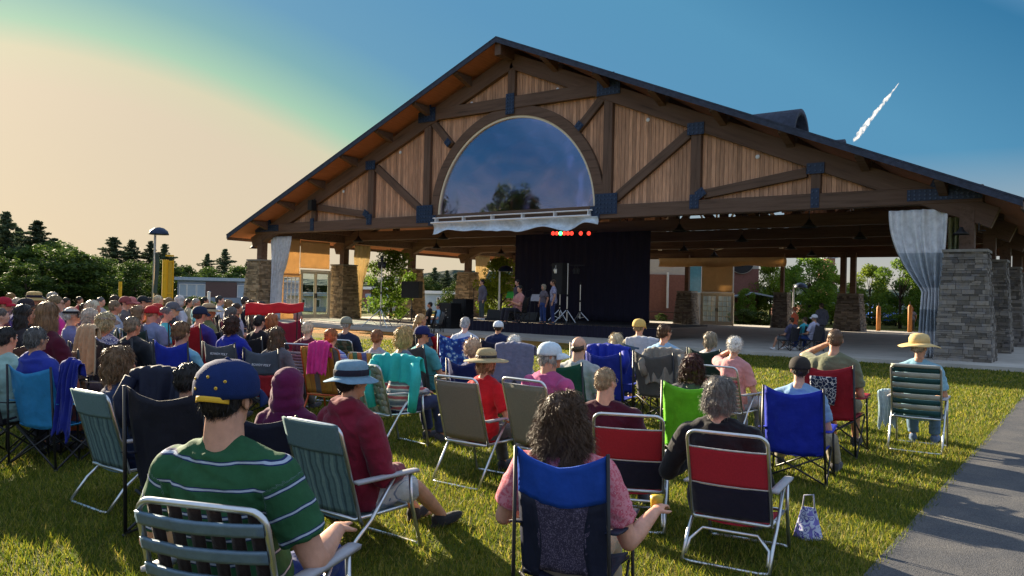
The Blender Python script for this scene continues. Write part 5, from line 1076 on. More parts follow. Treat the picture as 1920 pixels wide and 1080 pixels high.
def person(px, py, d, desc, top=(.1, .1, .1), sleeve='short', bot=(.08, .09, .14), legs='trousers', hair='short', hc=(.05, .03, .02), hat=None, hatc=(.1, .1, .1), glasses=None, aL='lap', aR='lap', leg='bent', yaw=0, pitch=0, sex='m', turn=None, dt=0,
           chair=None, cc=(.02, .03, .12), chairdesc=None, low=False, skin=None, lod=None, topmat=None, hood=False, stand=False, group=None, attr=False, seed=0, lean=None, shoe=(.05, .05, .06), bulk=0, hats=1.0, hairs=1.0, z0=None, cz=0, cback=0, cdx=0, chw=1.0, chs=1.0, botmat=None, cgroup=None, armsT=None):
    if lod is None: lod = 1 if d < 7.7 else (2 if d < 12 else 3)
    hd = at_d(px, py, d); seat = 0 if stand else (.28 if low else .41)
    yaw = round(yaw/.35)*.35 if lod > 1 else yaw
    if lean is None: lean = 0 if stand else (18 if low else 13)
    if armsT: aL, aR = armsT
    pose = (seat, lean, aL, aR, leg, yaw, pitch, sex, lod)
    bme, b = body_mesh(pose)
    hatH = {'cap': .02, 'capback': .02, 'bucket': .024, 'straw': .034, 'floppy': .034, 'hood': .036}.get(hat, 0); hr = {'curly': .022, 'perm': .022, 'tousle': .02}.get(hair, .008) if not hat else 0
    g = gz(hd.x, hd.y) if z0 is None else z0
    s = (hd.z-g)/(b.top+hatH+hr); STATS.append((round(s, 2), desc))
    rz = turn if turn is not None else dt+.8*math.atan2(17+hd.x, 27-hd.y); rot = Matrix.Rotation(rz, 3, 'Z'); off = rot @ Vector((b.hc.x, b.hc.y, 0))*s
    x, y = hd.x-off.x, hd.y-off.y; g = gz(x, y) if z0 is None else z0
    t = empty('person', (x, y, g), rz, s, 'person '+desc, 'person', group)
    PERS[desc] = (t, b, s)
    sk = skin or SKT[int(px*7+py) % len(SKT)]
    put('body', bme, t, color=sk)
    sd = seed+(int(px) % 5 if lod < 2 else int(px) % 2)
    tm = top_mesh(pose, sleeve, sd, attr, hood, bulk)
    if topmat: tm = tm.copy(); tm.materials.clear(); tm.materials.append(topmat)
    put('shirt' if not hood else 'sweatshirt', tm, t, color=top)
    lm = leg_mesh(pose, legs)
    if botmat: lm = lm.copy(); lm.materials.clear(); lm.materials.append(botmat)
    put('shorts' if legs == 'shorts' else 'trousers', lm, t, color=bot)
    for q, h, kn, a in b.legs:
        if lod < 3: o = put('shoe', SHOE, t, loc=a, color=shoe); o.rotation_euler = (.15 if a.z < .2 else -.3, 0, -q*.15)
    HM = Matrix.Translation(b.hc) @ b.hm.to_4x4()
    if hair:
        o = put('hair', hair_mesh(hair, lod, 0 if lod > 1 else int(px) % 3), t, color=hc); o.matrix_local = HM @ Matrix.Diagonal((hairs*(.97 if hat else 1), hairs*(.97 if hat else 1), hairs*(.86 if hat else 1), 1))
    if hat:
        hp = empty('hat' if hat not in ('cap', 'capback', 'hood', 'visor') else ('hood' if hat == 'hood' else 'cap'), parent=t); hm = HM @ (Matrix.Rotation(PI, 4, 'Z') if hat == 'capback' else Matrix.Identity(4)) @ Matrix.Diagonal((hats, hats, hats, 1)); hp.matrix_local = hm
        for nm, me, _ in hat_parts(hat): o = put(nm, me, hp, color=hatc)
    if glasses: o = put('glasses', GLM if glasses == 'clear' else SHM, t); o.matrix_local = HM
    if lod < 3: o = put('eyes', EYM, t); o.matrix_local = HM
    if chair:
        c = CHAIR[chair](low, cc, lod) if not callable(chair) else chair(low, cc, lod)
        c.location = (x, y, g); c.rotation_euler = (0, 0, rz); c.scale = (s*chs*chw, s*chs*chw, s*chs)
        tag(c, chairdesc or ('%s of the person %s' % (CNAME[chair], desc)), 'chair', cgroup)
        if cback or cdx:
            v = rot @ Vector((cdx, -cback, 0)); c.location = (x+v.x, y+v.y, g)
        t['_c'] = 1; del t['_c']
    return t
# ================================================================== chairs
CM = {}
def cmesh(key, fn):
    if key not in CM: CM[key] = fn()
    return CM[key]
def rot3(t): return Matrix.Rotation(t, 3, 'Z')
def wav(x, y, z, a=.012, f=9, s=0): return a*noise.noise(Vector((x*f, y*f+s, z*f)))
def quad_parts(low, kind):
    S = .30 if low else .41; T = S+(.62 if low else .55); n = 'q%d%s' % (low, kind); P = []
    def tube(a, b, r=.0095): mb = MB(); mb.tube([a, b], r, 6); return mb
    def back(v0, v1):
        def f(u, v):
            h = v0+(v1-v0)*v; q = (2*u-1); zt = (T-.035+.05*q*q)-(S-.03); z = S-.03+zt*h
            y = -.21-.15*h-.055*(1-q*q)*(1-.3*h); wd = .275-.03*(1-h)*(1-abs(q))*0; return (q*wd+0, y+wav(q, z, v0, .02, 5), z-.02*(1-abs(q))*h)
        return f
    if kind == 'two': P += [('back_panel', lambda: MB().sheet(back(0, .5), 12, 8, .006), 'nylon', 0), ('head_panel', lambda: MB().sheet(back(.5, 1), 12, 8, .008), 'nylon', 1)]
    elif kind == 'mesh': 
        def ins(u, v): p = back(0, .66)(.2+.6*u, .12+.88*v); return (p[0], p[1]-.001, p[2])
        def sd(s):
            def f(u, v): w = .2*(1+.35*math.sin(v*PI)); return back(0, .66)((u*w if s < 0 else 1-w+u*w), v)
            return f
        P += [('back_mesh', lambda: MB().sheet(ins, 12, 10, .003), 'meshfab', 0), ('side_panel', lambda: MB().sheet(sd(-1), 4, 10, .008), 'nylon', 2), ('side_panel', lambda: MB().sheet(sd(1), 4, 10, .008), 'nylon', 2), ('head_panel', lambda: MB().sheet(back(.66, 1), 14, 8, .012), 'nylon', 1)]
    else: P += [('back_panel', lambda: MB().sheet(back(0, 1), 14, 14, .006), 'nylon', 0)]
    def seat(u, v): q = 2*u-1; return (q*.26, -.24+.50*v, S-.005-.06*(1-q*q)*(.6+.4*math.sin(v*PI))+.02*v)
    P.append(('seat', lambda: MB().sheet(seat, 10, 8, .008), 'nylon', 2 if kind == 'mesh' else 0))
    for s in (-1, 1):
        P.append(('leg', lambda s=s: tube((s*.30, -.30, 0), (s*.277, -.37, T+.02), .0115), 'blacktube', None)); P.append(('leg', lambda s=s: tube((s*.30, .27, 0), (s*.285, .25, S+.21), .0115), 'blacktube', None))
        P.append(('cross_tube', lambda s=s: tube((-s*.30, -.305, .02), (s*.27, -.255, S-.02)), 'blacktube', None)); P.append(('cross_tube', lambda s=s: tube((-s*.30, .275, .02), (s*.27, .24, S-.0)), 'blacktube', None))
        P.append(('cross_tube', lambda s=s: tube((s*.308, -.30, .02), (s*.27, .24, S-.02)), 'blacktube', None)); P.append(('cross_tube', lambda s=s: tube((s*.305, .27, .02), (s*.275, -.25, S-.02)), 'blacktube', None))
        def arm(u, v, s=s): return (s*(.255+.07*v), -.33+.60*u, S+.225-.03*math.sin(u*PI))
        P.append(('armrest', lambda arm=arm: MB().sheet(arm, 8, 3, .008), 'nylon', 2 if kind == 'mesh' else 0))
        def feet(s=s):
            mb = MB()
            for y in (-.30, .27): mb.ell((s*.30, y, .012), (.02, .02, .012), n=6)
            return mb
        P.append(('foot', lambda s=s: MB().ell((s*.30, -.30, .012), (.022, .022, .013), n=6), 'rubber', None)); P.append(('foot', lambda s=s: MB().ell((s*.30, .27, .012), (.022, .022, .013), n=6), 'rubber', None))
    P.append(('cup_holder', lambda: MB().tube([(.30+.042*math.cos(2*PI*i/14), .17+.042*math.sin(2*PI*i/14), S+.19) for i in range(15)], .004, 5), 'black', None))
    return [(a, (n, i), b, c, e) for i, (a, b, c, e) in enumerate(P)]
def lawn_parts(low, kind, Hb=.56):
    S = .29 if low else .40; W_ = .262; th = R(17); P = []; n = 'l%d%s%.2f' % (low, kind, Hb); fm = 'paint' if kind == 'rainbow' else 'alu'; fc = 3 if kind == 'rainbow' else None
    def bp(x, h, off=0): return Vector((x, -.20-math.sin(th)*h-off*math.cos(th), S+math.cos(th)*h-off*math.sin(th)*0))
    def frame():
        mb = MB(); r = .06; pts = [bp(-W_, -.02), bp(-W_, Hb-r)]+[bp(-W_+r-r*math.cos(a), Hb-r+r*math.sin(a)) for a in [PI/2*i/5 for i in range(1, 6)]]+[bp(W_-r+r*math.sin(a), Hb-r+r*math.cos(a)) for a in [PI/2*i/5 for i in range(0, 6)]]+[bp(W_, -.02)]
        return mb.tube(pts, .0125, 10)
    P.append(('back_frame', frame, fm, fc))
    P.append(('seat_frame', lambda: MB().tube([(-W_, -.20, S), (-W_, .20, S), (-W_+.04, .235, S), (W_-.04, .235, S), (W_, .20, S), (W_, -.20, S), (W_-.02, -.215, S-.01), (-W_+.02, -.215, S-.01), (-W_, -.20, S)], .012, 8), fm, fc))
    def bs(v0, v1, x0=-1, x1=1, bow=.035, off=.004):
        def f(u, v): q = x0+(x1-x0)*u; h = Hb*(v0+(v1-v0)*v); p = bp(q*(W_-.004), h, bow*(1-q*q)+off); return (p.x, p.y+wav(q, h, 1, .006, 4), p.z)
        return f
    sheet = lambda f, a=12, b=10, t=.005: (lambda: MB().sheet(f, a, b, t))
    if kind == 'sling': P += [('back_fabric', sheet(bs(.04, .93)), 'weave', 0), ('piping', lambda: MB().tube([Vector(bs(.93, .93)(u/12, 0)) for u in range(13)], .005, 5), 'cloth', 1)]
    elif kind == 'hooded': P += [('back_fabric', sheet(bs(.02, .70)), 'foldstripe', 0), ('head_cover', sheet(bs(.70, 1.015, off=.016), 14, 10, .014), 'weave', 0)]
    elif kind == 'split': P += [('back_fabric', sheet(bs(.40, .82)), 'weave', 0), ('piping', lambda: MB().tube([Vector(bs(.40, .40)(u/12, 0)) for u in range(13)], .006, 5), 'cloth', 1), ('piping', lambda: MB().tube([Vector(bs(.82, .82)(u/12, 0)) for u in range(13)], .006, 5), 'cloth', 1), ('lower_panel', sheet(bs(.02, .385)), 'cloth', 2)]
    elif kind == 'bands':
        for i in range(9): P.append(('strap', sheet(bs(.04+i*.103, .04+i*.103+.095, bow=.04), 10, 2, .004), 'nylon', i % 2))
        P.append(('head_strap', sheet(bs(.955, 1.01, off=.016), 10, 2, .012), 'nylon', 1))
    elif kind == 'redbands':
        for i in range(9): P.append(('strap', sheet(bs(.04+i*.085, .04+i*.085+.07, bow=.04), 10, 2, .004), 'nylon', 1 if i in (6, 7) else 0))
    elif kind == 'bars':
        for i in range(5):
            v = .08+i*.19; P.append(('slat', lambda v=v: MB().sheet(bs(v, v+.085, bow=.05, off=.018), 16, 4, .012), 'bluemetal', None))
        for i in range(6): x = -.8+i*.32; P.append(('strap', sheet(bs(.0, .97, x-.11, x+.11, bow=.0, off=-.02), 3, 14, .003), 'cloth', 0))
    elif kind == 'weave':
        for i in range(6):
            x = -.83+i*.333
            def vs(u, v, x=x, i=i): p = bs(.02, 1.0, x-.14, x+.14, .02)(u, v); return (p[0], p[1]+.006*math.sin(v*PI*7+i*PI), p[2])
            P.append(('strap', (lambda f=vs: MB().sheet(f, 2, 44, .003)), 'nylon', i % 2))
        for i in range(7):
            v0 = .04+i*.133
            def hs(u, v, v0=v0, i=i): p = bs(v0, v0+.115, -1, 1, .02)(u, v); return (p[0], p[1]-.006*math.sin((u-.085)*PI*6+i*PI), p[2])
            P.append(('strap', (lambda f=hs: MB().sheet(f, 40, 2, .003)), 'nylon', i % 2))
    elif kind == 'rainbow':
        for i in range(7): x = -.857+i*.2857; P.append(('stripe_panel', sheet(bs(.02, 1.01, x-.143, x+.143, bow=.02), 3, 10, .006), 'nylon', (4+i % 4)))
    P.append(('seat', lambda: MB().sheet(lambda u, v: ((2*u-1)*(W_-.004), -.20+.42*v, S-.006-.035*(1-(2*u-1)**2)), 10, 6, .006), 'weave', 0))
    for s in (-1, 1):
        X = s*(W_+.022)
        P.append(('leg', lambda X=X: MB().tube([(X, .06, S+.21), (X, -.12, S-.02), (X, -.24, S-.20 if not low else S-.12), (X, -.36, .012)], .0125, 8), fm, fc))
        P.append(('leg', lambda X=X: MB().tube([(X*.985, .21, S+.21), (X*.985, .23, S), (X*.985, .32, .012)], .0125, 8), fm, fc))
        P.append(('armrest', lambda X=X: MB().sheet(lambda u, v: (X-.03+.06*v, -.26+.52*u+0, S+.225+.004*math.sin(v*PI)), 8, 3, .018), 'armwhite' if kind != 'rainbow' else 'paint', 9 if kind != 'rainbow' else 3))
    P.append(('foot_bar', lambda: MB().tube([(-W_-.02, -.355, .014), (-W_+.04, -.375, .014), (W_-.04, -.375, .014), (W_+.02, -.355, .014)], .0115, 8), fm, fc))
    P.append(('foot_bar', lambda: MB().tube([(-W_-.02, .315, .014), (-W_+.04, .335, .014), (W_-.04, .335, .014), (W_+.02, .315, .014)], .0115, 8), fm, fc))
    if kind == 'split': P.append(('brace_arch', lambda: MB().tube([(-W_-.006, -.33, .05), (-W_+.0, -.26, S-.16), (-W_+.08, -.23, S-.08), (W_-.08, -.23, S-.08), (W_-.0, -.26, S-.16), (W_+.006, -.33, .05)], .0115, 8), fm, fc))
    return [(a, (n, i), b, c, e) for i, (a, b, c, e) in enumerate(P)]
M['weave'] = mat('woven_fabric', obj=True, rough=.9, var=.2, nscale=90, bump=.002, bscale=300)
M['meshfab'] = blotch('mesh_fabric', [(0, (.16, .13, .20)), (.36, (.035, .03, .06))], 95)
M['foldstripe'] = stripes('folded_striped_fabric', [(0, (.10, .17, .17)), (.3, (.06, .11, .12)), (.45, (.14, .22, .21)), (.7, (.08, .14, .15)), (.85, (.045, .08, .09))], 'X', 9, warp=.05)
M['bluemetal'] = mat('blue_grey_slat', (.12, .19, .26), rough=.42, metal=.3, var=.25, nscale=20, bump=.001, bscale=60)
M['armwhite'] = mat('armrest_plastic', obj=True, rough=.45, var=.1)
def mk(parts_fn, low, cc, lod, nm='folding_chair'):
    t = empty(nm)
    if not isinstance(cc[0], (tuple, list)): cc = [cc, tuple(c*.7 for c in cc), cc, (.1, .1, .1)]
    for part, key, fn, m, ci in parts_fn:
        if lod >= 3 and part in ('foot', 'cup_holder', 'piping'): continue
        me = cmesh(key+(m,), lambda: fn().mesh(part, M[m], True))
        c = (.35, .35, .38) if ci == 9 else (cc[ci] if ci is not None and ci < len(cc) else (cc[-1] if ci is not None else None))
        put(part, me, t, color=c)
    return t
CHAIR = {'quad': lambda l, c, q: mk(quad_parts(l, 'plain'), l, c, q, 'camping_chair'), 'quad2': lambda l, c, q: mk(quad_parts(l, 'two'), l, c, q, 'camping_chair'), 'quadmesh': lambda l, c, q: mk(quad_parts(l, 'mesh'), l, c, q, 'camping_chair')}
CNAME = {'quad': 'camping chair', 'quad2': 'camping chair', 'quadmesh': 'camping chair'}
for k, nm, hb in (('sling', 'sling lawn chair', .66), ('hooded', 'lawn chair', .60), ('split', 'lawn chair', .62), ('bands', 'strapped lawn chair', .65), ('redbands', 'strapped lawn chair', .60), ('bars', 'lawn chair', .52), ('weave', 'webbed lawn chair', .56), ('rainbow', 'striped lawn chair', .62)):
    CHAIR[k] = (lambda l, c, q, k=k, hb=hb: mk(lawn_parts(l, k, hb), l, c, q, 'lawn_chair')); CNAME[k] = nm
def drape(px, py, d, w, hb, hf, rz, label, cat, col, m='cloth', amp=.05, z=None, taper=.15, seed=0, arms=0, bulge=0.0):
    """cloth hung over a chair back: top centre at pixel, back flap length hb, front flap hf; local +y is forward"""
    p = at_d(px, py, d) if z is None else Vector((*at_d(px, py, d)[:2], z)); me = MB()
    def f(u, v):
        q = 2*u-1; L = hb+hf+.06; s_ = v*L-hf; r = .03
        if s_ < 0: y, zz = r, s_
        elif s_ < .06: a = s_/.06*PI; y, zz = r*math.cos(a), r*math.sin(a)*.9
        else: y, zz = -r-.10*(s_-.06)-bulge*math.sin(min(1, (s_-.06)/hb)*PI), -(s_-.06)
        ww = w*(1-taper*max(0, -zz)/max(hb, .01))+.05*noise.noise(Vector((zz*3, seed, u)))
        lo = 1+.22*noise.noise(Vector((q*3+seed, 1, 0))); n1 = noise.noise(Vector((q*4.5+seed, zz*1.4, seed)))*amp*min(1, abs(zz)*6+.2)
        return (q*ww/2, y+n1*(1 if y > 0 else -1), zz*lo+.018*noise.noise(Vector((q*5, seed, 2)))-.035*q*q)
    me.sheet(f, 34, 34, .008)
    if arms:
        for s in (-1, 1):
            a0 = Vector((s*w*.42, -.05, -.06)); me.tube([a0, a0+Vector((s*.05, -.04, -.15)), a0+Vector((s*.03, -.05, -.32*arms)), a0+Vector((s*.0, -.03, -.48*arms))], [.05, .055, .05, .045], 12)
    o = me.build('draped_'+cat.replace(' ', '_'), M[m], None, True); o.location = p; o.rotation_euler = (0, 0, rz); o.color = (*col, 1)
    return tag(o, label, cat)
def text(body, size, parent, loc, rot, col, ext=.001, name='lettering', shear=0):
    cu = bpy.data.curves.new(name, 'FONT'); cu.body = body; cu.size = size; cu.extrude = ext; cu.align_x = 'CENTER'; cu.shear = shear; o = bpy.data.objects.new(name, cu); COL.objects.link(o)
    me = bpy.data.meshes.new_from_object(o.evaluated_get(bpy.context.evaluated_depsgraph_get())); bpy.data.objects.remove(o); me.materials.clear(); me.materials.append(M['print']); 
    q = put(name, me, parent, loc=loc, rot=rot); q.color = (*col, 1); return q
M['print'] = mat('print', obj=True, rough=.7, var=.05)
# ================================================================== the audience, nearest first
WHT, SIL, BLK = (.62, .6, .56), (.40, .38, .36), (.012, .012, .014)
DKB, BRN, AUB, BLD, GRY, SND = (.015, .012, .012), (.05, .028, .015), (.10, .03, .015), (.42, .30, .16), (.17, .155, .145), (.24, .16, .09)
M['polo'] = stripes('green_striped_polo', [(0, (.02, .088, .038)), (.80, (.008, .02, .09)), (.84, (.36, .42, .52)), (.925, (.008, .02, .09)), (.965, (.02, .088, .038))], attr='band', scale=1/.088, warp=.02)
M['pinkfloral'] = blotch('pink_floral', [(0, (.62, .42, .44)), (.16, (.50, .10, .14)), (.5, (.58, .22, .26))], 48)
M['bluefloral'] = blotch('blue_floral', [(0, (.35, .5, .7)), (.33, (.03, .10, .42)), (.6, (.015, .04, .25))], 16)
M['floral'] = blotch('floral_print', [(0, (.6, .58, .6)), (.3, (.06, .07, .2)), (.55, (.35, .32, .4))], 30)
M['shortstripe'] = stripes('pale_striped_cotton', [(0, (.42, .43, .42)), (.5, (.30, .33, .36)), (.7, (.48, .48, .46)), (.9, (.16, .2, .27))], 'X', 22, warp=.06)
M['redstripe'] = stripes('red_grey_striped_knit', [(0, (.42, .10, .12)), (.3, (.55, .5, .5)), (.42, (.12, .14, .2)), (.7, (.2, .22, .28)), (.85, (.55, .5, .5))], 'Z', 9, warp=.03)
M['bluestripe'] = stripes('blue_striped_tee', [(0, (.2, .28, .55)), (.55, (.5, .52, .62)), (.75, (.08, .1, .35))], 'Z', 18, warp=.02)
P = person
a = P(430, 677, 2.98, 'in a green polo with white stripes and a navy cap, nearest the camera', top=(.03, .13, .055), topmat=M['polo'], attr=True, bot=(.01, .03, .16), hair='short', hc=DKB, hat='cap', hatc=(.008, .022, .10), sex='b', chair='bars', cc=[(.02, .012, .012), (.02, .012, .012)], chairdesc='lawn chair with blue-grey metal slats under the man in the striped polo',
      armsT=('rest', 'rest'), turn=.35, cdx=.10, chw=.95, yaw=.05, lod=0, lean=9, skin=(.60, .32, .22), hats=1.09, hairs=1.03)
hcz = [c for c in a.children if c.name.startswith('cap')][0]
mb = MB(); mb.sheet(lambda u, v: ((.060*(2*u-1))*1.0, -.138+.05*(2*u-1)**2, -.004+.018*v+.012*(1-(2*u-1)**2)), 12, 3, .004); mb.build('adjuster_strap', M['gold'], hcz, True)
for an, z in ((-2.2, .075), (-1.55, .085), (-1.0, .07), (-2.0, .045), (-1.25, .05)):
    r = .1065 if z < .06 else .0985; mb = MB(); mb.lathe([(.002, -.003), (.0055, 0), (.002, .003), (.002, -.003)], 10, (r*math.cos(an), r*1.12*math.sin(an)-.01, z), M=Matrix.Rotation(PI/2, 3, 'X') @ Matrix.Rotation(an+PI/2, 3, 'Y')); mb.build('eyelet', M['gold'], hcz)
P(1060, 737, 3.75, 'with voluminous curly brown hair and a pink floral shirt', top=(.5, .1, .15), topmat=M['pinkfloral'], bot=(.30, .25, .18), legs='trousers', hair='curly', hc=(.10, .055, .03), sex='b', low=False, chs=1.13, chw=.76, cback=.02, armsT=('rest', ((.35, .0, .60), (.43, .25, .70))), lod=0, chair='quadmesh', cc=[(.1, .1, .1), (.01, .07, .42), (.012, .016, .04)], chairdesc='camping chair with a bright blue head panel and see-through mesh back', skin=(.62, .32, .22), lean=7, turn=.26, cdx=.07, yaw=-.15, hairs=1.05)
P(662, 674, 5.15, 'in a dark red hooded sweatshirt and a light blue bucket hat', top=(.17, .012, .03), sleeve='long', topmat=None, hood=True, botmat=M['shortstripe'], legs='shorts', hair='short', hc=DKB, hat='bucket', hatc=(.16, .27, .36), low=True, lod=0, leg='out', turn=-.02, cdx=.05, chair='hooded', cc=[(.09, .155, .17)], chairdesc='tall grey-green striped lawn chair under the man in the bucket hat', lean=4, bulk=.016, shoe=(.02, .02, .022), yaw=-.1, hats=1.0)
P(543, 688, 5.5, 'wrapped in a purple jacket with the hood up', top=(.085, .008, .05), sleeve='long', bot=(.02, .02, .03), hair=None, hat='hood', hatc=(.10, .009, .055), low=True, bulk=.02, chair='quad', cc=(.008, .010, .03), chairdesc='dark navy camping chair behind the person in the purple hood', sex='f', lean=2)
P(1351, 706, 5.25, 'with wavy grey hair and a black top in a low red lawn chair', top=(.012, .012, .016), sleeve='long', bot=(.05, .05, .06), hair='tousle', hc=(.22, .20, .18), sex='b', low=True, lod=0, chair='split', cc=[(.42, .018, .035), (.5, .5, .5), (.015, .013, .03)], chairdesc='red lawn chair with white piping, nearest one to the path', turn=.12, cdx=.13, lean=6, skin=(.6, .36, .27), aL='out')
P(1137, 688, 6.0, 'in a maroon polo with short sandy hair and glasses', top=(.06, .008, .02), sleeve='short', bot=(.22, .2, .15), legs='shorts', hair='buzz', hc=(.30, .21, .12), sex='b', low=True, leg='splay', glasses='clear', chair='split', cc=[(.40, .018, .03), (.5, .5, .5), (.015, .013, .03)], chairdesc='red lawn chair partly hidden by the curly brown hair', yaw=-.5, turn=.4, cdx=.2, lean=6)
P(1500, 667, 7.5, 'in a light blue shirt and a dark camouflage cap', top=(.20, .33, .50), bot=(.28, .24, .17), hair='short', hc=(.06, .04, .03), hat='cap', hatc=(.035, .03, .028), low=True, aL='gesture', leg='splay', chair='quad', cc=(.012, .03, .42), chairdesc='royal blue camping chair under the man in the dark cap', turn=.12, lean=6, sex='m', yaw=.25)
P(1300, 659, 7.7, 'with dark auburn hair in a lime green chair', top=(.06, .06, .08), bot=(.05, .05, .07), hair='curly', hc=(.06, .016, .012), sex='f', low=True, aL='gesture', chair='quad', cc=(.16, .55, .02), chairdesc='lime green camping chair', turn=.2, cdx=.04, yaw=.1, lean=8, hairs=.84)
P(1566, 616, 8.9, 'with cropped hair and olive shirt shading his eyes with his hand', top=(.15, .16, .10), bot=(.2, .19, .13), legs='shorts', hair='buzz', hc=(.14, .08, .045), aL='shade', chair='quad', cc=[(.30, .01, .025)]*4, chairdesc='red camping chair with a black web-patterned pocket', yaw=.35, turn=.02, lean=2, cz=0)
P(1725, 628, 9.2, 'in a wide yellow floppy sun hat at the right end of the rows', top=(.22, .42, .55), bot=(.10, .18, .28), hair='short', hc=(.3, .25, .2), hat='floppy', hatc=(.62, .45, .20), chair='bands', cc=[(.02, .085, .085), (.42, .43, .36)], chairdesc='lawn chair with green and cream horizontal straps beside the path', turn=.05, lean=6, shoe=(.1, .15, .25), hats=1.15, yaw=-.2)
P(1378, 629, 9.5, 'with white hair and a pink shirt holding her head', top=(.55, .26, .26), sleeve='short', bot=(.3, .3, .35), hair='perm', hc=WHT, sex='f', aL='shade', chair='redbands', cc=[(.36, .32, .24), (.42, .05, .06)], chairdesc='lawn chair with tan straps and two red ones', yaw=.35, turn=-.12, lean=2, hairs=.9, pitch=-.15, cback=.05)
P(1333, 622, 12.2, 'with short ash-blond hair in a dark green chair', top=(.4, .4, .42), bot=(.1, .1, .1), hair='bob', hc=(.33, .27, .19), sex='f', low=True, chair='quad', cc=(.02, .045, .03), turn=-.1)
P(1247, 606, 10.6, 'in a light blue collared shirt and short brown hair', top=(.25, .42, .58), sleeve='long', bot=(.15, .15, .2), hair='short', hc=(.07, .035, .015), chair='quad', cc=(.10, .10, .10), glasses='clear', yaw=-.35, lean=2, turn=.05)
P(1199, 597, 12.4, 'in a yellow cap and beige jacket', top=(.40, .34, .22), sleeve='long', bot=(.15, .15, .15), hair='short', hc=(.3, .2, .1), hat='cap', hatc=(.60, .40, .12), chair='quad', cc=(.05, .10, .16), yaw=-.35, bulk=.01)
P(1156, 625, 11.9, 'with long pale blond hair before the stage right', top=(.5, .5, .5), bot=(.1, .1, .1), hair='long', hc=(.55, .45, .28), sex='f', low=True, chair='quad', cc=(.012, .03, .3))
P(1087, 630, 9.2, 'bald on top with dark hair at the sides, in a green chair', top=(.35, .36, .36), bot=(.1, .1, .1), hair='bald', hc=(.07, .045, .03), skin=(.6, .33, .22), chair='quad', cc=(.012, .09, .055), chairdesc='dark green camping chair with QUEST printed on its back', low=True, lean=5, turn=-.05, sex='b')
P(1033, 640, 6.9, 'in a white cap with grey hair, glasses and a magenta shirt', top=(.40, .07, .20), bot=(.2, .2, .22), hair='bob', hc=(.30, .29, .27), hat='cap', hatc=(.55, .66, .74), glasses='clear', sex='b', yaw=-.7, turn=-.15, lean=-3, chair='sling', cc=[(.20, .19, .135), (.45, .45, .45)], chairdesc='tan sling lawn chair behind the man in the white cap', cback=.0, cdx=.08, lod=1, hairs=.92)
P(914, 652, 7.2, 'in a wide straw hat with a dark band and a bright red top', top=(.50, .012, .02), bot=(.1, .1, .1), hair='bob', hc=(.28, .16, .09), hat='straw', hatc=(.50, .40, .22), sex='f', low=False, chair='sling', cc=[(.19, .17, .125), (.45, .45, .45)], chairdesc='tan sling lawn chair left of the one behind the man in the white cap', turn=0, lean=-2, yaw=-.3, cback=.04, chs=1.06, aR='rest')
P(890, 634, 9.6, 'with curly strawberry-grey hair and a navy top', top=(.02, .035, .14), bot=(.1, .1, .1), hair='perm', hc=(.42, .28, .18), sex='f', low=True, chair='quad', cc=(.01, .02, .12), turn=-.1, yaw=-.35)
P(965, 626, 11.2, 'with white hair behind a chair covered by a grey towel', top=(.4, .4, .45), bot=(.1, .1, .1), hair='perm', hc=WHT, sex='f', low=True, chair='quad', cc=(.08, .09, .13), hairs=.9)
P(935, 601, 14.2, 'in a small white cap and navy coat', top=(.012, .02, .07), sleeve='long', bot=(.02, .03, .08), hair='short', hc=BRN, hat='cap', hatc=(.6, .65, .72), chair='quad', cc=(.01, .015, .05), bulk=.02)
P(873, 594, 13.4, 'with white hair and a pale shirt above the blue floral chair', top=(.5, .52, .58), bot=(.1, .1, .15), hair='short', hc=(.5, .47, .45), skin=(.66, .36, .28), chair='quad', cc=[(.03, .1, .4)]*4, chairdesc='camping chair covered in blue and white flowers', lean=0, cback=.12, chs=1.08)
P(793, 610, 11.4, 'in a dark blue cap and a teal tee shirt', top=(.07, .30, .34), bot=(.1, .1, .1), hair='buzz', hc=BRN, hat='cap', hatc=(.015, .02, .10), chair='quad', cc=(.05, .06, .07), yaw=-.35, turn=-.1, low=True)
P(760, 611, 8.7, 'with short blond hair and a red and grey striped jumper', top=(.4, .1, .1), sleeve='long', topmat=M['redstripe'], bot=(.03, .04, .10), hair='tousle', hc=(.62, .42, .17), sex='f', turn=-.15, lean=-3, chair='weave', cc=[(.20, .27, .20), (.34, .36, .28)], chairdesc='webbed lawn chair in green and white with a turquoise jacket over it', cback=.1, hairs=.95)
P(790, 588, 14.5, 'with a blond ponytail and striped sleeves', top=(.05, .06, .09), bot=(.08, .08, .1), hair='pony', hc=(.4, .24, .1), sex='f', chair='quad', cc=(.02, .02, .03), turn=-.3)
P(708, 617, 11.0, 'young, with short auburn hair behind the yellow striped chair', top=(.3, .3, .35), bot=(.1, .1, .1), hair='short', hc=(.22, .09, .035), sex='k', low=True, chair='rainbow', cc=[(.5, .3, .05), (.1, .2, .1), (.4, .3, .1), (.35, .35, .38), (.50, .30, .06), (.08, .20, .12), (.42, .14, .05), (.10, .12, .3)], chairdesc='wide striped lawn chair in yellow, green and orange in the middle', lean=2)
P(650, 593, 13.0, 'in a grey-green cap before the second pier', top=(.015, .02, .05), sleeve='long', bot=(.1, .15, .2), hair='short', hc=(.45, .43, .4), hat='cap', hatc=(.25, .25, .19), glasses='dark', yaw=0, chair='weave', cc=[(.15, .13, .08), (.05, .08, .05)])
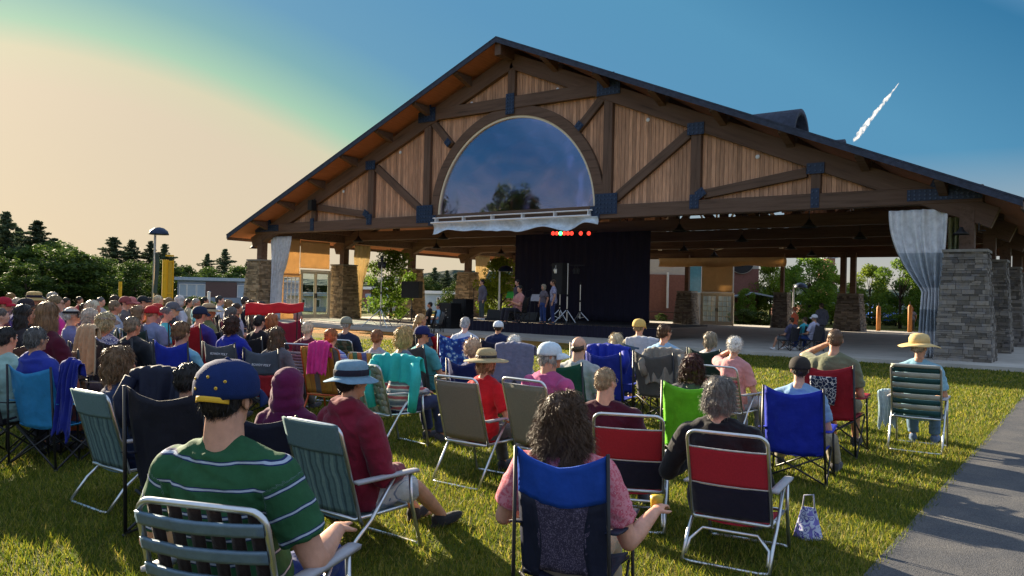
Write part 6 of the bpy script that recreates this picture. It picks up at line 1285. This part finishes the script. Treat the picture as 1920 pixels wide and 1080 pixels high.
P(622, 615, 9.9, 'young, with auburn hair, sunglasses and a blue striped tee', top=(.2, .2, .5), topmat=M['bluestripe'], bot=(.03, .04, .07), legs='shorts', hair='short', hc=(.30, .10, .03), glasses='dark', sex='k', yaw=0, chair='rainbow', cc=[(.5, .3, .05), (.1, .2, .1), (.4, .3, .1), (.5, .09, .02), (.48, .24, .04), (.46, .21, .04), (.16, .14, .14), (.45, .2, .03)], chairdesc='orange striped lawn chair with orange legs and a pink towel over it', low=False, chs=1.08, skin=(.6, .3, .18))
P(578, 602, 11.6, 'with short pale hair and a maroon top', top=(.10, .012, .03), bot=(.1, .1, .1), hair='short', hc=(.52, .42, .3), sex='m', yaw=0, chair='redbands', cc=[(.3, .25, .3), (.3, .15, .2)], skin=(.66, .36, .26))
P(521, 613, 10.6, 'with long brown hair above the middle grey and red chair', top=(.1, .1, .12), bot=(.1, .1, .1), hair='long', hc=(.09, .05, .025), sex='f', low=True, chair='quad2', cc=[(.38, .02, .03), (.09, .11, .15), (.3, .02, .03)], chairdesc='right one of the two grey and red camping chairs', lean=3)
P(436, 592, 10.9, 'with wavy dark hair and a royal blue jacket', top=(.012, .022, .28), sleeve='long', bot=(.1, .1, .2), hair='tousle', hc=(.06, .025, .015), sex='f', yaw=0, chair='quad2', cc=[(.38, .02, .03), (.09, .10, .12), (.3, .02, .03)], chairdesc='left one of the two grey and red camping chairs', bulk=.012, aR='hold')
P(356, 679, 5.35, 'with dark hair and a greyish-pink shirt beside the black draped chair', top=(.30, .20, .22), bot=(.03, .03, .05), hair='short', hc=DKB, low=True, yaw=0, chair='quad', cc=(.010, .011, .025), chairdesc='black camping chair with a dark coat over its back', skin=(.52, .28, .18), sex='m', chs=1.1)
P(228, 650, 6.1, 'with tousled light brown hair and a navy denim jacket', top=(.02, .035, .10), sleeve='long', bot=(.03, .04, .08), hair='tousle', hc=(.17, .10, .05), sex='f', low=True, chair='hooded', cc=[(.12, .2, .21)], dt=-.35, chairdesc='grey-green lawn chair left of the black draped chair', bulk=.01, hairs=1.04)
P(70, 613, 7.4, 'with short grey hair, glasses and a blue jacket in a light blue chair', top=(.02, .035, .26), sleeve='long', bot=(.03, .04, .12), hair='short', hc=(.15, .145, .14), sex='f', yaw=0, glasses='clear', chair='quad', cc=(.03, .26, .55), cdx=.22, chairdesc='light blue camping chair at the left', bulk=.02, hairs=1.05)
P(14, 612, 7.5, 'in a pale teal shirt at the left edge', top=(.28, .45, .42), sleeve='short', bot=(.05, .05, .07), hair='short', hc=(.03, .028, .028), yaw=0, chair='quad', cc=(.02, .02, .025), lean=2, sex='b')
P(92, 567, 8.4, 'with long light brown hair and a dark maroon tee', top=(.07, .008, .022), sleeve='short', bot=(.05, .03, .04), hair='long', hc=(.19, .11, .055), sex='f', aL='fold', aR='fold', lean=0, hairs=1.0, chair='quad', cc=(.05, .02, .02), lod=2, skin=(.60, .25, .16))
P(200, 586, 9.6, 'in a grey visor hat and a floral print shirt', top=(.5, .5, .6), topmat=M['floral'], bot=(.1, .1, .2), hair='tousle', hc=(.5, .42, .25), hat='visor', hatc=(.22, .19, .17), sex='f', yaw=0, chair='quad', cc=(.02, .02, .04), skin=(.5, .2, .12))
P(250, 593, 9.5, 'with grey-brown hair in a black jacket beside the floral shirt', top=(.012, .016, .022), sleeve='long', bot=(.02, .02, .03), hair='short', hc=(.17, .13, .09), yaw=0, chair='quad', cc=(.012, .014, .03), bulk=.015, skin=(.55, .22, .13), chs=1.1)
P(341, 603, 9.3, 'young, with short brown hair and a sky blue tee', top=(.16, .36, .48), bot=(.15, .2, .3), hair='short', hc=(.14, .07, .03), sex='k', low=True, chair='quad', cc=(.012, .035, .40), chairdesc='royal blue camping chair with a white tag beside the sky blue tee', hairs=1.06, chs=1.05, chw=.8)
P(286, 572, 12.4, 'in a bright red cap and a grey-blue shirt', top=(.19, .22, .36), sleeve='short', bot=(.1, .1, .12), hair='buzz', hc=(.3, .15, .08), hat='cap', hatc=(.42, .02, .025), yaw=0, chair='quad', cc=(.015, .04, .035), sex='b', skin=(.6, .24, .16), lean=6)
P(376, 573, 12.2, 'in a navy cap in a tall red camping chair', top=(.03, .03, .2), bot=(.1, .1, .1), hair='short', hc=(.08, .05, .03), hat='cap', hatc=(.015, .025, .06), yaw=0, chair='quad', cc=(.38, .012, .02), chairdesc='tall red camping chair under the navy cap', chs=1.1)
P(492, 564, 17, 'with black hair just behind the red canopy frame', top=(.02, .02, .03), bot=(.05, .05, .06), hair='short', hc=DKB, turn=-.6, chair='quad', cc=(.02, .02, .03))
P(487, 590, 12.6, 'with black hair under the left half of the red canopy', top=(.012, .012, .016), bot=(.03, .03, .03), hair='short', hc=DKB, chair='quad', cc=(.02, .02, .025))
P(511, 588, 12.8, 'with coppery blond hair under the red canopy', top=(.015, .015, .02), bot=(.05, .05, .05), hair='bob', hc=(.45, .16, .06), sex='f', chair='quad', cc=(.03, .03, .04))
P(560, 582, 14.5, 'with grey cropped hair above the pink chair', top=(.2, .2, .25), bot=(.1, .1, .1), hair='buzz', hc=(.2, .17, .15), chair='quad', cc=(.36, .03, .09), chairdesc='plain pink camping chair before the left piers', chs=1.2)
# ---- farther rows on the left: (px, top, d, desc, shirt, hair style, hair, hat, hat colour, extra)
FAR = [(9, 556, 13, 'in a crimson cap and violet shirt at the left edge', (.08, .04, .2), 'short', (.4, .25, .1), 'cap', (.40, .02, .04)), (22, 549, 17, 'with golden backlit hair behind the crimson cap', (.2, .1, .1), 'short', (.3, .16, .04), None, 0), (34, 558, 13.5, 'with pale short hair beside the crimson cap', (.1, .1, .3), 'short', (.5, .4, .3), None, 0),
       (50, 558, 12, 'in a dark flat cap at the left', (.3, .3, .3), 'short', BRN, 'cap', (.03, .025, .03)), (48, 571, 9.8, 'with long black hair left of the maroon tee', (.02, .015, .02), 'long', DKB, None, 0), (3, 577, 11, 'in a bright red top cut by the left edge', (.5, .02, .04), 'short', (.15, .12, .1), None, 0),
       (66, 546, 13.5, 'with a tan sun hat high above the left rows', (.25, .18, .1), 'short', (.2, .12, .05), 'bucket', (.42, .3, .12)), (101, 547, 15, 'with pale grey hair high behind the pink shirt', (.4, .4, .4), 'short', (.4, .36, .3), None, 0), (106, 553, 12, 'with sunglasses and a hot pink shirt', (.55, .03, .22), 'short', (.25, .17, .08), None, 0),
       (137, 575, 10.8, 'in a black visor over white hair', (.15, .15, .3), 'short', WHT, 'visor', (.02, .02, .025)), (176, 563, 12.5, 'with long pale blond hair catching the sun', (.3, .3, .35), 'long', (.50, .44, .32), None, 0), (172, 577, 10.8, 'with a round white perm', (.45, .45, .55), 'perm', (.55, .45, .36), None, 0),
       (218, 553, 16, 'with brown hair left of the thin yellow pole', (.05, .05, .06), 'short', BRN, None, 0), (217, 563, 14, 'with glasses reading a white paper', (.3, .35, .45), 'short', (.25, .17, .1), None, 0), (236, 555, 15.5, 'in a dark red cap and brown shirt', (.10, .09, .09), 'short', BRN, 'cap', (.22, .06, .06)),
       (247, 556, 16.5, 'in a pinkish cap and black shirt', (.02, .02, .03), 'short', BRN, 'cap', (.45, .15, .15)), (257, 559, 18, 'with a dark red shirt left of the orange one', (.35, .03, .02), 'short', DKB, None, 0), (269, 554, 17.5, 'in an orange shirt and black cap', (.60, .22, .03), 'short', DKB, 'cap', (.02, .025, .03)),
       (298, 554, 18, 'with pale blond hair beside the lamp post', (.30, .15, .17), 'bob', (.55, .46, .3), None, 0), (318, 558, 17, 'with golden brown hair before the yellow pole', (.12, .03, .06), 'bob', (.25, .15, .06), None, 0), (325, 565, 13.6, 'in a grey cap and black vest', (.012, .014, .02), 'short', GRY, 'cap', (.10, .10, .12)),
       (339, 554, 17.5, 'with snow white hair and a white patterned blouse', (.5, .52, .6), 'bob', (.62, .6, .58), None, 0), (369, 559, 19, 'with grey hair and a turquoise top', (.10, .38, .42), 'short', (.45, .4, .35), None, 0), (413, 554, 20, 'in a plain white shirt before the brown panel', (.5, .53, .62), 'short', (.05, .05, .05), None, 0),
       (430, 562, 19, 'with light brown hair right of the white shirt', (.3, .25, .25), 'bob', (.3, .18, .08), None, 0), (393, 568, 13.5, 'in a wide tan straw hat and olive shirt', (.14, .16, .07), 'short', (.2, .15, .1), 'straw', (.45, .34, .2)), (262, 573, 12.4, 'with smooth light brown hair left of the bright red cap', (.06, .06, .07), 'bob', (.24, .15, .08), None, 0),
       (296, 568, 14.5, 'in a second red cap farther back', (.3, .1, .1), 'short', BRN, 'cap', (.42, .05, .04)), (436, 575, 12.6, 'with sunglasses pushed up on dark hair', (.05, .05, .06), 'short', (.13, .12, .11), None, 0), (461, 556, 19.5, 'in a black shirt beside the left front pier', (.02, .02, .03), 'short', (.06, .04, .03), None, 0),
       (313, 575, 12.8, 'in a turquoise shirt behind the bright red cap', (.06, .45, .5), 'short', GRY, None, 0), (445, 568, 16, 'in a pale lilac top near the left pier', (.35, .33, .45), 'short', BRN, None, 0), (160, 568, 15, 'with brown hair between the visor and the blonde', (.2, .1, .15), 'short', BRN, None, 0),
       (80, 556, 17, 'with grey hair behind the maroon tee', (.15, .17, .3), 'short', GRY, None, 0), (125, 558, 18, 'in a grey shirt behind the hot pink one', (.2, .2, .22), 'short', BRN, None, 0), (190, 557, 19, 'in a pale shirt far left of the thin yellow pole', (.4, .4, .42), 'short', GRY, None, 0), (355, 560, 21, 'in a beige shirt right of the snow white hair', (.35, .3, .2), 'short', BRN, None, 0),
       (385, 557, 22, 'in a dark blue shirt far behind the straw hat', (.03, .05, .15), 'short', DKB, None, 0), (472, 562, 18, 'in a brown shirt beside the left front pier', (.12, .07, .05), 'short', BRN, None, 0), (150, 556, 21, 'in a red shirt far behind the visor', (.35, .05, .05), 'short', BRN, None, 0), (281, 557, 20, 'in a teal shirt left of the lamp post', (.06, .2, .22), 'short', BRN, None, 0)]
for i, (px, py, d, ds, c, hs, hc, ht, htc) in enumerate(FAR):
    P(px, py, d, ds, top=c, bot=[(.05, .05, .08), (.15, .14, .12), (.03, .05, .12)][i % 3], hair=hs, hc=hc, hat=ht, hatc=htc or (.1, .1, .1), dt=-.35-.15*(i % 4), yaw=(-.35, 0)[i % 2], sex='f' if hs in ('bob', 'long', 'perm') else 'm', chair='quad', lod=3,
      cc=[(.02, .02, .03), (.015, .03, .15), (.02, .05, .03), (.12, .02, .03)][i % 4], glasses='dark' if i in (8, 28) else None, lean=8, skin=[(.6, .3, .2), (.5, .22, .14), (.64, .36, .26)][i % 3], aL=('lap', 'rest', 'fold')[i % 3], aR=('lap', 'rest', 'fold')[i % 3])
# ---- people on and near the slab
P(904, 524, 33.0, 'standing in a grey long-sleeved shirt at the left of the stage', top=(.10, .09, .12), sleeve='long', bot=(.06, .075, .07), hair='short', hc=DKB, stand=True, z0=.62+.0, turn=PI-.5, yaw=0, lod=2, armsT=('rest', 'rest'), shoe=(.6, .6, .6), bulk=.02)
P(975, 535, 29.5, 'playing guitar in a pale pink shirt on stage', top=(.45, .2, .18), bot=(.02, .02, .03), hair='short', hc=DKB, z0=.62, turn=PI-.4, lod=2, aL='gesture', aR='fold', chair='quad', cc=BLK, yaw=0)
P(970, 524, 30.8, 'standing dimly behind the seated guitarist', top=(.05, .04, .06), bot=(.02, .02, .03), hair='short', hc=DKB, z0=.62, stand=True, turn=PI-.4, lod=2)
P(1019, 533, 30.3, 'standing musician with pale blond hair and blue jeans', top=(.12, .10, .12), bot=(.03, .06, .2), hair='bob', hc=(.5, .42, .3), z0=.62, stand=True, turn=PI-.3, lod=2, sex='f', armsT=((-.22, .12, 1.12), (.22, .12, 1.12)) if False else None)
P(1037, 524, 29.6, 'standing musician in a floral shirt beside the stage speaker', top=(.4, .4, .4), topmat=M['floral'], bot=(.02, .03, .1), hair='short', hc=BRN, z0=.62, stand=True, turn=PI-.9, lod=2)
P(806, 566, 31.0, 'in a black shirt sitting by the fourth pier', top=(.012, .012, .014), bot=(.10, .09, .08), hair='short', hc=DKB, z0=.11, turn=PI-.9, chair='quad', cc=BLK, lod=3, leg='splay')
P(822, 570, 32.5, 'in a sky blue shirt sitting by the fourth pier', top=(.2, .42, .6), bot=(.2, .25, .35), hair='short', hc=BRN, z0=.11, turn=PI-.6, chair='quad', cc=(.2, .2, .2), lod=3)
P(1527, 589, 25.5, 'in a white cap and lavender shirt on the slab', top=(.45, .46, .62), sleeve='short', bot=(.03, .06, .2), hair='short', hc=GRY, hat='cap', hatc=(.62, .62, .68), z0=.11, turn=1.25, chair='quad', cc=(.05, .05, .06), lod=2, shoe=(.6, .6, .62), leg='splay')
P(1509, 594, 26.2, 'in a turquoise top on the slab', top=(.05, .42, .5), bot=(.15, .15, .16), hair='short', hc=BRN, z0=.11, turn=1.2, chair='quad', cc=(.03, .03, .04), lod=2, leg='splay', shoe=(.5, .5, .5))
P(1489, 575, 28.5, 'in an orange-red top standing behind the trio on the slab', top=(.60, .12, .05), bot=(.1, .1, .15), hair='short', hc=(.3, .08, .03), z0=.11, turn=1.4, lod=2, sex='k', stand=True, armsT=None)
P(1484, 595, 25.5, 'in shorts at the left of the slab trio', top=(.08, .08, .14), bot=(.12, .13, .14), legs='shorts', hair='short', hc=BRN, z0=.11, turn=1.2, chair='quad', cc=(.03, .03, .04), lod=2, leg='splay', shoe=(.6, .6, .6))
P(1540, 568, 30.0, 'in a grey jacket standing in front of the rear pier', top=(.10, .10, .13), sleeve='long', bot=(.05, .05, .07), hair='short', hc=BRN, z0=.11, turn=1.0, stand=True, lod=2, bulk=.03)
P(1710, 576, 49, 'with auburn hair walking beyond the second orange post', top=(.2, .18, .2), bot=(.1, .1, .1), hair='long', hc=(.25, .08, .02), z0=0, turn=.5, stand=True, lod=3, sex='f')
# ================================================================== things draped on or leaning by the chairs
drape(304, 693, 5.55, .50, .40, .16, .35, 'black jacket draped over the chair beside the pinkish shirt', 'jacket', (.010, .013, .035), 'nylon', .06, seed=3, arms=.7)
drape(746, 668, 8.25, .62, .26, .12, .1, 'turquoise jacket draped over the webbed lawn chair', 'jacket', (.03, .50, .46), 'nylon', .06, seed=5, arms=1.0, taper=-.1)
drape(601, 643, 9.6, .30, .36, .16, .25, 'hot pink towel draped over the orange striped chair', 'towel', (.62, .035, .22), 'cloth', .05, seed=7)
drape(967, 645, 10.3, .62, .50, .1, 0, 'grey-violet towel covering the chair before the white hair', 'towel', (.15, .16, .24), 'cloth', .015, seed=9, taper=.02)
drape(166, 612, 9.0, .30, .50, .1, .2, 'beige jacket draped over a chair beside the maroon tee', 'jacket', (.42, .30, .18), 'cloth', .07, seed=11, taper=-.5)
CHAIRX = CHAIR['quad'](False, (.3, .22, .15), 2); p = at_d(172, 640, 8.85); CHAIRX.location = (p.x, p.y, gz(p.x, p.y)); CHAIRX.rotation_euler = (0, 0, .2); tag(CHAIRX, 'camping chair under the beige draped jacket', 'chair')
drape(1247, 655, 10.3, .56, .42, .1, .05, 'taupe grey jacket hanging on the chair of the light blue collared shirt', 'jacket', (.22, .20, .17), 'cloth', .06, seed=13, arms=.6)
drape(1141, 648, 10.9, .66, .34, .1, .0, 'royal blue jacket hanging over the chairs before the stage', 'jacket', (.012, .03, .36), 'nylon', .07, seed=15, arms=.6)
CH = CHAIR['quad'](True, (.012, .03, .3), 2); p = at_d(1141, 650, 10.8); CH.location = (p.x, p.y+.2, 0); tag(CH, 'blue camping chair under the royal blue jacket', 'chair')
drape(136, 678, 7.05, .24, .62, .1, .2, 'royal blue coat hanging from the side of the light blue chair', 'coat', (.012, .02, .20), 'cloth', .07, seed=17, taper=-.2)
drape(1205, 634, 12.1, .55, .36, .08, 0, 'pale grey towel over the chair of the yellow cap', 'towel', (.42, .44, .5), 'cloth', .04, seed=19)
drape(1664, 735, 9.5, .22, .38, .06, .2, 'pale blue towel hanging at the left of the strapped chair', 'towel', (.30, .42, .48), 'cloth', .05, seed=21, z=.62)
0 and drape(320, 628, 8.85, .5, .36, .06, .2, 'royal blue jacket bunched on the chair beside the sky blue tee', 'jacket', (.01, .03, .38), 'nylon', .08, seed=23)
for px, py, d, lw, kd, cc_, lb, rz_ in ((848, 618, 14.6, True, 'quad', (.42, .01, .02), 'small empty red chair left of the white-haired man at the blue floral chair', .1), (168, 672, 7.9, True, 'quad', (.50, .14, .08), 'low orange-pink camping chair behind the light blue one', .2), (352, 640, 10.6, True, 'quad', (.03, .03, .05), 'low black camping chair between the sky blue tee and the tall red chair', .3), (1118, 640, 12.8, True, 'quad', (.02, .05, .3), 'empty blue camping chair near the stage left of the pale blond hair', .1)):
    c_ = CHAIR[kd](lw, cc_, 2); p = at_d(px, py, d); c_.location = (p.x, p.y, gz(p.x, p.y)); c_.rotation_euler = (0, 0, rz_); tag(c_, lb, 'chair')
# red folded canopy
p = at_d(517, 570, 13.6); t = empty('chair_canopy', (p.x, p.y, gz(p.x, p.y)), .86, label='bright red flat canopy held above the heads left of the stage', cat='canopy'); hz_ = p.z-gz(p.x, p.y)
rc = lambda u, v: (-.47+.94*u, -.22+.5*v, hz_+.02*u-.01+.012*math.sin(u*14)+.015*noise.noise(Vector((u*6, v*4, 0))))
mb = MB(); mb.sheet(rc, 30, 10, .012); o = mb.build('canopy_cloth', M['nylon'], t, True); o.color = (.50, .008, .015, 1)
mb = MB(); mb.sheet(lambda u, v: (-.47+.94*u, -.222-.03*v, hz_+.02*u-.005-(.20-.06*u)*v+.012*math.sin(u*14)), 30, 4, .008); o = mb.build('canopy_skirt', M['nylon'], t, True); o.color = (.55, .008, .015, 1)
for x in (-.42, .36): mb = MB(); mb.tube([(x, 0, .0), (x, 0, hz_)], .012, 6); mb.build('pole', M['blacktube'], t)
# printed parts
def find(lbl):
    return [o for o in COL.objects if o.get('label') == lbl][0]
q = find('dark green camping chair with QUEST printed on its back'); text('QUEST', .055, q, (.02, -.385, .67), (R(72), 0, 0), (.6, .65, .6))
q = find('red camping chair with a black web-patterned pocket')
M['web'] = blotch('web_pattern', [(0, (.55, .55, .6)), (.05, (.012, .02, .06))], 26, feature='DISTANCE_TO_EDGE')
def pk(u, v): x = (2*u-1)*.135*(1-.25*(1-v)**2); return (x, -.30-.15*(.35+.55*v)-.05+.12*x*x*5, .55+.30*v)
mb = MB(); mb.sheet(pk, 12, 10, .006); mb.build('pocket', M['web'], q, True)
for c in find('camping chair covered in blue and white flowers').children:
    if c.data and c.data.materials and c.data.materials[0] == M['nylon']: c.data = c.data.copy(); c.data.materials[0] = M['bluefloral']
for lb in ('right one of the two grey and red camping chairs', 'left one of the two grey and red camping chairs'):
    q = find(lb); text('ROWDY POLY', .045, q, (.03, -.40, .80 if 'left' in lb else .70), (R(72), 0, 0), (.6, .6, .65))
q = find('royal blue camping chair with a white tag beside the sky blue tee'); mb = MB(); mb.box((-.12, -.405, .56), (.02, -.40, .63)); mb.build('white_tag', M['white'], q)
q = find('light blue camping chair at the left'); text('A', .06, q, (-.16, -.39, .72), (R(72), 0, 0), (.05, .2, .3))
# tote bag, drinks, shoes
p = at_z(1515, 1010, 0); t = empty('tote_bag', (p.x, p.y, 0), .2, label='white and purple patterned bag on the grass beside the red chair', cat='bag'); M['tote'] = blotch('tote_print', [(0, (.5, .55, .7)), (.25, (.10, .08, .35)), (.38, (.5, .55, .72)), (.6, (.2, .18, .5))], 22)
mb = MB(); mb.sheet(lambda u, v: ((2*u-1)*.10*(1-.55*v), -.05*math.sin(u*PI)*(1-v)+.02*noise.noise(Vector((u*4, v*4, 0))), .0+.22*v), 14, 12, .006); mb.sheet(lambda u, v: ((2*u-1)*.10*(1-.55*v), .05*math.sin(u*PI)*(1-v), .0+.22*v), 14, 12, .006); mb.build('bag_body', M['tote'], t, True)
mb = MB(); mb.tube([(-.04, 0, .21), (-.03, 0, .30), (.03, 0, .31), (.04, 0, .21)], .006, 5); o = mb.build('handle', M['cloth'], t, True); o.color = (.4, .4, .5, 1)
q, b_, s_ = PERS['with voluminous curly brown hair and a pink floral shirt']; bpy.context.view_layer.update(); w_ = b_.arms[1][3]; e_ = b_.arms[1][2]; p = q.matrix_world @ (w_+(w_-e_).normalized()*.10+Vector((-.035, 0, -.045)))
mb = MB(); mb.lathe([(.0, 0), (.026, 0), (.031, .05), (.031, .07), (0, .075)], 14, p); o = mb.build('cup', M['armwhite'], None, True); o.color = (.42, .30, .02, 1); tag(o, 'small yellow cup held by the woman in the pink floral shirt', 'cup')
